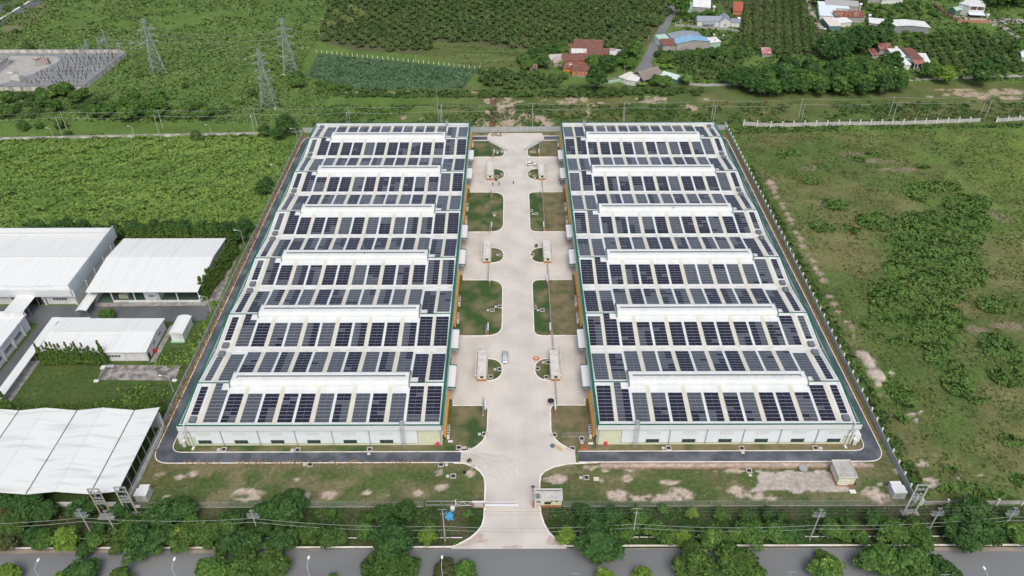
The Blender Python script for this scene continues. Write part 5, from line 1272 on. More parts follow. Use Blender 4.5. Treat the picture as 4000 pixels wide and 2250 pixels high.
# insulator posts: one built with parts, the rest copied
def insulator_post(h, ih, nm, grp, lab):
    root = thing('insulator_post', lab, 'insulator', (0, 0, 0), 0, grp)
    mb = MB(); mb.tube((0, 0, 0), (0, 0, h), .12, .09, 5); mb.box(-.5, .5, -.5, .5, 0, .25); mb.build('support', galv, root)
    mb = MB(); n = 6
    for i in range(n): z = h+ih*i/n; mb.tube((0, 0, z), (0, 0, z+ih/n*.8), .24, .15, 6)
    mb.tube((0, 0, h), (0, 0, h+ih+.2), .1, None, 5); mb.build('insulator', insul, root)
    bpy.context.view_layer.update(); index_children(root); return root
rs = random.Random(5)
pr_ = [insulator_post(2.4, 1.5, 0, 'insulator posts of the substation', 'dark ribbed insulator on a steel post in the gravel of the substation yard'), insulator_post(2.2, 2.6, 0, 'tall insulator posts of the substation', 'tall dark ribbed insulator on a steel post in the gravel of the substation yard')]
used = [False, False]; spots = []
for r_ in range(9):
    for c_ in range(16):
        x = -261+c_*2.25+r_*.25; y = 391.5+r_*5.1+(c_ % 3)*.5
        if x > -231.5+(y-388)*.05: continue
        if rs.random() < .22 or (c_ < 3 and 3 < r_ < 7): continue
        spots.append((x+rs.uniform(-.3, .3), y+rs.uniform(-.4, .4), 1 if (r_ in (2, 6) or rs.random() < .12) else 0))
for x, y, k in spots:
    if not used[k]: pr_[k].location = (x, y, .12); used[k] = True
    else: dup(pr_[k], (x, y, .12), rs.uniform(0, 1))
def gantry(p0, p1, h, label, tall=None):
    root = thing('gantry', label, 'gantry', (p0[0], p0[1], .1), 0, 'lattice gantries of the substation'); d = Vector((p1[0]-p0[0], p1[1]-p0[1], 0))
    for o_, hh in ((Vector((0, 0, 0)), h), (d, h)):
        mb = MB(); n = 8; a0 = .75
        for i in range(n):
            za, zb = hh*i/n, hh*(i+1)/n; a, b = a0*(1-.6*i/n), a0*(1-.6*(i+1)/n)
            if i == n-1: b = .05
            cor = [(-1, -1), (1, -1), (1, 1), (-1, 1)]
            for k in range(4):
                c, e = cor[k], cor[(k+1) % 4]
                mb.tube(o_+Vector((c[0]*a, c[1]*a, za)), o_+Vector((c[0]*b, c[1]*b, zb)), .08, None, 4, False); mb.tube(o_+Vector((c[0]*a, c[1]*a, za)), o_+Vector((e[0]*b, e[1]*b, zb)), .06, None, 4, False)
        mb.build('tower', lattice, root)
    mb = MB(); z = h*.72; n = 10; u = d.normalized(); nn = Vector((-u.y, u.x, 0))*.45
    for i in range(n):
        a, b = d*(i/n), d*((i+1)/n)
        for s_ in (-1, 1):
            for zz in (z, z+.8): mb.tube(a+nn*s_+Vector((0, 0, zz)), b+nn*s_+Vector((0, 0, zz)), .07, None, 4, False)
            mb.tube(a+nn*s_+Vector((0, 0, z)), b+nn*s_+Vector((0, 0, z+.8)), .06, None, 4, False)
        mb.tube(a-nn+Vector((0, 0, z+.8)), b+nn+Vector((0, 0, z+.8)), .06, None, 4, False)
    mb.build('truss', lattice, root)
gantry((-230.6, 419), (-232.6, 431), 18, 'tallest two-tower lattice gantry at the right side of the substation')
gantry((-243.5, 421), (-246, 434), 11.5, 'middle-height lattice gantry in the centre of the substation')
gantry((-249, 399), (-250.5, 413), 10, 'lowest lattice gantry near the front of the substation yard')
for i, (x, y, h) in enumerate(((-269.5, 432.3, 11), (-230.2, 439.5, 8.5), (-264.8, 393.3, 13))):
    mb = MB(); mb.tube((0, 0, 0), (0, 0, h), .15, .06, 6); mb.box(-.4, .4, -.4, .4, 0, .3); o = mb.build('mast', concpole); o.location = (x, y, .1); tag(o, 'thin %s mast standing %s the substation' % (('tall', 'short', 'very tall')[i], ('at the back of', 'at the right corner of', 'beside the cream transformer of')[i]), 'mast')
mb = MB(); rr = random.Random(9)
for i in range(26): a = T('t0', rr.uniform(1150, 1480), rr.uniform(425, 505)); mb.sphere((a.x, a.y, .1), rr.uniform(.7, 1.6), 6, 4, (1, 1, .35))
tag(mb.build('rubble_heap', mat('rubble_grey', (.26, .28, .29), .9, (.18, .2, .2), 1)), 'grey rubble heaps on the grass beyond the substation corner', 'rubble', kind='stuff')

# ============================================================ HOUSES BEYOND THE SITE
def module(root, tile, p0, p1, depth, ze, zr, ridge, roofm, wallm, win=0, over=.35, zb=0.0, par=None):
    a, b = T(tile, *p0), T(tile, *p1); d = (b-a); w_ = d.length; rz = math.atan2(d.y, d.x)
    M = Matrix.Translation((a.x, a.y, zb)) @ Matrix.Rotation(rz, 4, 'Z')
    def put(mb, nm, m, par=root):
        mb.v = [tuple(M @ Vector(v)) for v in mb.v]; return mb.build(nm, m, par)
    mb = MB()
    if ridge == 'y': mb.extrude_y([(0, 0), (w_, 0), (w_, ze), (w_/2, zr-.1), (0, ze)], 0, depth)
    elif ridge == 'x': mb.extrude_x([(0, 0), (depth, 0), (depth, ze), (depth/2, zr-.1), (0, ze)], 0, w_)
    elif ridge == 'm': mb.extrude_x([(0, 0), (depth, 0), (depth, zr-.1), (0, ze-.1)], 0, w_)
    else: mb.box(0, w_, 0, depth, 0, ze)
    put(mb, 'wall', wallm)
    mb = MB(); o = over; t = .14
    if ridge == 'y': mb.extrude_y([(-o, ze-t), (-o, ze), (w_/2, zr+.05), (w_+o, ze), (w_+o, ze-t), (w_/2, zr-t)], -o, depth+o)
    elif ridge == 'x': mb.extrude_x([(-o, ze-t), (-o, ze), (depth/2, zr+.05), (depth+o, ze), (depth+o, ze-t), (depth/2, zr-t)], -o, w_+o)
    elif ridge == 'm': mb.extrude_x([(-o, ze-t), (-o, ze), (depth+o, zr+.05), (depth+o, zr-t)], -o, w_+o)
    else: mb.box(-o, w_+o, -o, depth+o, ze, ze+.2)
    rf = put(mb, 'roof', roofm)
    mb = MB()
    for i in range(win):
        x = w_*(i+.5)/win; f = MB(); f.box(x-.65, x+.65, -.07, .02, 1.0, 2.3); fo = put(f, 'window', plastic); g = MB(); g.box(x-.55, x+.55, -.1, -.07, 1.1, 2.2); put(g, 'pane', mat('pane_bluegrey', (.1, .14, .15)), fo)
    return M, w_, put
def house(name, label, cat='house'): return thing(name, label, cat, (0, 0, 0))
rawgrey = rawwall
h = house('long_house', 'long house with a blue sheet roof and bare grey side wall by the lane')
module(h, 't2', (1650, 512), (1980, 487), 8, 4.3, 6.0, 'y', bluesheet, rawgrey)
module(h, 't2', (1515, 517), (1645, 512), 7, 3.6, 5.0, 'm', maroon, rawgrey)
module(h, 't2', (1984, 486), (2092, 473), 7, 3.4, 3.8, 'm', roofwhite, mintsheet)
M, w_, put = module(h, 't2', (1600, 460), (1900, 440), 8, 4.6, 5.9, 'y', greysheet, rawgrey)
module(h, 't2', (1500, 475), (1595, 462), 8, 3.4, 4.6, 'm', mintsheet, wallwhite)
for a, b in ((1975, 385), (2065, 395), (1985, 430)):
    p = T('t2', a, b); mb = MB(); mb.tube((p.x, p.y-12, 4), (p.x, p.y-12, 6.0), .12, None, 6); mb.tube((p.x-.5, p.y-12, 6.5), (p.x+.5, p.y-12, 6.5), .5, None, 10); mb.build('roof_tank', mat('steel_tank', (.6, .6, .6)), h)
h = house('grey_roof_house', 'white walled house with a grey-blue pitched roof and a crossing gable')
M, w_, put = module(h, 't2', (1860, 268), (2100, 272), 8, 3.6, 5.6, 'x', greysheet, wallwhite, 1)
module(h, 't2', (2085, 275), (2190, 278), 9, 4.0, 6.6, 'y', greysheet, wallwhite, 1)
module(h, 't2', (2195, 268), (2285, 276), 6, 3.0, 3.3, 'm', greysheet, wallwhite)
a = T('t2', 1915, 268); mb = MB(); mb.extrude_x([(-3.2, 2.3), (-3.2, 2.4), (0, 3.0), (0, 2.9)], 0, 7.5); mb.v = [(v[0]+a.x, v[1]+a.y, v[2]) for v in mb.v]; mb.build('porch_roof', greysheet, h)
panel_wall('garden_wall', 'grey garden wall with square posts in front of the grey roofed house', [tuple(T('t2', a, b)[:2]) for a, b in ((1640, 262), (1900, 285), (2150, 300), (2278, 322))], 1.3, 4.5, rawgrey, mat('post_grey', (.5, .5, .48)), 2.0, .4, side=-.1)
panel_wall('garden_wall', 'low terrace wall with white posts left of the grey roofed house', [tuple(T('t2', a, b)[:2]) for a, b in ((1640, 262), (1715, 212), (1840, 218))], 1.0, 4, concgrey, postwhite, 2.2, .35)
h = house('pale_roof_house', 'grey walled building with a pale sheet roof cut by the top edge')
module(h, 't2', (1815, 130), (1985, 140), 13, 4.2, 6.5, 'm', roofwhite, rawgrey, 0); module(h, 't2', (1765, 125), (1812, 130), 9, 2.8, 4.0, 'm', mintsheet, mintsheet)
h = house('brick_outhouse', 'small outhouse with a red tiled lean-to roof and brick wall')
module(h, 't2', (2222, 146), (2310, 152), 11, 2.6, 5.2, 'm', tilered, redbrick)
h = house('brick_kiln_sheds', 'cluster of orange brick sheds with maroon and white patched roofs')
def ct(u_, v_): return ((u_-2000)*2.576, v_*2.576)
def Tz(a, b): return ct(2150+a/4.684, 160+b/4.684)
module(h, 't2', Tz(330, 262), Tz(940, 258), 6, 3.4, 4.6, 'm', maroon, redbrick)
module(h, 't2', Tz(420, 205), Tz(940, 225), 8, 3.6, 5.0, 'm', maroon, redbrick)
module(h, 't2', Tz(345, 348), Tz(980, 345), 6, 3.6, 4.6, 'm', maroon, redbrick)
module(h, 't2', Tz(390, 345), Tz(650, 345), 5, 3.75, 4.7, 'm', mat('patched_white', (.68, .72, .66), .7, (.3, .15, .12), .8, lo=.5, hi=.7), redbrick)
module(h, 't2', Tz(240, 465), Tz(950, 445), 7, 3.3, 4.7, 'm', maroon, redbrick)
module(h, 't2', Tz(395, 630), Tz(700, 640), 7, 3.0, 4.4, 'm', maroon, redbrick, 2)
module(h, 't2', Tz(230, 560), Tz(395, 570), 6, 2.4, 3.4, 'm', rust, redbrick)
module(h, 't2', Tz(960, 345), Tz(1060, 350), 9, 2.8, 3.6, 'm', maroon, redbrick)
h = house('open_shelter', 'rusty and white sheet shelter at the right end of the brick sheds', 'shelter')
module(h, 't2', Tz(1020, 320), Tz(1220, 345), 8, 2.6, 3.2, 'm', mat('streaked_white', (.62, .66, .66), .6, (.26, .20, .17), .6, stretch=(1, .3, 1), lo=.42, hi=.6), mat('shelter_dark', (.12, .12, .11), .9))
h = house('pale_shelter', 'pale low sheds left of the orange brick sheds among palms', 'shelter')
module(h, 't2', Tz(10, 420), Tz(330, 400), 6, 2.4, 3.2, 'm', mat('patched_grey', (.55, .54, .50), .8, (.38, .34, .30), .6), rawgrey); module(h, 't2', Tz(60, 470), Tz(230, 465), 4, 2.2, 2.8, 'm', mat('pinkish_sheet', (.45, .33, .30), .8), rawgrey)
h = house('red_hut', 'small hut with a rusty red roof left of the palms', 'hut')
module(h, 't2', (180, 712), (248, 716), 5, 2.2, 3.0, 'm', rust, rawgrey)
h = house('white_shed', 'white L-shaped shed below the country lane junction', 'shed')
module(h, 't2', Tz(1400, 800), Tz(1570, 830), 10, 2.9, 3.1, 'm', roofwhite, wallwhite); module(h, 't2', Tz(1250, 740), Tz(1400, 800), 9, 2.8, 3.1, 'm', mat('cream_roof', (.68, .65, .56), .7), wallwhite)
h = house('thatched_hut', 'thatched hut with a long grey ridge roof', 'hut')
module(h, 't2', Tz(1700, 770), Tz(1990, 690), 8, 2.2, 5.6, 'x', thatch, mat('hut_dark', (.10, .09, .08), .9), 0, 1.6)
h = house('mint_shed', 'narrow pale mint sheds right of the thatched hut', 'shed')
module(h, 't2', Tz(1990, 700), Tz(2310, 790), 4.5, 2.6, 3.2, 'm', mat('mint_white', (.58, .72, .68), .6), mat('teal_wall', (.12, .24, .24), .7))
panel_wall('garden_wall', 'pale mint wall running left from the white shed', [tuple(T('t2', *Tz(a, b))[:2]) for a, b in ((940, 775), (1080, 775), (1260, 740))], 1.7, 6, mintsheet)
panel_wall('garden_wall', 'thin boundary wall between the brick sheds and the lane', [tuple(T('t2', *Tz(a, b))[:2]) for a, b in ((400, 650), (700, 672), (960, 700), (1250, 690), (1580, 590))], .8, 8, concgrey)
sheet('hut_yard', [tuple(T('t2', *Tz(a, b))[:2]) for a, b in ((1500, 740), (1780, 610), (1850, 700), (1700, 800), (1560, 800))], .1, mat('dusty_yard', (.50, .45, .40), .9, (.40, .36, .32), .6), .1)
def T3(a, b): return ct(3150+a/3.22, b/3.22)
h = house('courtyard_houses', 'group of low houses with white, grey and rusty sheet roofs beside an earth path')
module(h, 't2', T3(150, 150), T3(520, 170), 9, 3.2, 4.2, 'm', mat('pale_blue_sheet', (.68, .78, .82), .55), wallwhite)
module(h, 't2', T3(230, 128), T3(640, 155), 8, 3.8, 5.0, 'm', mat('grey_roof_sheet', (.40, .40, .39), .7), rawgrey)
module(h, 't2', T3(160, 250), T3(370, 265), 14, 3.0, 4.0, 'm', mat('pale_blue_sheet', (.6, .7, .8)), wallwhite)
module(h, 't2', T3(355, 285), T3(720, 290), 8, 3.8, 5.2, 'm', rust, rawgrey)
module(h, 't2', T3(280, 385), T3(425, 385), 15, 3.0, 3.6, 'm', mat('cream_roof', (.6, .6, .5)), mat('teal_wall', (.1, .2, .2)))
module(h, 't2', T3(390, 350), T3(560, 330), 7, 2.9, 3.6, 'm', roofwhite, wallwhite)
h = house('long_white_shed', 'long shed with a low white gable roof and grey block wall', 'shed')
module(h, 't2', T3(1000, 415), T3(1530, 428), 11, 4.2, 5.2, 'y', roofwhite, mat('block_grey', (.27, .29, .30), .85, (.22, .24, .25), .8))
module(h, 't2', T3(780, 345), T3(980, 365), 9, 3.0, 3.4, 'm', roofwhite, rawgrey)
h = house('villa', 'white two-storey villa with open upper balcony and shaded porch')
M, w_, put = module(h, 't2', T3(1880, 170), T3(2010, 205), 16, 6.6, 6.6, 'f', wallwhite, wallwhite)
M, w_, put = module(h, 't2', T3(2010, 205), T3(2195, 215), 14, 3.3, 3.3, 'f', wallwhite, wallwhite)
mb = MB(); mb.box(-.1, w_+.2, -.6, 5, 6.6, 6.9); mb.box(-.1, .2, -.5, 5, 3.4, 6.6)
for x in (0, w_*.5, w_-.1): mb.box(x, x+.35, -.5, -.2, 3.5, 6.6)
mb.box(-.1, w_+.2, -.55, -.4, 3.5, 4.4); put(mb, 'balcony', plastic)
mb = MB(); mb.box(.3, w_, 2.5, 2.7, 3.5, 6.5); put(mb, 'balcony_wall', mat('balcony_brown', (.30, .20, .17), .8))
mb = MB(); mb.box(0, w_, 5, 14, 3.5, 6.6); put(mb, 'upper_storey', wallwhite)
mb = MB(); mb.extrude_x([(-5, 2.5), (-5, 2.6), (-.1, 3.2), (-.1, 3.1)], -.3, w_+.6); put(mb, 'porch_roof', mat('pale_blue_sheet', (.6, .7, .8)))
mb = MB(); mb.box(.6, w_-.3, -.05, .02, .1, 2.4); put(mb, 'doorway', darkm)
for i in range(4):
    mb = MB(); mb.box(-9.0+2.1*i, -8.2+2.1*i, -.4, -.3, 4.2 if i % 2 else 1.6, 5.4 if i % 2 else 2.8)
h2 = house('green_shed', 'green sheet-roofed shed beside the white villa', 'shed')
module(h2, 't2', T3(1780, 165), T3(1860, 195), 26, 3.4, 4.6, 'y', mintsheet, mat('dark_green_wall', (.12, .2, .16), .8))
panel_wall('brick_yard_wall', 'orange brick yard wall with pale piers in front of the white villa', [tuple(T('t2', *T3(a, b))[:2]) for a, b in ((1590, 60), (1750, 190), (1900, 285), (2300, 292))], 2.0, 4.5, mat('yard_brick', (.44, .21, .15), .85), mat('pier_pale', (.52, .42, .36), .8), 2.1, .4, side=-.12)
sheet('villa_yard', [tuple(T('t2', *T3(a, b))[:2]) for a, b in ((1770, 190), (1905, 280), (2290, 285), (2260, 215), (2010, 210))], .1, mat('tiled_yard', (.50, .43, .34), .85), .1)
h = house('porch_house', 'white farmhouse with maroon and white roofs and a columned front porch')
module(h, 't2', T3(1080, 880), T3(1290, 880), 13, 3.2, 3.9, 'm', roofwhite, wallwhite)
module(h, 't2', T3(1080, 790), T3(1220, 790), 10, 4.0, 4.6, 'm', roofwhite, wallwhite)
M, w_, put = module(h, 't2', T3(1310, 830), T3(1440, 830), 16, 4.0, 4.6, 'm', maroon, wallwhite)
mb = MB(); mb.extrude_x([(-4.5, 2.8), (-4.5, 2.95), (-.1, 3.5), (-.1, 3.35)], -.5, w_+.5); put(mb, 'porch_roof', mat('rust_pink', (.36, .16, .13), .8))
mb = MB();
for x in (-.2, 1.6, w_-1.9, w_): mb.box(x, x+.35, -4.3, -3.95, 0, 2.9)
put(mb, 'porch_column', plastic); mb = MB(); mb.box(.8, w_-.8, -.06, .02, 0, 2.5); put(mb, 'doorway', mat('door_dark', (.05, .09, .12), .6))
mb = MB(); mb.box(-.5, w_+.5, -8, -.1, -.0, .16); put(mb, 'terrace', concgrey)
module(h, 't2', T3(1450, 850), T3(1550, 855), 13, 2.6, 3.6, 'm', roofwhite, mintsheet)
module(h, 't2', T3(1235, 800), T3(1310, 830), 11, 3.0, 3.2, 'm', mintsheet, wallwhite)
module(h, 't2', T3(905, 690), T3(1060, 700), 9, 3.2, 4.2, 'm', rust, rawgrey); module(h, 't2', T3(820, 740), T3(900, 740), 8, 2.2, 3.0, 'm', rust, rawgrey)
h = house('edge_house', 'small pale mint house at the right edge of the picture')
module(h, 't3', (2540, 622), (2700, 640), 9, 2.8, 3.6, 'm', mat('pale_blue_sheet', (.6, .7, .8)), mintsheet)
h = house('top_edge_house', 'white flat roof cut by the top edge beside the earth path')
module(h, 't3', (560, 35), (740, 38), 9, 3, 3.6, 'm', mat('cream_roof', (.6, .6, .5)), rawgrey)
h = house('top_edge_sheds', 'grey and white sheds under the top edge left of the villa')
module(h, 't3', (1000, 28), (1120, 32), 8, 3, 3.6, 'm', greysheet, rawgrey); module(h, 't3', (1140, 42), (1350, 30), 8, 3, 3.6, 'm', roofwhite, wallwhite)
h = house('rust_hut', 'small red and white roofed hut at the edge of the dark grove', 'hut')
module(h, 't2', (2515, 578), (2600, 582), 7, 2.4, 3.4, 'm', mat('red_white_sheet', (.40, .10, .10), .7, (.7, .68, .66), 1.2, lo=.5, hi=.6), rawgrey)
def water_tower(tile, a, b, hgt, label):
    p = T(tile, a, b); root = thing('water_tank', label, 'water tank', (p.x, p.y, 0))
    mb = MB(); mb.box(-.6, .6, -.6, .6, 0, hgt); mb.build('tower', concpole, root); mb = MB(); mb.tube((-.9, 0, hgt+.8), (.9, 0, hgt+.8), .75, None, 10); mb.build('tank', plastic, root)
water_tower('t2', 2022, 140, 3.8, 'white water tank on a pillar behind the grey roofed house')
water_tower('t2', 2275, 228, 2.0, 'white water tank at the right end of the grey roofed house')
water_tower('t3', 915, 110, 3.6, 'white water tank behind the courtyard houses')
water_tower('t3', 1012, 195, 1.8, 'white water tank at the left end of the long white shed')
water_tower('t3', 2195, 190, 1.8, 'white water tank at the villa yard wall')
water_tower('t3', 1275, 520, 1.6, 'white water tank behind the porch farmhouse')
water_tower('t2', 595, 700, 1.8, 'grey water tank at the front corner of the brick sheds')
# vegetable plot posts and field fence
root = thing('field_fence', 'row of white concrete posts along the top of the crop field', 'fence', (0, 0, 0))
for i in range(33):
    t = i/32; p = T('t1', 612+(2250-612)*t, 532+(697-532)*t); mb = MB(); mb.box(p.x-.13, p.x+.13, p.y-.13, p.y+.13, 0, 1.9); mb.build('post', postwhite, root)
for i, (tl, a, b, hh, l) in enumerate((('t2', 1127, 757, 5.5, 'lone concrete pole below the country lane'), ('t2', 905, 820, 4.6, 'lone concrete pole left of the white L-shaped shed'), ('t2', 247, 732, 5, 'lone concrete pole beside the red hut'), ('t1', 2263, 686, 3.8, 'lone concrete pole at the right corner of the crop field'), ('t1', 1608, 612, 3.4, 'lone pole beside the small hut above the crop field'), ('t2', 1373, 392, 2.8, 'small white post beside the country lane'), ('t2', 1628, 195, 4.2, 'thin pole where the lane meets the walled garden'))):
    p = T(tl, a, b); mb = MB(); mb.tube((0, 0, 0), (0, 0, hh), .16, .1, 6); mb.box(-.25, .25, -.25, .25, 0, .2); o = mb.build('concrete_pole', concpole); o.location = p; tag(o, l, 'pole')

# ============================================================ VEHICLES, PEOPLE, SMALL THINGS
def car(x, y, rz, body, label, suv=True):
    root = thing('parked_car', label, 'car', (x, y, .06), rz)
    L, hw = 4.75, .93
    st = [(-2.35, .45, .85, .95, .75, .55), (-2.25, .35, 1.05, 1.5, .90, .72), (-1.9, .32, 1.08, 1.74, hw, .76), (-.6, .3, 1.08, 1.80, hw, .78), (.35, .3, 1.07, 1.74, hw, .76), (1.05, .3, 1.05, 1.12, hw, .82), (1.9, .3, .98, 1.0, .91, .80), (2.25, .38, .85, .88, .80, .66), (2.38, .5, .7, .72, .70, .55)]
    mb = MB(); vs = []
    for sx, zb, zw, zt, wb, wt in st:
        vs += [(sx, -wb*.9, zb), (sx, -wb, (zb+zw)/2), (sx, -wb*.97, zw), (sx, -wt, zt-.05), (sx, -wt*.7, zt), (sx, wt*.7, zt), (sx, wt, zt-.05), (sx, wb*.97, zw), (sx, wb, (zb+zw)/2), (sx, wb*.9, zb)]
    fs = []
    for i in range(len(st)-1):
        for k in range(10): a = i*10+k; b = i*10+(k+1) % 10; fs.append((a, b, b+10, a+10))
    fs += [tuple(range(9, -1, -1)), tuple(range(80, 90))]
    mb.raw(vs, fs); bo = mb.build('body', body, root, True)
    def pan(pts, nm, m): mb = MB(); q = [(p[0], p[1], p[2]) for p in pts]; mb.raw(q, [tuple(range(len(q)))]); mb.build(nm, m, root)
    mb = MB(); mb.raw([(1.08, -.70, 1.13), (1.08, .70, 1.13), (.44, .64, 1.74), (.44, -.64, 1.74)], [(0, 1, 2, 3)]); mb.build('windscreen', glass, root)
    mb = MB(); mb.raw([(-2.27, -.68, 1.12), (-2.27, .68, 1.12), (-2.0, .62, 1.66), (-2.0, -.62, 1.66)], [(0, 1, 2, 3)]); mb.build('rear_window', glass, root)
    for sy in (-1, 1):
        for a, b, c, d in ((-1.95, -1.15, -1.8, -1.15), (-1.05, -.2, -1.05, -.2), (-.1, .9, -.1, .42)):
            mb = MB(); mb.raw([(a, sy*.925, 1.14), (b, sy*.925, 1.14), (d, sy*.81, 1.66), (c, sy*.81, 1.66)], [(0, 1, 2, 3)]); mb.build('side_window', glass, root)
        for sx in (-1.45, 1.45):
            mb = MB(); mb.tube((sx, sy*.74, .36), (sx, sy*.97, .36), .37, None, 14); wh = mb.build('wheel', rubber, root); mb = MB(); mb.tube((sx, sy*.96, .36), (sx, sy*.985, .36), .22, None, 10); mb.build('rim', galv, wh)
        mb = MB(); mb.box(2.28, 2.42, sy*.5-.17, sy*.5+.17, .68, .82); mb.build('headlight', lampm, root); mb = MB(); mb.box(-2.4, -2.3, sy*.62-.12, sy*.62+.12, .85, 1.1); mb.build('tail_light', redm, root)
        mb = MB(); mb.box(.75, .95, sy*.95-.1, sy*.95+.1, 1.08, 1.24); mb.build('mirror', body, root)
        mb = MB(); mb.box(-1.7, .2, sy*.6-.03, sy*.6+.03, 1.80, 1.86); mb.build('roof_rail', galv, root)
    mb = MB(); mb.box(2.33, 2.42, -.4, .4, .55, .72); mb.build('grille', rubber, root)
p = T('v1', 2513, 975); car(p.x-.2, 176.2, R(-90), carsilver, 'silver car driving toward the camera on the central yard road')
p = G(1700+1505/4.025, 470+718/4.025); car(p.x, p.y+.6, R(4), carwhite, 'white off-road car parked sideways at the far right of the yard')
p = T('t3', 545, 298); car(p.x, p.y, R(-25), carwhite, 'small white car parked by the courtyard houses near the dark trees')
def person(x, y, rz, label, shirt, stride=.25, arm=.3, top=None):
    """one continuous skinned body; clothes are its children"""
    J = {'pelvis': (0, 0, .95), 'waist': (0, 0, 1.1), 'chest': (0, .02, 1.36), 'neck': (0, 0, 1.5), 'head': (0, .02, 1.63), 'crown': (0, .01, 1.73)}
    E_ = [('pelvis', 'waist'), ('waist', 'chest'), ('chest', 'neck'), ('neck', 'head'), ('head', 'crown')]
    rad = {'pelvis': (.15, .11), 'waist': (.13, .10), 'chest': (.17, .11), 'neck': (.055, .055), 'head': (.085, .10), 'crown': (.06, .07)}
    for s_, n in ((-1, 'l'), (1, 'r')):
        f = s_*stride
        J['hip'+n] = (s_*.1, 0, .88); J['knee'+n] = (s_*.11, f*.6+.04, .48); J['ankle'+n] = (s_*.11, f, .08); J['toe'+n] = (s_*.12, f+.16, .04)
        J['sh'+n] = (s_*.19, 0, 1.42); J['el'+n] = (s_*.25, -f*.5-.02, 1.14); J['wr'+n] = (s_*.25, -f*.9+arm*.4, .92); J['palm'+n] = (s_*.25, -f+arm*.45, .84)
        for q in range(4): J['f%d%s' % (q, n)] = (s_*.25, -f+arm*.45-.03+.02*q, .75+.008*abs(q-1.5)); E_.append(('palm'+n, 'f%d%s' % (q, n))); rad['f%d%s' % (q, n)] = (.008, .008)
        J['th'+n] = (s_*.23, -f+arm*.45+.06, .82); E_.append(('wr'+n, 'th'+n)); rad['th'+n] = (.009, .009)
        E_ += [('pelvis', 'hip'+n), ('hip'+n, 'knee'+n), ('knee'+n, 'ankle'+n), ('ankle'+n, 'toe'+n), ('chest', 'sh'+n), ('sh'+n, 'el'+n), ('el'+n, 'wr'+n), ('wr'+n, 'palm'+n)]
        for k, r_ in (('hip', .09), ('knee', .06), ('ankle', .042), ('toe', .04), ('sh', .06), ('el', .045), ('wr', .03), ('palm', .035)): rad[k+n] = (r_, r_)
    names = list(J); me = bpy.data.meshes.new('person'); me.from_pydata([J[k] for k in names], [(names.index(a), names.index(b)) for a, b in E_], [])
    o = link('person', me); o.location = (x, y, .07); o.rotation_euler = (0, 0, rz)
    m = o.modifiers.new('skin', 'SKIN'); m.use_smooth_shade = True
    for i, k in enumerate(names): me.skin_vertices[0].data[i].radius = rad[k]
    me.skin_vertices[0].data[0].use_root = True
    o.modifiers.new('sub', 'SUBSURF').levels = 1; o.modifiers['sub'].render_levels = 1
    me.materials.append(skin)
    tag(o, label, 'person')
    mb = MB()
    for za, zb, ra, rb in ((.92, 1.15, .19, .165), (1.15, 1.36, .165, .205), (1.36, 1.49, .205, .11)):
        n = 12; vs = [(ra*math.cos(2*math.pi*i/n), ra*.7*math.sin(2*math.pi*i/n), za) for i in range(n)]+[(rb*math.cos(2*math.pi*i/n), rb*.7*math.sin(2*math.pi*i/n), zb) for i in range(n)]
        mb.raw(vs, [(i, (i+1) % n, n+(i+1) % n, n+i) for i in range(n)])
    for s_, n in ((-1, 'l'), (1, 'r')): mb.tube(J['sh'+n], J['el'+n], .072, .06, 8)
    mb.build('shirt', shirt, o)
    mb = MB(); mb.tube((0, 0, .86), (0, 0, .98), .185, .175, 10)
    for s_, n in ((-1, 'l'), (1, 'r')): mb.tube(Vector(J['hip'+n])+Vector((0, 0, .05)), J['knee'+n], .115, .078, 8).tube(J['knee'+n], J['ankle'+n], .078, .06, 8)
    mb.build('trousers', clothdark, o)
    mb = MB(); mb.sphere((0, -.005, 1.69), .105, 8, 5, (1, 1.1, .85)); mb.build('hair', rubber, o)
def Zp(a, b): return G(1700+a/4.025, 470+b/4.025)
for (a, b), rz, l, sh in (((1232, 1003), R(95), 'person in dark clothes walking alone on the central road', mat('shirt_dark', (.05, .06, .08), .9)), ((908, 1030), R(200), 'person in dark clothes left of the motorbike at the far left court', mat('shirt_blue', (.04, .07, .12), .9)),
        ((1005, 1025), R(160), 'person in dark shirt right of the motorbike at the far left court', mat('shirt_grey', (.10, .10, .11), .9)), ((1028, 235), R(180), 'person in dark clothes at the far end of the yard beside the material heap', mat('shirt_black', (.02, .02, .025), .9))):
    p = Zp(a, b); person(p.x, p.y, rz, l, sh)
def motorbike(x, y, rz, label, col):
    root = thing('motorbike', label, 'motorbike', (x, y, .07), rz)
    for sx in (-.62, .62):
        mb = MB(); n = 14; P = [(sx+.28*math.cos(2*math.pi*i/n), 0, .3+.28*math.sin(2*math.pi*i/n)) for i in range(n+1)]; mb.path(P, .055, 5); wh = mb.build('wheel', rubber, root)
        mb = MB(); mb.tube((sx, -.05, .3), (sx, .05, .3), .18, None, 8); mb.build('rim', galv, wh)
    mb = MB(); mb.tube((.62, 0, .3), (.42, 0, 1.0), .05, None, 6); mb.tube((.42, 0, .85), (-.1, 0, .42), .11, .13, 8); mb.tube((-.1, 0, .42), (-.6, 0, .35), .09, .06, 8); mb.box(-.25, .2, -.16, .16, .25, .5); mb.build('frame', col, root)
    mb = MB(); mb.tube((-.75, 0, .78), (0, 0, .72), .13, .12, 8); mb.build('seat', rubber, root); mb = MB(); mb.tube((.4, -.35, 1.05), (.4, .35, 1.05), .025, None, 6); mb.tube((.44, 0, .9), (.4, 0, 1.05), .06, None, 6); mb.build('handlebar', galv, root)
    mb = MB(); mb.sphere((.52, 0, .92), .1, 8, 5); mb.build('headlight', lampm, root)
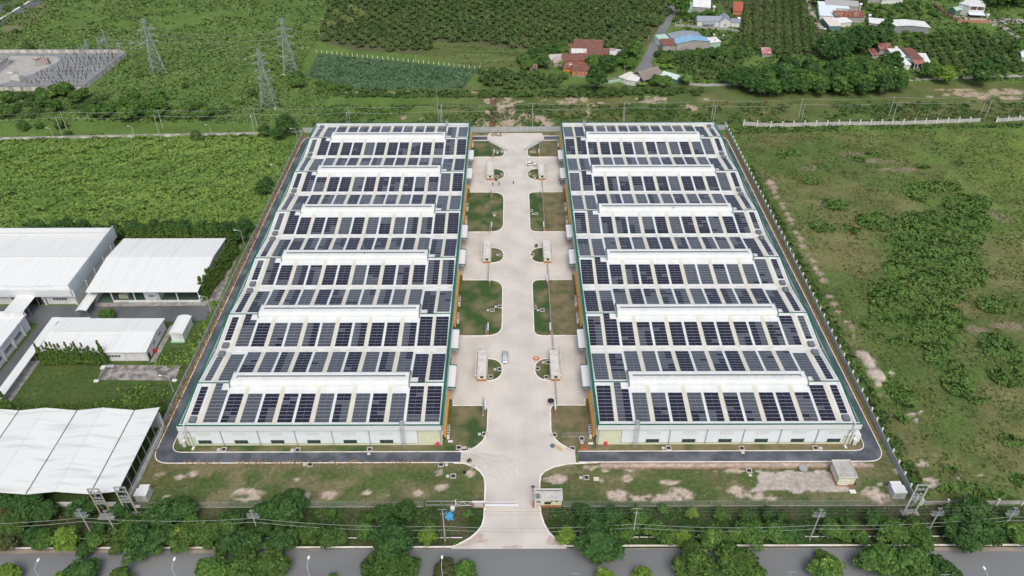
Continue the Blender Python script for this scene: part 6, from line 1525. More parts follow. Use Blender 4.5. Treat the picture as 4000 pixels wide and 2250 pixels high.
for (a, b), rz, l, c_ in (((962, 955), 10, 'dark motorbike parked by the farthest left guardhouse', clothdark), ((1970, 950), 160, 'red motorbike parked by the wall at the far right court', redm), ((1972, 1000), 80, 'dark motorbike parked nearest the wall of the right warehouse', clothdark)):
    p = Zp(a, b); motorbike(p.x, p.y, R(rz), l, c_)
# drain pits: a frame with a dark hole and its lid lying beside
def pit_proto(lab, grp, light=True):
    root = thing('drain_pit', lab, 'drain pit', (0, 0, 0), 0, grp)
    mb = MB(); t = .2; w_ = .75
    mb.box(-w_, w_, -w_, -w_+t, 0, .3); mb.box(-w_, w_, w_-t, w_, 0, .3); mb.box(-w_, -w_+t, -w_+t, w_-t, 0, .3); mb.box(w_-t, w_, -w_+t, w_-t, 0, .3); mb.build('rim', mat('pit_rim', (.50, .46, .42), .85), root)
    mb = MB(); mb.box(-w_+t, w_-t, -w_+t, w_-t, .02, .06); mb.build('opening', darkm, root)
    mb = MB(); mb.box(-w_-1.15, -w_-.3, -.4, .45, .02, .16); mb.build('lid', mat('pit_lid', (.55, .53, .50), .8), root)
    bpy.context.view_layer.update(); index_children(root); return root
pits = [('front edge of the left ring road lawn', [('w0', 2255, 175), ('w1', 420, 180), ('w1', 1145, 175), ('w1', 2095, 170), ('w1', 2040, 155)], 0), ('front edge of the right ring road lawn', [('w2', 608, 165), ('w2', 1575, 160), ('w2', 2310, 163), ('w3', 475, 160)], 0),
        ('front grass plot left of the entrance', [('w1', 1985, 440), ('w1', 1862, 325), ('w1', 545, 325)], 1), ('front grass plot right of the entrance', [('w2', 748, 455), ('w2', 2385, 385), ('w2', 770, 830)], 1),
        ('lawns along the left side of the central yard', [('w1', 2300, 20), ('v1', 2455, 515), ('v1', 2378, 550), ('v1', 2452, 1145), ('v1', 2362, 1220), ('u1', 2400, 995), ('u1', 2480, 600), ('u1', 2425, 620), ('u1', 2430, 370), ('u1', 2470, 1410), ('u1', 2475, 360)], 1),
        ('lawns along the right side of the central yard', [('w2', 425, 30), ('w2', 700, 65), ('v2', 225, 520), ('v2', 305, 550), ('v2', 258, 1138), ('v2', 345, 1225), ('v2', 362, 1075), ('u2', 190, 965), ('u2', 245, 997), ('u2', 228, 620), ('u2', 172, 597), ('u2', 205, 1408), ('u2', 222, 372)], 0)]
for ph_, L_, fl in pits:
    pr0 = pit_proto('open concrete drain pit on the '+ph_, 'drain pits on the '+ph_); first = True
    for q in L_:
        p = T(*q); p.z = .1 if p.y > 136 else 0
        if first: pr0.location = p; first = False
        else: dup(pr0, p, rs.choice([0, 0, math.pi, math.pi/2]))
def coil(x, y, r, m, label, z=.1):
    mb = MB()
    for k in range(4):
        rr_ = r-.09*k; n = 18; P = [(rr_*math.cos(2*math.pi*i/n), rr_*math.sin(2*math.pi*i/n), .06+.05*(k % 2)+.04*k) for i in range(n+1)]; mb.path(P, .07, 5)
    o = mb.build('hose_coil', m); o.location = (x, y, z); tag(o, label, 'hose coil')
p = T('w2', 725, 150); coil(p.x, p.y, .95, hosem, 'orange hose coil on the grass by the right warehouse front wall')
p = T('v2', 243, 1034); coil(p.x, p.y, .95, hosem, 'orange hose coil on the concrete beside the near right island')
p = T('w1', 2180, 345); coil(p.x, p.y, .6, mat('grey_hose', (.3, .3, .3), .7), 'grey tyre-like coil at the road corner left of the entrance drive', 0)
def small_box(tile, a, b, w_, d_, h_, m, name, label, cat, z=0.1):
    p = T(tile, a, b); mb = MB(); mb.box(-w_/2, w_/2, -d_/2, d_/2, 0, h_*.85); mb.box(-w_/2-.05, w_/2+.05, -d_/2-.05, d_/2+.05, h_*.85, h_); o = mb.build(name, m); o.location = (p.x, p.y, z); tag(o, label, cat)
small_box('w1', 1833, 130, .8, .6, 1.3, pinkm, 'hydrant_cabinet', 'pink hydrant cabinet at the front wall of the left warehouse', 'cabinet')
small_box('w2', 942, 125, .8, .6, 1.3, pinkm, 'hydrant_cabinet', 'pink hydrant cabinet at the front wall of the right warehouse', 'cabinet')
mb = MB(); mb.tube((0, 0, 0), (0, 0, .9), .12, None, 8); mb.tube((-.3, 0, .6), (.3, 0, .6), .09, None, 8)
for nm, q, l in (('a', T('w1', 1805, 135), 'orange hydrant beside the pink cabinet of the left warehouse'), ('b', T('w2', 925, 120), 'orange hydrant beside the pink cabinet of the right warehouse')):
    o = link('hydrant', mb.mesh('hydrant', mat('hydrant_orange', (.55, .22, .06), .6))); o.location = (q.x, q.y, .1); tag(o, l, 'hydrant')
small_box('w1', 1980, 775, 1.0, .8, 1.0, plastic, 'white_bin', 'white box on the grass behind the slim pole left of the entrance', 'box', 0)
small_box('w1', 1957, 95, 1.2, .5, .3, plastic, 'concrete_block', 'small white hollow block on the near left lawn', 'block')
small_box('w2', 792, 115, 1.3, .5, .3, plastic, 'concrete_block', 'small white block beside the orange hose coil at the warehouse', 'block')
small_box('w3', 850, 598, 1.5, 1.0, .3, plastic, 'concrete_block', 'white square lid on the sand beside the pump house', 'block', 0)
small_box('w1', 2100, 403, .8, .6, .4, rubber, 'dark_bag', 'dark bag on the grass left of the entrance drive', 'bag', 0)
small_box('w2', 848, 470, 1.4, 1.1, .25, mat('straw_mat', (.62, .58, .48), .9), 'straw_mat', 'pale tilted slab on the grass right of the entrance', 'slab', 0)
small_box('w0', 1380, 750, 1.6, .5, .5, plastic, 'white_trough', 'white trough under the left portal frames', 'trough', 0)
p = T('w1', 1950, 832); mb = MB(); P = []; n = 9; vs = []
for i in range(n):
    for j in range(n): vs.append((p.x-1.1+2.0*i/(n-1)+.2*math.sin(j*1.7), p.y-1.5+2.6*j/(n-1)+.25*math.sin(i*1.3), .06+.16*rs.random()))
mb.raw(vs, [(i*n+j, (i+1)*n+j, (i+1)*n+j+1, i*n+j+1) for i in range(n-1) for j in range(n-1)]); tag(mb.build('crumpled_tarp', tarp), 'crumpled bright blue tarpaulin on the grass left of the entrance', 'tarpaulin')
p = T('w3', 350, 372); mb = MB(); mb.tube((0, 0, .5), (0, 0, .62), 1.15, None, 16); mb.tube((0, 0, 0), (0, 0, .5), .5, None, 10); o = mb.build('round_table', galv); o.location = p; tag(o, 'round grey drum on the concrete slab left of the pump house', 'drum')
p = T('w3', 830, 535); mb = MB()
for q in ((0, 0), (1.1, 0), (0, .6), (1.1, .6)): mb.tube((q[0], q[1], 0), (q[0], q[1], .8), .05, None, 5)
mb.box(-.1, 1.2, -.1, .7, .75, .82); o = mb.build('work_bench', rubber); o.location = p; tag(o, 'small black bench at the corner of the pump house', 'bench')
# site rubbish and earth: loose stones on the front plots (nobody could count these)
mb = MB()
for i in range(150):
    x = rs.uniform(-96, -9) if i % 2 else rs.uniform(9, 100); y = rs.uniform(122, 134)
    mb.sphere((x, y, .03), rs.uniform(.06, .17), 5, 3, (1, 1, .5))
tag(mb.build('loose_stones', mat('pale_stone', (.50, .45, .39), .9, (.34, .28, .22), 3)), 'pale loose stones scattered over the front grass plots', 'stones', kind='stuff')
# bundles of plastic sheeting and pipes at the far corners of the yard, heap of material
for s_, l in ((0, 'heap of translucent plastic sheeting on the far left lawn corner'), (1, 'bundle of pale pipes laid along the far right lawn corner')):
    mb = MB(); a, b = (Vector((-9.5, 325.8, .3)), Vector((-2.2, 317.5, .3))) if not s_ else (Vector((13.6, 325.8, .3)), Vector((6.9, 317.5, .3)))
    for k in range(10):
        o_ = Vector((rs.uniform(-1.0, 1.0), rs.uniform(-.6, .6), rs.uniform(0, .4))); mb.tube(a+o_, b+o_*.6+Vector((rs.uniform(-.6, .6), 0, 0)), .12, None, 5)
    tag(mb.build('pipe_bundle', mat('pale_green_plastic', (.48, .55, .52), .5)), l, 'pipes')
p = Zp(935, 235); mb = MB(); mb.sphere((0, 0, 0), 1.6, 10, 6, (1.3, .8, .5)); mb.sphere((2.5, -.6, 0), 1.1, 8, 5, (1.4, .8, .35)); o = mb.build('material_heap', mat('sand_heap', (.36, .28, .20), .95, (.22, .18, .14), 2)); o.location = p; tag(o, 'brown sand heap at the far left end of the yard', 'heap')
p = T('w2', 210, 593); mb = MB(); mb.tube((0, 0, 0), (0, 0, 2.2), .05, None, 6); mb.box(-.45, .45, -.03, .03, 1.7, 2.5); o = mb.build('sign_post', mat('sign_dark', (.05, .08, .10), .6)); o.location = (p.x, p.y, 0); tag(o, 'small dark sign on a post beside the entrance guardhouse', 'sign')
p = G(2140+45/4.026, 1440+575/4.026); mb = MB(); mb.tube((0, 0, 0), (0, 0, 1.9), .04, None, 6)
n = 10; vs = [(0, 0, 2.3)]+[(1.0*math.cos(2*math.pi*i/n), 1.0*math.sin(2*math.pi*i/n), 1.85) for i in range(n)]; mb.raw(vs, [(0, 1+i, 1+(i+1) % n) for i in range(n)]); o = mb.build('dark_umbrella', rubber); o.location = (p.x, p.y, .1); tag(o, 'open black umbrella at the kerb of the near right lawn', 'umbrella')
# cattle grazing in the far right belt
def cow(x, y, rz, label):
    names = [('chest', (.5, 0, 1.05), .30), ('belly', (0, 0, 1.0), .36), ('rump', (-.6, 0, 1.1), .30), ('neck', (.85, 0, 1.1), .17), ('poll', (1.15, 0, .95), .13), ('muzzle', (1.35, 0, .55), .08), ('tail', (-.85, 0, .9), .03), ('tail2', (-.9, 0, .4), .03)]
    ed = [(0, 1), (1, 2), (0, 3), (3, 4), (4, 5), (2, 6), (6, 7)]
    for sx, r_ in ((.5, 0), (-.6, 2)):
        for sy in (-.2, .2):
            i = len(names); k = -.06 if sx > 0 else .1
            names += [('k', (sx+(-.08 if sx < 0 else .0)*-1, sy, .62), .10), ('h', (sx-(.1 if sx < 0 else 0), sy, .38), .06), ('f', (sx, sy, .03), .06)]; ed += [(r_, i), (i, i+1), (i+1, i+2)]
    me = bpy.data.meshes.new('cow'); me.from_pydata([n[1] for n in names], ed, []); o = link('cow', me); o.location = (x, y, 0); o.rotation_euler = (0, 0, rz); o.modifiers.new('skin', 'SKIN')
    for i, n in enumerate(names): me.skin_vertices[0].data[i].radius = (n[2], n[2])
    me.skin_vertices[0].data[1].use_root = True; o.modifiers.new('sub', 'SUBSURF').levels = 1
    me.materials.append(mat('cow_hide', (.20, .065, .03), .8)); tag(o, label, 'cow')
for i, (a, b) in enumerate(((2160, 1040), (2415, 1042), (2555, 1035))): p = T('t2', a, b); cow(p.x, p.y, R(20+50*i), '%s brown cow from the left grazing in the scrub behind the right warehouse' % nth(i+1))

# ============================================================ TREES
def crown_mesh(name, seed, rad, hgt, z0, nclump, per, leaf, mats, shape='dome', clump=.32, aspect=1.5):
    """leaf quads on the skins of many overlapping clumps"""
    rng = np.random.default_rng(seed); C = []; Nn = []
    k = 0
    while k < nclump:
        u = rng.normal(size=3); u /= np.linalg.norm(u); u[2] = abs(u[2])*1.0-.25 if shape == 'dome' else u[2]
        q = rng.random()**.33
        if shape == 'cone':
            t = rng.random()**1.3; a = rng.random()*6.283; r_ = rad*(1-t)**.75*(.6+.4*rng.random()); c = np.array([r_*math.cos(a)*.55, r_*math.sin(a)*.55, z0+t*hgt]); cr = max(.16, rad*(1-t)**.6*.75)
        else:
            lob = 1+.22*math.sin(3*math.atan2(u[1], u[0])+seed)+.12*math.sin(5*math.atan2(u[1], u[0])+2*seed)
            c = np.array([u[0]*rad*lob, u[1]*rad*lob, u[2]*hgt])*(q*.78); c[2] += z0+hgt*.3; cr = rad*clump*(.7+.6*rng.random())
        v = rng.normal(size=(per, 3)); v /= np.linalg.norm(v, axis=1, keepdims=True)
        v[:, 2] = np.where(v[:, 2] < -.3, -v[:, 2], v[:, 2])
        sq = 1.0 if shape == 'cone' else .7
        P = c+v*cr*(.75+.35*rng.random((per, 1)))*np.array([1, 1, sq]); nn = v+rng.normal(size=(per, 3))*.45; nn[:, 2] += .25; nn /= np.linalg.norm(nn, axis=1, keepdims=True)
        C.append(P); Nn.append(nn); k += 1
    C = np.concatenate(C); Nn = np.concatenate(Nn)
    V = leaf_quads(C, Nn, leaf, rng, aspect)
    return fast_mesh(name, V, len(C), mats)
def trunk_mesh(name, h, r, spread, seed, limbs=5):
    rr = random.Random(seed); mb = MB(); mb.tube((0, 0, -.1), (0, 0, h*.45), r, r*.75, 7)
    for i in range(limbs):
        a = 6.283*i/limbs+rr.random(); p = Vector((0, 0, h*(.35+.1*rr.random()))); q = Vector((math.cos(a)*spread*.5, math.sin(a)*spread*.5, h*.75)); e = Vector((math.cos(a)*spread, math.sin(a)*spread, h*(.9+.25*rr.random())))
        mb.tube(p, q, r*.5, r*.3, 5); mb.tube(q, e, r*.3, r*.1, 5)
    mb.tube((0, 0, h*.45), (.1, .1, h*1.1), r*.7, r*.2, 6)
    return mb.mesh(name, bark)
class Kind:
    def __init__(s, crowns, trunk): s.c = crowns; s.t = trunk
def kind(seed, rad, hgt, z0, nclump, per, leaf, m, nvar=3, shape='dome', clump=.32, aspect=1.5, tr=.16, th=None):
    return Kind([crown_mesh('crown', seed+i*7, rad, hgt, z0, nclump, per, leaf, m, shape, clump, aspect) for i in range(nvar)], trunk_mesh('trunk', th or z0+hgt*.5, tr, rad*.5, seed))
TREE_N = [0]
def tree(k, x, y, label, group=None, s=1.0, sz=None, name='tree', rz=None, cat='tree', single=False, z=0):
    i = TREE_N[0]; TREE_N[0] += 1
    rz = random.Random(i).uniform(0, 6.28) if rz is None else rz
    sx = s if not isinstance(s, tuple) else s[0]; sy = s if not isinstance(s, tuple) else s[1]; szz = sz or (sx+sy)/2
    root = thing(name, label, cat, (x, y, z), rz if not isinstance(s, tuple) else 0, group, (sx, sy, szz))
    link('crown', k.c[i % len(k.c)], root); link('trunk', k.t, root)
    return root
K_dark = kind(1, 3.0, 3.2, 1.6, 62, 85, .42, lf_dark, 3)
K_mid = kind(31, 3.0, 3.2, 1.6, 60, 80, .40, lf_mid, 3)
K_yel = kind(61, 3.0, 3.0, 1.6, 58, 80, .42, lf_yel, 3)
K_brt = kind(91, 2.2, 3.6, 1.2, 50, 70, .36, lf_brt, 2, clump=.26, aspect=2.6)
K_sml = kind(121, 1.5, 1.7, .8, 26, 60, .26, lf_mid, 2, tr=.08)
K_for = kind(151, 3.2, 6.5, 2.5, 62, 48, .75, lf_dark, 3, clump=.30)
K_form = kind(181, 3.4, 6.0, 2.5, 60, 48, .75, lf_mid, 2, clump=.30)
K_hedge = kind(211, .85, 6.2, .4, 34, 34, .34, lf_hedge, 3, shape='cone', tr=.09, th=3)
K_scrub = kind(241, 2.4, 2.6, .5, 34, 34, .62, lf_scrub, 3, clump=.34)
K_red = kind(301, 3.0, 3.0, 1.6, 56, 80, .42, leaf_mat('leaf_reddish', (0.041, 0.062, 0.022), (0.110, 0.117, 0.044), (0.276, 0.138, 0.069), .16), 1)
# ---- roadside trees: crown centre and half width as measured
FT = [('w0', 60, 640, 120, 'd'), ('w0', 260, 700, 155, 'd'), ('w0', 440, 790, 120, 'd'), ('w0', 150, 910, 150, 'y'), ('w0', 60, 1080, 120, 'r'), ('w0', 300, 1010, 95, 'd'), ('w0', 450, 1060, 115, 'm'), ('w0', 670, 1060, 130, 'b'), ('w0', 820, 740, 125, 'd'), ('w0', 950, 690, 75, 'd'), ('w0', 1200, 750, 95, 'd'),
      ('w0', 940, 1060, 95, 'm'), ('w0', 840, 1150, 85, 'd'), ('w0', 1290, 950, 140, 'y'), ('w0', 1180, 1120, 80, 'y'), ('w0', 1440, 1120, 190, 'd'), ('w0', 1620, 830, 160, 'd'), ('w0', 1820, 770, 130, 'd'), ('w0', 1840, 1040, 150, 'y'), ('w0', 1680, 1010, 110, 'd'), ('w0', 2090, 1010, 150, 'y'), ('w0', 2310, 900, 130, 'd'), ('w0', 2290, 1120, 130, 'd'), ('w0', 2500, 1120, 150, 'd'),
      ('w1', 60, 790, 110, 'd'), ('w1', 330, 770, 180, 'd'), ('w1', 60, 940, 90, 'd'), ('w1', 260, 1090, 150, 'd'), ('w1', 520, 990, 120, 'y'), ('w1', 740, 1040, 135, 'y'), ('w1', 745, 760, 50, 's'), ('w1', 1080, 960, 95, 'm'), ('w1', 1280, 800, 105, 'd'), ('w1', 1500, 770, 100, 'd'), ('w1', 1370, 960, 120, 'y'), ('w1', 1370, 1110, 215, 'd'), ('w1', 1720, 1020, 92, 'b'), ('w1', 2130, 770, 50, 's'), ('w1', 2005, 1045, 26, 's'),
      ('w2', 690, 745, 70, 'd'), ('w2', 780, 850, 120, 'd'), ('w2', 1010, 830, 110, 'd'), ('w2', 870, 1120, 225, 'd'), ('w2', 545, 1020, 100, 'b'), ('w2', 1150, 960, 110, 'm'), ('w2', 1255, 740, 62, 's'), ('w2', 1530, 730, 62, 's'), ('w2', 1820, 780, 64, 'b'), ('w2', 1440, 960, 105, 'm'), ('w2', 1580, 1010, 100, 'm'), ('w2', 1720, 1030, 85, 'b'), ('w2', 2110, 790, 72, 'm'), ('w2', 2010, 1050, 140, 'm'), ('w2', 2390, 850, 95, 'y'), ('w2', 2400, 1010, 140, 'm'), ('w2', 2230, 1010, 80, 'm'),
      ('w3', 20, 780, 70, 'd'), ('w3', 60, 980, 130, 'm'), ('w3', 240, 1000, 120, 'd'), ('w3', 650, 950, 105, 'm'), ('w3', 760, 990, 75, 'm'), ('w3', 950, 1020, 75, 'm'), ('w3', 1090, 850, 105, 'd'), ('w3', 1260, 990, 140, 'm'), ('w3', 1480, 950, 130, 'y'), ('w3', 1560, 1050, 120, 'm'), ('w3', 1880, 770, 90, 'd'), ('w3', 2080, 800, 160, 'd'), ('w3', 1980, 1000, 190, 'd'), ('w3', 2220, 1000, 150, 'd'), ('w3', 2510, 980, 120, 'm'), ('w3', 2480, 800, 70, 'd'),
      ('w0', 70, 1400, 110, 'b'), ('w0', 600, 1430, 75, 'b'), ('w0', 820, 1400, 150, 'd'), ('w0', 1190, 1450, 120, 'y'), ('w0', 2150, 1410, 190, 'm'), ('w0', 2420, 1380, 190, 'y'), ('w1', 150, 1330, 180, 'y'), ('w1', 760, 1440, 62, 'm'), ('w1', 1240, 1380, 180, 'y'), ('w1', 1460, 1370, 180, 'y'), ('w1', 1900, 1370, 120, 'r'), ('w1', 2090, 1400, 140, 'm'),
      ('w2', 930, 1440, 105, 'b'), ('w2', 1320, 1410, 95, 'b'), ('w2', 1830, 1340, 210, 'y'), ('w2', 2250, 1330, 210, 'y'), ('w2', 2440, 1420, 130, 'm'), ('w3', 560, 1210, 70, 'm'), ('w3', 600, 1370, 160, 'm'), ('w3', 1130, 1310, 200, 'm'), ('w3', 1440, 1330, 200, 'm'), ('w3', 1760, 1390, 150, 'd')]
KD = dict(d=(K_dark, 3.05, 'dark green'), y=(K_yel, 3.05, 'yellow-tipped green'), b=(K_brt, 2.3, 'bright light green'), m=(K_mid, 3.05, 'mid green'), s=(K_sml, 1.6, 'small round green'), r=(K_red, 3.05, 'reddish brown and green'))
rows = {'fence': [], 'kerb': [], 'bottom': []}
for q in FT:
    tl, a, b, r_, k = q; c = T(tl, a, b, 3.3); e = T(tl, a+r_, b, 3.3); R_ = abs(e.x-c.x)
    row = 'bottom' if b > 1180 else 'fence' if b < 890 else 'kerb'
    rows[row].append((c.x, c.y, R_, k))
desc = dict(fence='beside the front fence', kerb='at the near road kerb', bottom='beyond the road at the bottom')
for row, L_ in rows.items():
    L_.sort(); cnt = {}
    for x, y, R_, k in L_:
        cnt[k] = cnt.get(k, 0)+1; K, r0, look = KD[k]; s_ = R_/r0
        size = '' if k == 's' else ('big ' if R_ > 4.4 else 'small ' if R_ < 2.5 else '')
        if row == 'kerb' and R_ > 4.9: y -= 0
        y = min(y, 119.0 if row != 'bottom' else 999) if not (x < -106) else y
        zs = (s_*.75+.3) if k != 's' else s_
        if row == 'bottom': zs *= .95
        tree(K, x, y+ (0.2 if row == 'fence' else 0), '%s%s tree, %s such from left, %s' % (size, look, nth(cnt[k]), desc[row]), None, s_*1.06, zs, 'roadside_tree')
scatter_b = [(-103+i*7.3, 113.2+2.6*math.sin(i*2.3)) for i in range(12)]+[(18+i*13.1, 113.4+2.8*math.sin(i*1.9)) for i in range(10)]
rb = random.Random(41)
for i, (x, y) in enumerate(scatter_b):
    tree([K_dark, K_mid][i % 2], x+rb.uniform(-2, 2), y, 'smaller filler tree in the planted strip between the front fence and the road', 'filler trees of the roadside strip', rb.uniform(.5, .95), rb.uniform(.45, .8), 'roadside_tree')
# ---- yard and garden trees
p = T('v0', 1070, 290, 2); tree(K_mid, p.x, p.y, 'round green tree at the edge of the old factory road', None, .92, .85, 'garden_tree')
p = T('v2', 250, 1330); 
for tl, a, b, l in (('w1', 2150, 300, 'tiny sapling at the kerb corner left of the drive'), ('u2', 245, 1330, 'tiny sapling on the middle right island')):
    p = T(tl, a, b); tree(K_sml, p.x, p.y, l, None, .45, .6, 'sapling')
# hedges of columnar trees
def hedge_row(pts, n, label, grp, s=1.0, sz=1.0, jit=.25, rnd=random.Random(8)):
    for i in range(n):
        t = (i+.5)/n*(len(pts)-1); k = min(int(t), len(pts)-2); f = t-k
        x = pts[k][0]*(1-f)+pts[k+1][0]*f+rnd.uniform(-jit, jit); y = pts[k][1]*(1-f)+pts[k+1][1]*f+rnd.uniform(-jit, jit)
        tree(K_hedge, x, y, label, grp, s*rnd.uniform(.85, 1.15), sz*rnd.uniform(.75, 1.12), 'columnar_tree')
hedge_row([(-148.0, 174.6), (-129.2, 174.4)], 18, 'narrow columnar tree in the row in front of the low workshop', 'columnar trees before the low workshop', 1.0, 1.3)
tree(K_hedge, -128.0, 174.9, 'tallest columnar tree, at the right end of the row before the low workshop', None, 1.2, 1.45, 'columnar_tree', cat='tree')
hedge_row([(-107.2, 207.5), (-106.3, 216), (-105.0, 226), (-104.2, 236)], 24, 'dense columnar tree in the tall hedge along the right side of the open shed', 'columnar trees beside the open shed', 1.7, 1.25)
hedge_row([(-146, 239.2), (-106, 239.6)], 36, 'pale pointed columnar tree in the row behind the open shed', 'columnar trees behind the open shed', 1.3, 1.45)
hedge_row([(-141.5, 151.2), (-107, 151.2)], 30, 'short columnar tree in the hedge along the top of the multi-gabled shed', 'short columnar trees above the multi-gabled shed', 1.2, 1.12, .3)
hedge_row([(-156, 151.6), (-144.5, 151.6)], 7, 'tall columnar tree in the hedge at the lower end of the long covered walkway', 'tall columnar trees by the walkway end', 1.7, 1.45, .3)
hedge_row([(-107.5, 152.2), (-102.6, 153.8)], 5, 'bushy columnar tree at the wall end of the hedge above the multi-gabled shed', 'bushy columnar trees at the wall', 1.6, 1.3, .3)
rf = random.Random(12)
for i in range(15): tree(K_dark, -185+i*5.4+rf.uniform(-1, 1), 244+rf.uniform(-1, 1.5), 'bushy tree in the belt behind the factory hall', 'bushy trees behind the factory hall', rf.uniform(.9, 1.3), rf.uniform(1.4, 2.0), 'bush')
for i in range(13): tree([K_dark, K_mid][i % 2], -145+i*3.2+rf.uniform(-.8, .8), 243.6+rf.uniform(-.6, 1.2), 'dark rounded bush just behind the columnar row of the open shed', 'dark bushes behind the open shed', rf.uniform(.55, .8), rf.uniform(.9, 1.25), 'bush')
for i, (x, y, s_) in enumerate(((-104.8, 242.5, 1.35), (-103.9, 249, 1.2), (-104, 278, 1.3), (-104.5, 285, .9))): tree(K_for, x, y, '%s dark tree from the near end hugging the left perimeter wall' % nth(i+1), None, s_*.75, s_*.62, 'tree')
for i, (x, y, s_) in enumerate(((-107.5, 334, 1.5), (-111, 329, .9), (-118, 332.5, .9))): tree(K_for, x, y, '%s at the far left corner of the left warehouse' % ('large round dark tree', 'smaller dark tree', 'lowest dark bush')[i], None, s_, s_*.8, 'tree')
# ---- orchards
K_or = Kind([crown_mesh('crown', 401+i, 3.0, 2.6, .6, 26, 17, .85, lf_orch, 'dome', .36) for i in range(4)], trunk_mesh('trunk', 2.0, .14, 1.2, 5, 3))
K_ory = Kind([crown_mesh('crown', 431+i, 3.0, 2.6, .6, 26, 17, .85, lf_row, 'dome', .36) for i in range(2)], trunk_mesh('trunk', 2.0, .14, 1.2, 6, 3))
def one_tree(K, i, mats):
    """an orchard tree as one mesh (too small in the picture to show its parts)"""
    c = K.c[i].copy(); bm = bmesh.new(); bm.from_mesh(c); n0 = len(bm.faces); bm.from_mesh(K.t); bm.faces.ensure_lookup_table()
    for f in bm.faces[n0:]: f.material_index = 1
    me = bpy.data.meshes.new('orchard_tree'); bm.to_mesh(me); bm.free()
    for m in mats: me.materials.append(m)
    return me
OM = [one_tree(K_or, i, [lf_orch, bark]) for i in range(4)]; OY = [one_tree(K_ory, i, [lf_row, bark]) for i in range(2)]
orch = []; ro = random.Random(33)
main_poly = [(-128, 556), (-117, 463), (-94, 450), (-51, 441), (-47, 462), (0, 452), (10, 442), (14, 434), (24, 440), (60, 441), (76, 442), (86, 462), (113, 530), (118, 556)]
def fill(poly, dx, dy, ang, label, grp, M_, s=1.0, jit=.6, skip=.02, yell=None):
    xs = [p[0] for p in poly]; ys = [p[1] for p in poly]; cx, cy = sum(xs)/len(xs), sum(ys)/len(ys); n = 60; ca, sa = math.cos(ang), math.sin(ang)
    for i in range(-n, n):
        for j in range(-n, n):
            u_, v_ = (i+.5*(j % 2))*dx, j*dy; x, y = cx+u_*ca-v_*sa+ro.uniform(-jit, jit), cy+u_*sa+v_*ca+ro.uniform(-jit, jit)
            if ro.random() < skip or not inpoly(np.array([x]), np.array([y]), poly)[0] or y > 556: continue
            mm = M_
            orch.append((x, y, label, grp, mm[ro.randrange(len(mm))], s*ro.uniform(.86, 1.12)))
def P2(tile, pts): return [tuple(T(tile, a, b)[:2]) for a, b in pts]
yel_poly = P2('t1', [(880, 60), (1180, 40), (1250, 110), (1100, 150), (980, 330), (760, 330), (720, 190)])
fill(main_poly, 7.4, 6.2, .06, 'round orchard tree in the big orchard between the pylons and the country lane', 'trees of the big orchard', OM)
orch = [(x, y, 'yellowish orchard tree at the upper left corner of the big orchard', 'yellowish trees of the big orchard', OY[k % 2], s) if inpoly(np.array([x]), np.array([y]), yel_poly)[0] and ro.random() < .75 else (x, y, l, g, m, s) for k, (x, y, l, g, m, s) in enumerate(orch)]
fill(P2('t2', [(-380, 760), (-330, 700), (80, 730), (300, 760), (560, 790), (540, 870), (300, 905), (-200, 900), (-360, 860)]), 6.4, 5.6, .1, 'orchard tree in the small block below the orange brick sheds', 'orchard trees below the brick sheds', OM, .93)
fill(P2('t3', [(1450, 440), (1900, 380), (2300, 390), (2480, 500), (2560, 560), (2520, 600), (2570, 740), (2300, 760), (1950, 690), (1880, 745), (1700, 640), (1600, 560), (1480, 500)]), 6.6, 6.2, .25, 'dome-shaped orchard tree in the block right of the porch farmhouse', 'orchard trees right of the porch farmhouse', OM+OY[:1], .82, .4)
fill(P2('t2', [(1450, 540), (1800, 560), (2200, 590), (2300, 650), (2150, 800), (1850, 830), (1750, 740), (1550, 690), (1430, 640)]), 6.6, 6.2, .1, 'orchard tree in the shady grove behind the thatched hut', 'orchard trees behind the thatched hut', OM, .9, 1.0)
fill(P2('t2', [(2130, 500), (2330, 480), (2330, 330), (2290, 340), (2120, 400)])+[], 6.8, 6.4, .0, 'small fruit tree on the slope right of the blue roofed house', 'fruit trees right of the blue roofed house', OM, .7)
# rows of yellowish trees running away from the camera
for c_ in range(8):
    a0 = T('t2', 2360, 500) if c_ == 0 else None
    tops = [(2350, 40), (2450, 30), (2560, 20), (2670, 10), (2755, 10), (2840, 10), (2925, 10), (3000, 200)]
    bots = [(2350, 470), (2460, 500), (2570, 520), (2680, 540), (2770, 540), (2865, 530), (2960, 520), (3040, 500)]
    p0, p1 = T('t2', *bots[c_]), T('t2', *tops[c_]); L_ = (p1-p0).length; n = int(L_/4.3)
    for i in range(n+1):
        p = p0.lerp(p1, i/n)
        if p.y < 560: orch.append((p.x+ro.uniform(-.4, .4), p.y, 'yellowish tree in the straight rows running up to the top edge', 'yellowish orchard rows', OY[ro.randrange(2)] if c_ > 1 else OM[ro.randrange(4)], ro.uniform(.72, .86)))
orch.sort(key=lambda t: math.hypot(t[0], t[1])/t[5])
for x, y, l, g, m, s_ in orch[:298]:
    o = link('orchard_tree', m, None, (x, y, 0), ro.uniform(0, 6.28), (s_, s_, s_*ro.uniform(.9, 1.15))); tag(o, l, 'tree', g)
rest_by = {}
for t in orch[298:]: rest_by.setdefault(t[4].name, []).append(t)
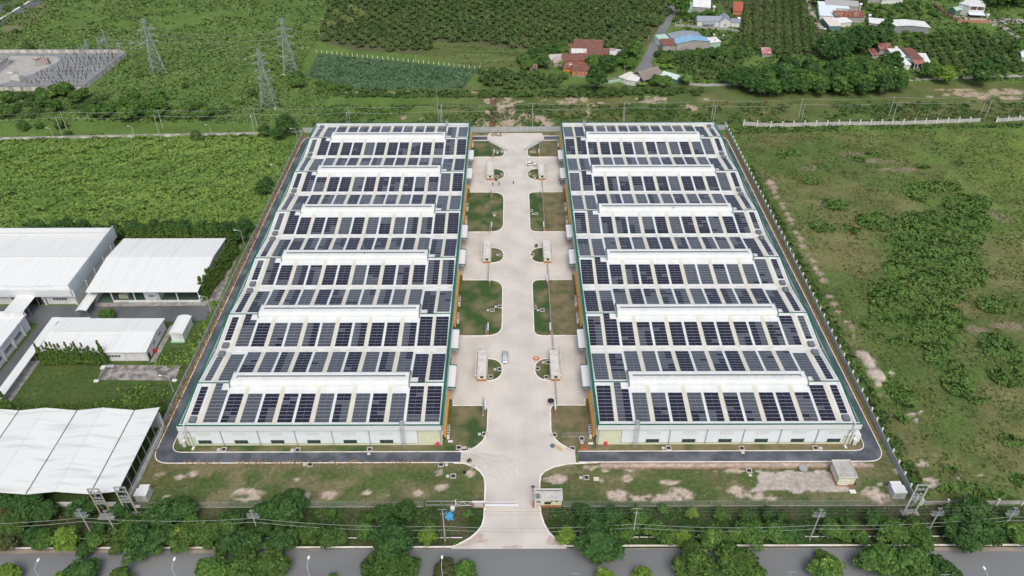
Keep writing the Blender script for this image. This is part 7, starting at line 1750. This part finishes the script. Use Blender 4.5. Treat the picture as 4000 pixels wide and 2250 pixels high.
def merge(name, items):
    Vs = []; Fs = []; off = 0
    cache = {}
    for x, y, l, g, m, s_ in items:
        if m.name not in cache:
            nv = len(m.vertices); v = np.empty(nv*3, np.float32); m.vertices.foreach_get('co', v); q = [tuple(p.vertices) for p in m.polygons if len(p.vertices) == 4 and p.material_index == 0]
            cache[m.name] = (v.reshape(-1, 3), np.array(q, np.int32))
        v, q = cache[m.name]; a = ro.uniform(0, 6.28); c, s = math.cos(a), math.sin(a)
        w3 = v@np.array([[c, s, 0], [-s, c, 0], [0, 0, 1]], np.float32)*s_+np.array([x, y, 0], np.float32)
        Vs.append(w3[q.ravel()]); off += len(q)
    return fast_mesh(name, np.concatenate(Vs), off, lf_orch)
tag(link('orchard_trees', merge('orchard_trees', orch[298:])), 'farther rows of the big orchard reaching the top edge of the picture', 'orchard', kind='stuff')
# ---- dark groves and scattered trees
def scatter_trees(K, poly, n, smin, smax, label, grp, name='tree', mind=3.0, zf=1.0, rnd=random.Random(77)):
    pts = []; xs = [p[0] for p in poly]; ys = [p[1] for p in poly]; tries = 0
    while len(pts) < n and tries < 9000:
        tries += 1; x, y = rnd.uniform(min(xs), max(xs)), rnd.uniform(min(ys), max(ys))
        if not inpoly(np.array([x]), np.array([y]), poly)[0] or any((x-a)**2+(y-b)**2 < mind**2 for a, b in pts): continue
        pts.append((x, y)); s_ = rnd.uniform(smin, smax); KK = K[rnd.randrange(len(K))]
        tree(KK, x, y, label, grp, s_, s_*zf*rnd.uniform(.85, 1.15), name)
scatter_trees([K_for, K_for, K_form], P2('t3', [(-250, 960), (-100, 800), (60, 720), (500, 740), (1000, 760), (1330, 820), (1330, 960), (900, 990), (400, 985), (60, 995)]), 62, 1.0, 1.35, 'tall dark tree in the dense grove behind the right warehouse', 'trees of the dense dark grove', 'grove_tree', 3.6, .92)
scatter_trees([K_for], P2('t3', [(500, 600), (700, 640), (1150, 470), (1180, 400), (1000, 420), (700, 500), (500, 540)]), 20, 1.1, 1.55, 'tall dark tree beside the courtyard houses', 'dark trees beside the courtyard houses', 'grove_tree', 4.5, 1.0)
scatter_trees([K_for], P2('t2', [(2080, 900), (2350, 920), (2560, 960), (2560, 820), (2300, 800), (2150, 830)]), 14, .95, 1.3, 'dark tree at the left end of the dense grove', 'dark trees at the left end of the grove', 'grove_tree', 3.5, .9)
for tl, a, b, s_, K, l in (('t2', 820, 700, 1.75, K_mid, 'round green tree in front of the orange brick sheds, left one of two'), ('t2', 955, 720, 1.8, K_dark, 'bluish green tree in front of the orange brick sheds, right of two'), ('t2', 1215, 600, 1.45, K_form, 'large tree beside the bend of the country lane'), ('t2', 1180, 690, 1.25, K_mid, 'small tree near the lone pole by the lane'),
        ('t2', 830, 935, 1.75, K_for, 'dark weeping tree above the scrub below the brick sheds'), ('t2', 1450, 870, 1.35, K_mid, 'tree in front of the thatched hut'), ('t2', 1530, 880, 1.35, K_orch if False else K_mid, 'tree right of the thatched hut'), ('t2', 1690, 160, 1.6, K_form, 'large dark tree where the lane leaves the top edge'), ('t2', 1700, 60, 1.5, K_form, 'second large dark tree beside the pale roofed building at the top edge'),
        ('t3', 1755, 840, 2.2, K_brt, 'bright green round tree beside the field path on the right'), ('t3', 1600, 780, 1.7, K_mid, 'dark fruit tree left of the bright round tree on the right'), ('t3', 2080, 860, 1.8, K_for, 'large dark tree on the field path at the right, left of two'), ('t3', 2230, 820, 1.6, K_for, 'large dark tree on the field path at the right, right of two'), ('t3', 2150, 870, 1.3, K_for, 'lower dark tree between the two large ones on the right path'),
        ('t3', 1200, 770, 1.7, K_for, 'tall dark tree in front of the porch farmhouse'), ('t3', 1130, 800, 1.4, K_for, 'second tall dark tree in front of the porch farmhouse'), ('t2', 1300, 1010, .5, K_mid, 'lone small bush on the scrub between the poles and the hut'), ('t3', 2480, 560, 1.2, K_form, 'tree by the right edge above the orchard'), ('t0', 60, 10, 1.3, K_form, 'dark tree in the top left corner'), ('t0', 80, 115, .8, K_mid, 'street tree on the median of the far road'),
        ('t0', 215, 70, .6, K_mid, 'small street tree on the far road'), ('t0', 240, 1300, 1.3, K_scrub, 'large bush beyond the left field wall, leftmost'), ('t0', 620, 1290, 1.2, K_scrub, 'large bush behind the leftmost pair of poles'), ('t0', 400, 1290, .9, K_scrub, 'smaller bush between two large ones behind the left wall'), ('t0', 700, 1365, .8, K_scrub, 'bush at the foot of the leftmost pole pair'), ('t0', 245, 985, 1.0, K_scrub, 'dark bush below the substation wall'),
        ('t0', 310, 500, 1.0, K_scrub, 'dark bush behind the substation'), ('t0', 165, 340, .9, K_scrub, 'dark bush left above the substation'), ('t0', 2540, 960, 1.1, K_scrub, 'dark bush left of the nearest lattice pylon'), ('t0', 1570, 920, .8, K_scrub, 'dark bush below the leftmost lattice pylon'), ('t0', 1420, 775, .7, K_scrub, 'small bush at the foot of the leftmost lattice pylon'),
        ('t1', 430, 880, 1.3, K_mid, 'green tree between the pylons and the crop field'), ('t1', 440, 800, 1.0, K_mid, 'smaller green tree between the pylons and the crop field'), ('t0', 1990, 1400, 1.3, K_scrub, 'bush growing over the whitewashed wall'), ('t0', 1860, 880, .8, K_scrub, 'round bush in the middle of the left far field')):
    p = T(tl, a, b); sc_ = s_; tree(K, p.x, p.y, l, None, sc_, None, 'tree' if K is not K_scrub else 'bush')
scatter_trees([K_mid, K_yel], P2('t1', [(560, 860), (960, 880), (980, 930), (620, 930)]), 7, .6, .85, 'leafy bush along the lower left edge of the crop field', 'bushes at the crop field edge', 'bush', 3, .8)
scatter_trees([K_scrub, K_form], P2('t0', [(0, 960), (700, 960), (1300, 1010), (1900, 1060), (2300, 1100), (2300, 1230), (1500, 1240), (700, 1160), (0, 1190)]), 62, .8, 1.25, 'dark scrub tree in the belt between the substation and the left pole line', 'dark scrub trees of the left belt', 'scrub_tree', 4.2, .75)
scatter_trees([K_scrub], P2('t2', [(560, 900), (950, 900), (1900, 905), (1900, 960), (1100, 965), (600, 960)]), 34, .7, 1.1, 'dark bush in the thicket below the white shed and thatched hut', 'bushes of the thicket below the huts', 'bush', 3.0, .8)
scatter_trees([K_scrub], P2('t1', [(480, 930), (1100, 930), (2100, 950), (2550, 960), (2550, 985), (1500, 985), (500, 980)]), 26, .5, .8, 'low dark bush along the creeper-covered bank below the crop field', 'bushes along the bank below the crop field', 'bush', 2.6, .7)
scatter_trees([K_scrub], P2('t2', [(340, 1110), (700, 1130), (800, 1190), (450, 1200)]), 8, .4, .7, 'low scrub bush behind the far end of the yard', 'scrub bushes behind the yard end', 'bush', 2.5, .6)
scatter_trees([K_scrub], P2('t2', [(880, 1070), (1650, 1070), (1660, 1190), (1000, 1200)]), 26, .45, .8, 'low green bush in the scrub behind the right warehouse', 'low bushes behind the right warehouse', 'bush', 3.0, .55)
scatter_trees([K_scrub], P2('t3', [(500, 1130), (900, 1020), (1800, 1040), (2400, 1000), (2560, 1120), (1600, 1110), (700, 1190)]), 34, .4, .75, 'low green bush in the scrub beyond the white-posted wall', 'low bushes beyond the white-posted wall', 'bush', 3.4, .55)
scatter_trees([K_form, K_for], P2('t3', [(2150, -10), (2600, -10), (2600, 80), (2200, 90)]), 16, .9, 1.2, 'dark tree in the wood behind the villa at the top right', 'trees of the wood behind the villa', 'grove_tree', 4.5)
scatter_trees([K_scrub, K_mid], P2('t3', [(1000, 60), (1600, 60), (1700, 170), (1400, 190), (1000, 180)]), 22, .6, 1.0, 'bushy tree between the courtyard houses and the villa', 'bushy trees between houses and villa', 'bush', 4.0, .7)
scatter_trees([K_scrub, K_mid], P2('t3', [(1230, 360), (1900, 330), (2200, 330), (1800, 370), (1400, 430), (1220, 440)]), 22, .6, .95, 'bushy tree on the slope in front of the long white shed', 'bushy trees before the long white shed', 'bush', 3.4, .7)
scatter_trees([K_mid, K_dark], P2('t2', [(90, 620), (250, 560), (330, 500), (560, 500), (560, 560), (300, 590), (330, 700), (100, 700)]), 14, .9, 1.3, 'leafy tree around the palms left of the brick sheds', 'leafy trees left of the brick sheds', 'tree', 4.0, .9)
scatter_trees([K_mid, K_dark], P2('t2', [(1080, 590), (1240, 570), (1210, 680), (1120, 740), (1060, 680)]), 6, .8, 1.2, 'leafy tree between the brick sheds and the country lane', 'leafy trees between sheds and lane', 'tree', 4.2, .9)
scatter_trees([K_mid, K_dark], P2('t2', [(1430, 560), (1560, 560), (2050, 520), (2330, 520), (2330, 600), (1700, 600), (1500, 640)]), 26, .75, 1.15, 'leafy tree in the garden below the blue roofed house', 'leafy garden trees below the blue roofed house', 'tree', 4.2, .8)
scatter_trees([K_mid], P2('t2', [(1620, 210), (1700, 200), (1800, 170), (1990, 145), (2200, 160), (2200, 215), (2100, 140), (1850, 190), (1650, 250)]), 10, .5, .9, 'small garden tree around the grey roofed house', 'small trees around the grey roofed house', 'tree', 4.0, .9)
scatter_trees([K_mid, K_dark], P2('t3', [(430, 30), (560, 60), (490, 0), (900, 20), (1000, 60), (960, 100), (930, 60), (600, 25), (480, 60)]), 12, .8, 1.2, 'garden tree behind the courtyard houses', 'garden trees behind the courtyard houses', 'tree', 4.0, .9)
# palms and banana plants
def frond_plant(name, seed, n, L_, trunk_h, droop, wdt, m, cat, label, x, y, s_=1.0):
    rr = random.Random(seed); mb = MB()
    for i in range(n):
        a = 6.283*i/n+rr.uniform(-.2, .2); el = rr.uniform(.3, 1.1); P = []; d = Vector((math.cos(a), math.sin(a), 0)); w_ = wdt*rr.uniform(.8, 1.1)
        for k in range(6):
            t = k/5; P.append(Vector((0, 0, trunk_h))+d*L_*t*math.cos(el*(1-t*.3))+Vector((0, 0, L_*(math.sin(el)*t-droop*t*t))))
        sd_ = Vector((-d.y, d.x, 0))
        for k in range(5):
            w0, w1 = w_*math.sin(math.pi*(k+.3)/5.6), w_*math.sin(math.pi*(k+1.3)/5.6)
            mb.raw([P[k]-sd_*w0-Vector((0, 0, w0*.4)), P[k], P[k+1], P[k+1]-sd_*w1-Vector((0, 0, w1*.4))], [(0, 1, 2, 3)]); mb.raw([P[k]+sd_*w0-Vector((0, 0, w0*.4)), P[k], P[k+1], P[k+1]+sd_*w1-Vector((0, 0, w1*.4))], [(0, 1, 2, 3)])
    root = thing(name, label, cat, (x, y, 0), 0, None, (s_, s_, s_)); mb.build('fronds', m, root)
    mb = MB(); mb.tube((0, 0, 0), (.1, 0, trunk_h*.5), .16, .12, 6); mb.tube((.1, 0, trunk_h*.5), (0, 0, trunk_h), .12, .1, 6); mb.build('trunk', bark, root)
for i, (a, b, l) in enumerate(((365, 690, 'coconut palm left of the brick sheds, left one of two'), (500, 690, 'coconut palm left of the brick sheds, right one of two'))):
    p = T('t2', a, b+20); frond_plant('palm', 60+i, 13, 3.2, 4.6, .55, .45, lf_mid, 'palm', l, p.x, p.y)
for i, (a, b, s_, l) in enumerate(((1740, 850, 1.5, 'big drooping palm clump right of the mint shed'), (1270, 870, .8, 'banana plant in front of the white shed, left one'), (1330, 870, .8, 'banana plant in front of the white shed, right one'), (1340, 730, .9, 'banana plant at the lane junction'), (1450, 680, .9, 'banana clump beside the lane, left one'), (1520, 690, .9, 'banana clump beside the lane, middle one'), (1590, 690, .9, 'banana clump beside the lane, right one'), (280, 530, .8, 'pale banana plant at the edge of the big orchard'))):
    p = T('t2', a, b); frond_plant('banana_plant' if i else 'palm', 80+i, 12 if i else 18, 3.2, 1.6 if i else 2.4, .5, .55, lf_brt if i not in (0,) else lf_mid, 'plant', l, p.x, p.y, s_)

# ============================================================ GROUND PLANTS NOBODY COULD COUNT
def undergrowth(name, label, poly, dens, size, hmax, m, seed, warp=6.0, thr=.0, cat='undergrowth', region=None, tilt=.75, aspect=1.5):
    rng = np.random.default_rng(seed); P = np.array(poly); x0, y0 = P.min(0); x1, y1 = P.max(0)
    n = int((x1-x0)*(y1-y0)*dens); x = rng.uniform(x0, x1, n); y = rng.uniform(y0, y1, n)
    k = inpoly(x, y, poly)
    h = fnoise(x, y, warp, seed, 3)
    if region is not None: k &= region(x, y, h)
    k &= h > thr
    x, y, h = x[k], y[k], h[k]; hh = np.clip((h-.25)*2, 0, 1)*hmax
    z = hh*rng.uniform(.45, 1.0, len(x))+.08
    nn = rng.normal(size=(len(x), 3))*tilt; nn[:, 2] = np.abs(nn[:, 2])+.55
    gx = fnoise(x+.6, y, warp, seed, 3)-h; gy = fnoise(x, y+.6, warp, seed, 3)-h
    nn[:, 0] -= gx*hmax*9; nn[:, 1] -= gy*hmax*9; nn /= np.linalg.norm(nn, axis=1, keepdims=True)
    V = leaf_quads(np.stack([x, y, z], 1), nn, size, rng, aspect)
    o = link(name, fast_mesh(name, V, len(x), m)); return tag(o, label, cat, kind='stuff')
undergrowth('creeper_cover', 'bright green creeper cover of the field left of the perimeter wall', [(-101, 243), (-101, 325), (-125, 332), (-330, 324), (-300, 243)], 3.4, .9, .5, lf_vine, 3, 5.5, tilt=.38)
undergrowth('rough_grass', 'rough green growth of the field round the pylons and substation', [(-96, 383), (-112, 404), (-118, 450), (-126, 560), (-420, 560), (-330, 448), (-228, 447), (-224, 386), (-330, 384), (-330, 352), (-96, 346)], 1.1, 1.1, .5, leaf_mat('leaf_field', (0.083, 0.149, 0.044), (0.149, 0.226, 0.066), (0.220, 0.264, 0.094), .15), 5, 9,
    region=lambda x, y, h: ~((x > -136+0*x) & (y > 405) & (x > -119)) & ((y < 480) | (h > .42)))
undergrowth('wall_creepers', 'thick creepers over the foot of the whitewashed field wall', [(-330, 323.5), (-101, 333), (-101, 338), (-330, 329)], 2.2, 1.0, 1.0, lf_vine, 7, 4, .42)
undergrowth('scrub', 'low green scrub on the belt behind the warehouses', [(-98, 339), (105, 345), (420, 352), (420, 372), (200, 368), (-98, 368)], .9, 1.0, .9, lf_scrub, 9, 8, .44)
undergrowth('bank_creepers', 'creepers hanging over the earth bank below the crop field', [(-98, 378), (60, 376), (60, 384), (-98, 388)], 2.4, 1.1, 1.5, lf_scrub, 11, 5, .3)
masses = [('u3', 1780, 1000, 330, 330), ('u3', 1620, 1300, 480, 200), ('v3', 1500, 250, 430, 260), ('u3', 2000, 700, 200, 180), ('v3', 1650, 520, 200, 150), ('u3', 1700, 440, 260, 60), ('u3', 2060, 600, 190, 95), ('u3', 1900, 880, 300, 160), ('u3', 1560, 1080, 330, 190), ('u3', 1750, 1320, 480, 150), ('u3', 1110, 800, 220, 90), ('u3', 550, 850, 130, 60), ('u3', 690, 630, 130, 55), ('u3', 1480, 510, 110, 80), ('u3', 430, 390, 95, 36), ('u3', 200, 120, 130, 45), ('u3', 930, 170, 60, 30), ('u3', 1060, 115, 80, 28), ('u3', 840, 870, 110, 45),
          ('u3', 1550, 235, 80, 30), ('u3', 560, 245, 60, 32), ('u3', 1900, 210, 60, 14), ('v3', 1480, 60, 480, 190), ('v3', 1430, 300, 400, 160), ('v3', 1750, 480, 150, 130), ('v3', 1370, 560, 160, 50), ('v3', 2330, 620, 200, 160), ('v3', 2400, 900, 190, 130), ('v3', 1900, 980, 160, 150), ('v3', 1780, 780, 190, 120), ('v3', 1310, 1030, 140, 190), ('v3', 2110, 1150, 120, 50), ('v3', 1350, 1330, 70, 60), ('v3', 2300, 200, 200, 90), ('v3', 1000, 390, 60, 30), ('v3', 1150, 500, 50, 25),
          ('w3', 1800, 240, 60, 20), ('w3', 1850, 370, 90, 25), ('w3', 2520, 480, 90, 80), ('w3', 1990, 580, 300, 60), ('w3', 2450, 90, 130, 70), ('w3', 2300, 640, 200, 40)]
ms = [splat(*q) for q in masses]
def rmask(x, y, h):
    s = np.zeros_like(x)
    for c, rx, ry in ms: s = np.maximum(s, np.clip(1.15-((x-c[0])/rx)**2-((y-c[1])/ry)**2, 0, 1))
    return (s > .06) & (s+h*.9 > .66)
undergrowth('shrub_mass', 'dense green shrub masses on the dry field right of the site', [(107, 122), (107, 335), (330, 335), (330, 122)], 4.2, .8, 1.3, leaf_mat('leaf_shrub', (0.056, 0.124, 0.030), (0.119, 0.205, 0.048), (0.184, 0.238, 0.065), .1), 13, 4.5, .2, region=rmask)
undergrowth('wall_shrubs', 'dark green shrubs along the outer foot of the right perimeter wall', [(105.6, 122), (105.6, 300), (108.0, 300), (109.8, 122)], 5, .75, 1.4, lf_scrub, 15, 3.5, .36)
undergrowth('field_tufts', 'scattered grass tufts over the dry field on the right', [(107, 122), (107, 338), (340, 338), (340, 122)], .8, .7, .28, leaf_mat('leaf_dry', (.070, .100, .030), (.130, .160, .052), (.19, .19, .08), .15), 17, 7, .38)
undergrowth('wall_foot_growth', 'green growth along the foot of the white-posted field wall', [(106, 333), (180, 338), (300, 341), (300, 345), (106, 341)], 1.8, .9, .9, lf_scrub, 19, 4, .4)
undergrowth('crop_rows', 'blue-green leafy crop filling the fenced field', [tuple(T('t1', a_, b_)[:2]) for a_, b_ in ((640, 545), (2200, 700), (2080, 880), (1160, 900), (980, 880), (530, 770))], 2.4, .8, .3, crop_l, 21, 4, tilt=.4)
undergrowth('plot_weeds', 'weedy tufts in lines over the grass plot above the crop field', P2('t1', [(1660, 560), (1800, 430), (2576, 495), (3150, 520), (3100, 690), (2250, 690)]), .9, .8, .5, lf_scrub, 45, 3, .5, region=lambda x, y, h: np.sin(y*1.3+x*.05) > .2)
undergrowth('orchard_weeds', 'weeds and grass between houses and orchards at the top right', [(86, 395), (420, 400), (420, 560), (150, 560), (118, 520)], .35, 1.5, .7, lf_scrub, 23, 9, .4)
undergrowth('roadside_weeds', 'weeds on the strip between the front fence and the road', [(-150, 109.5), (-15, 109.5), (-10, 120), (-150, 120)], 2.2, .5, .3, lf_scrub, 25, 4, .36)
undergrowth('roadside_weeds', 'weeds on the strip right of the entrance beside the road', [(12, 110), (170, 109.5), (170, 120), (9, 120)], 2.2, .5, .3, lf_scrub, 27, 4, .36)
undergrowth('kerb_straw', 'dry straw along the kerbs of the left ring road', [(-100.2, 139), (-98.9, 139), (-98.9, 325), (-100.2, 325)], 6, .5, .3, leaf_mat('straw', (0.221, 0.138, 0.069), (0.386, 0.276, 0.138)), 29, 3, .35)
undergrowth('kerb_straw', 'dry straw along the outer kerb of the near left ring road', [(-90, 134.5), (-22, 134.5), (-22, 135.7), (-90, 135.7)], 6, .4, .2, MATS['straw'], 31, 3, .4)
undergrowth('slab_bushes', 'low bushes and long grass between the stained slab and the short hedge', [(-127, 153), (-103.5, 153), (-103.5, 166), (-118, 166), (-124, 162)], 2.2, .6, .9, lf_brt, 33, 4, .5)
undergrowth('wall_weeds', 'long weeds between the old factory plot and the left perimeter wall', [(-113, 172), (-101.2, 172), (-101.2, 206), (-104, 206), (-104, 193), (-106, 183), (-112, 180)], 2.6, .55, .7, lf_brt, 35, 3, .3)


for o_ in bpy.data.objects:
    if 'label' in o_ and not 4 <= len(o_['label'].split()) <= 16: print('LABEL', o_.name, o_['label'])
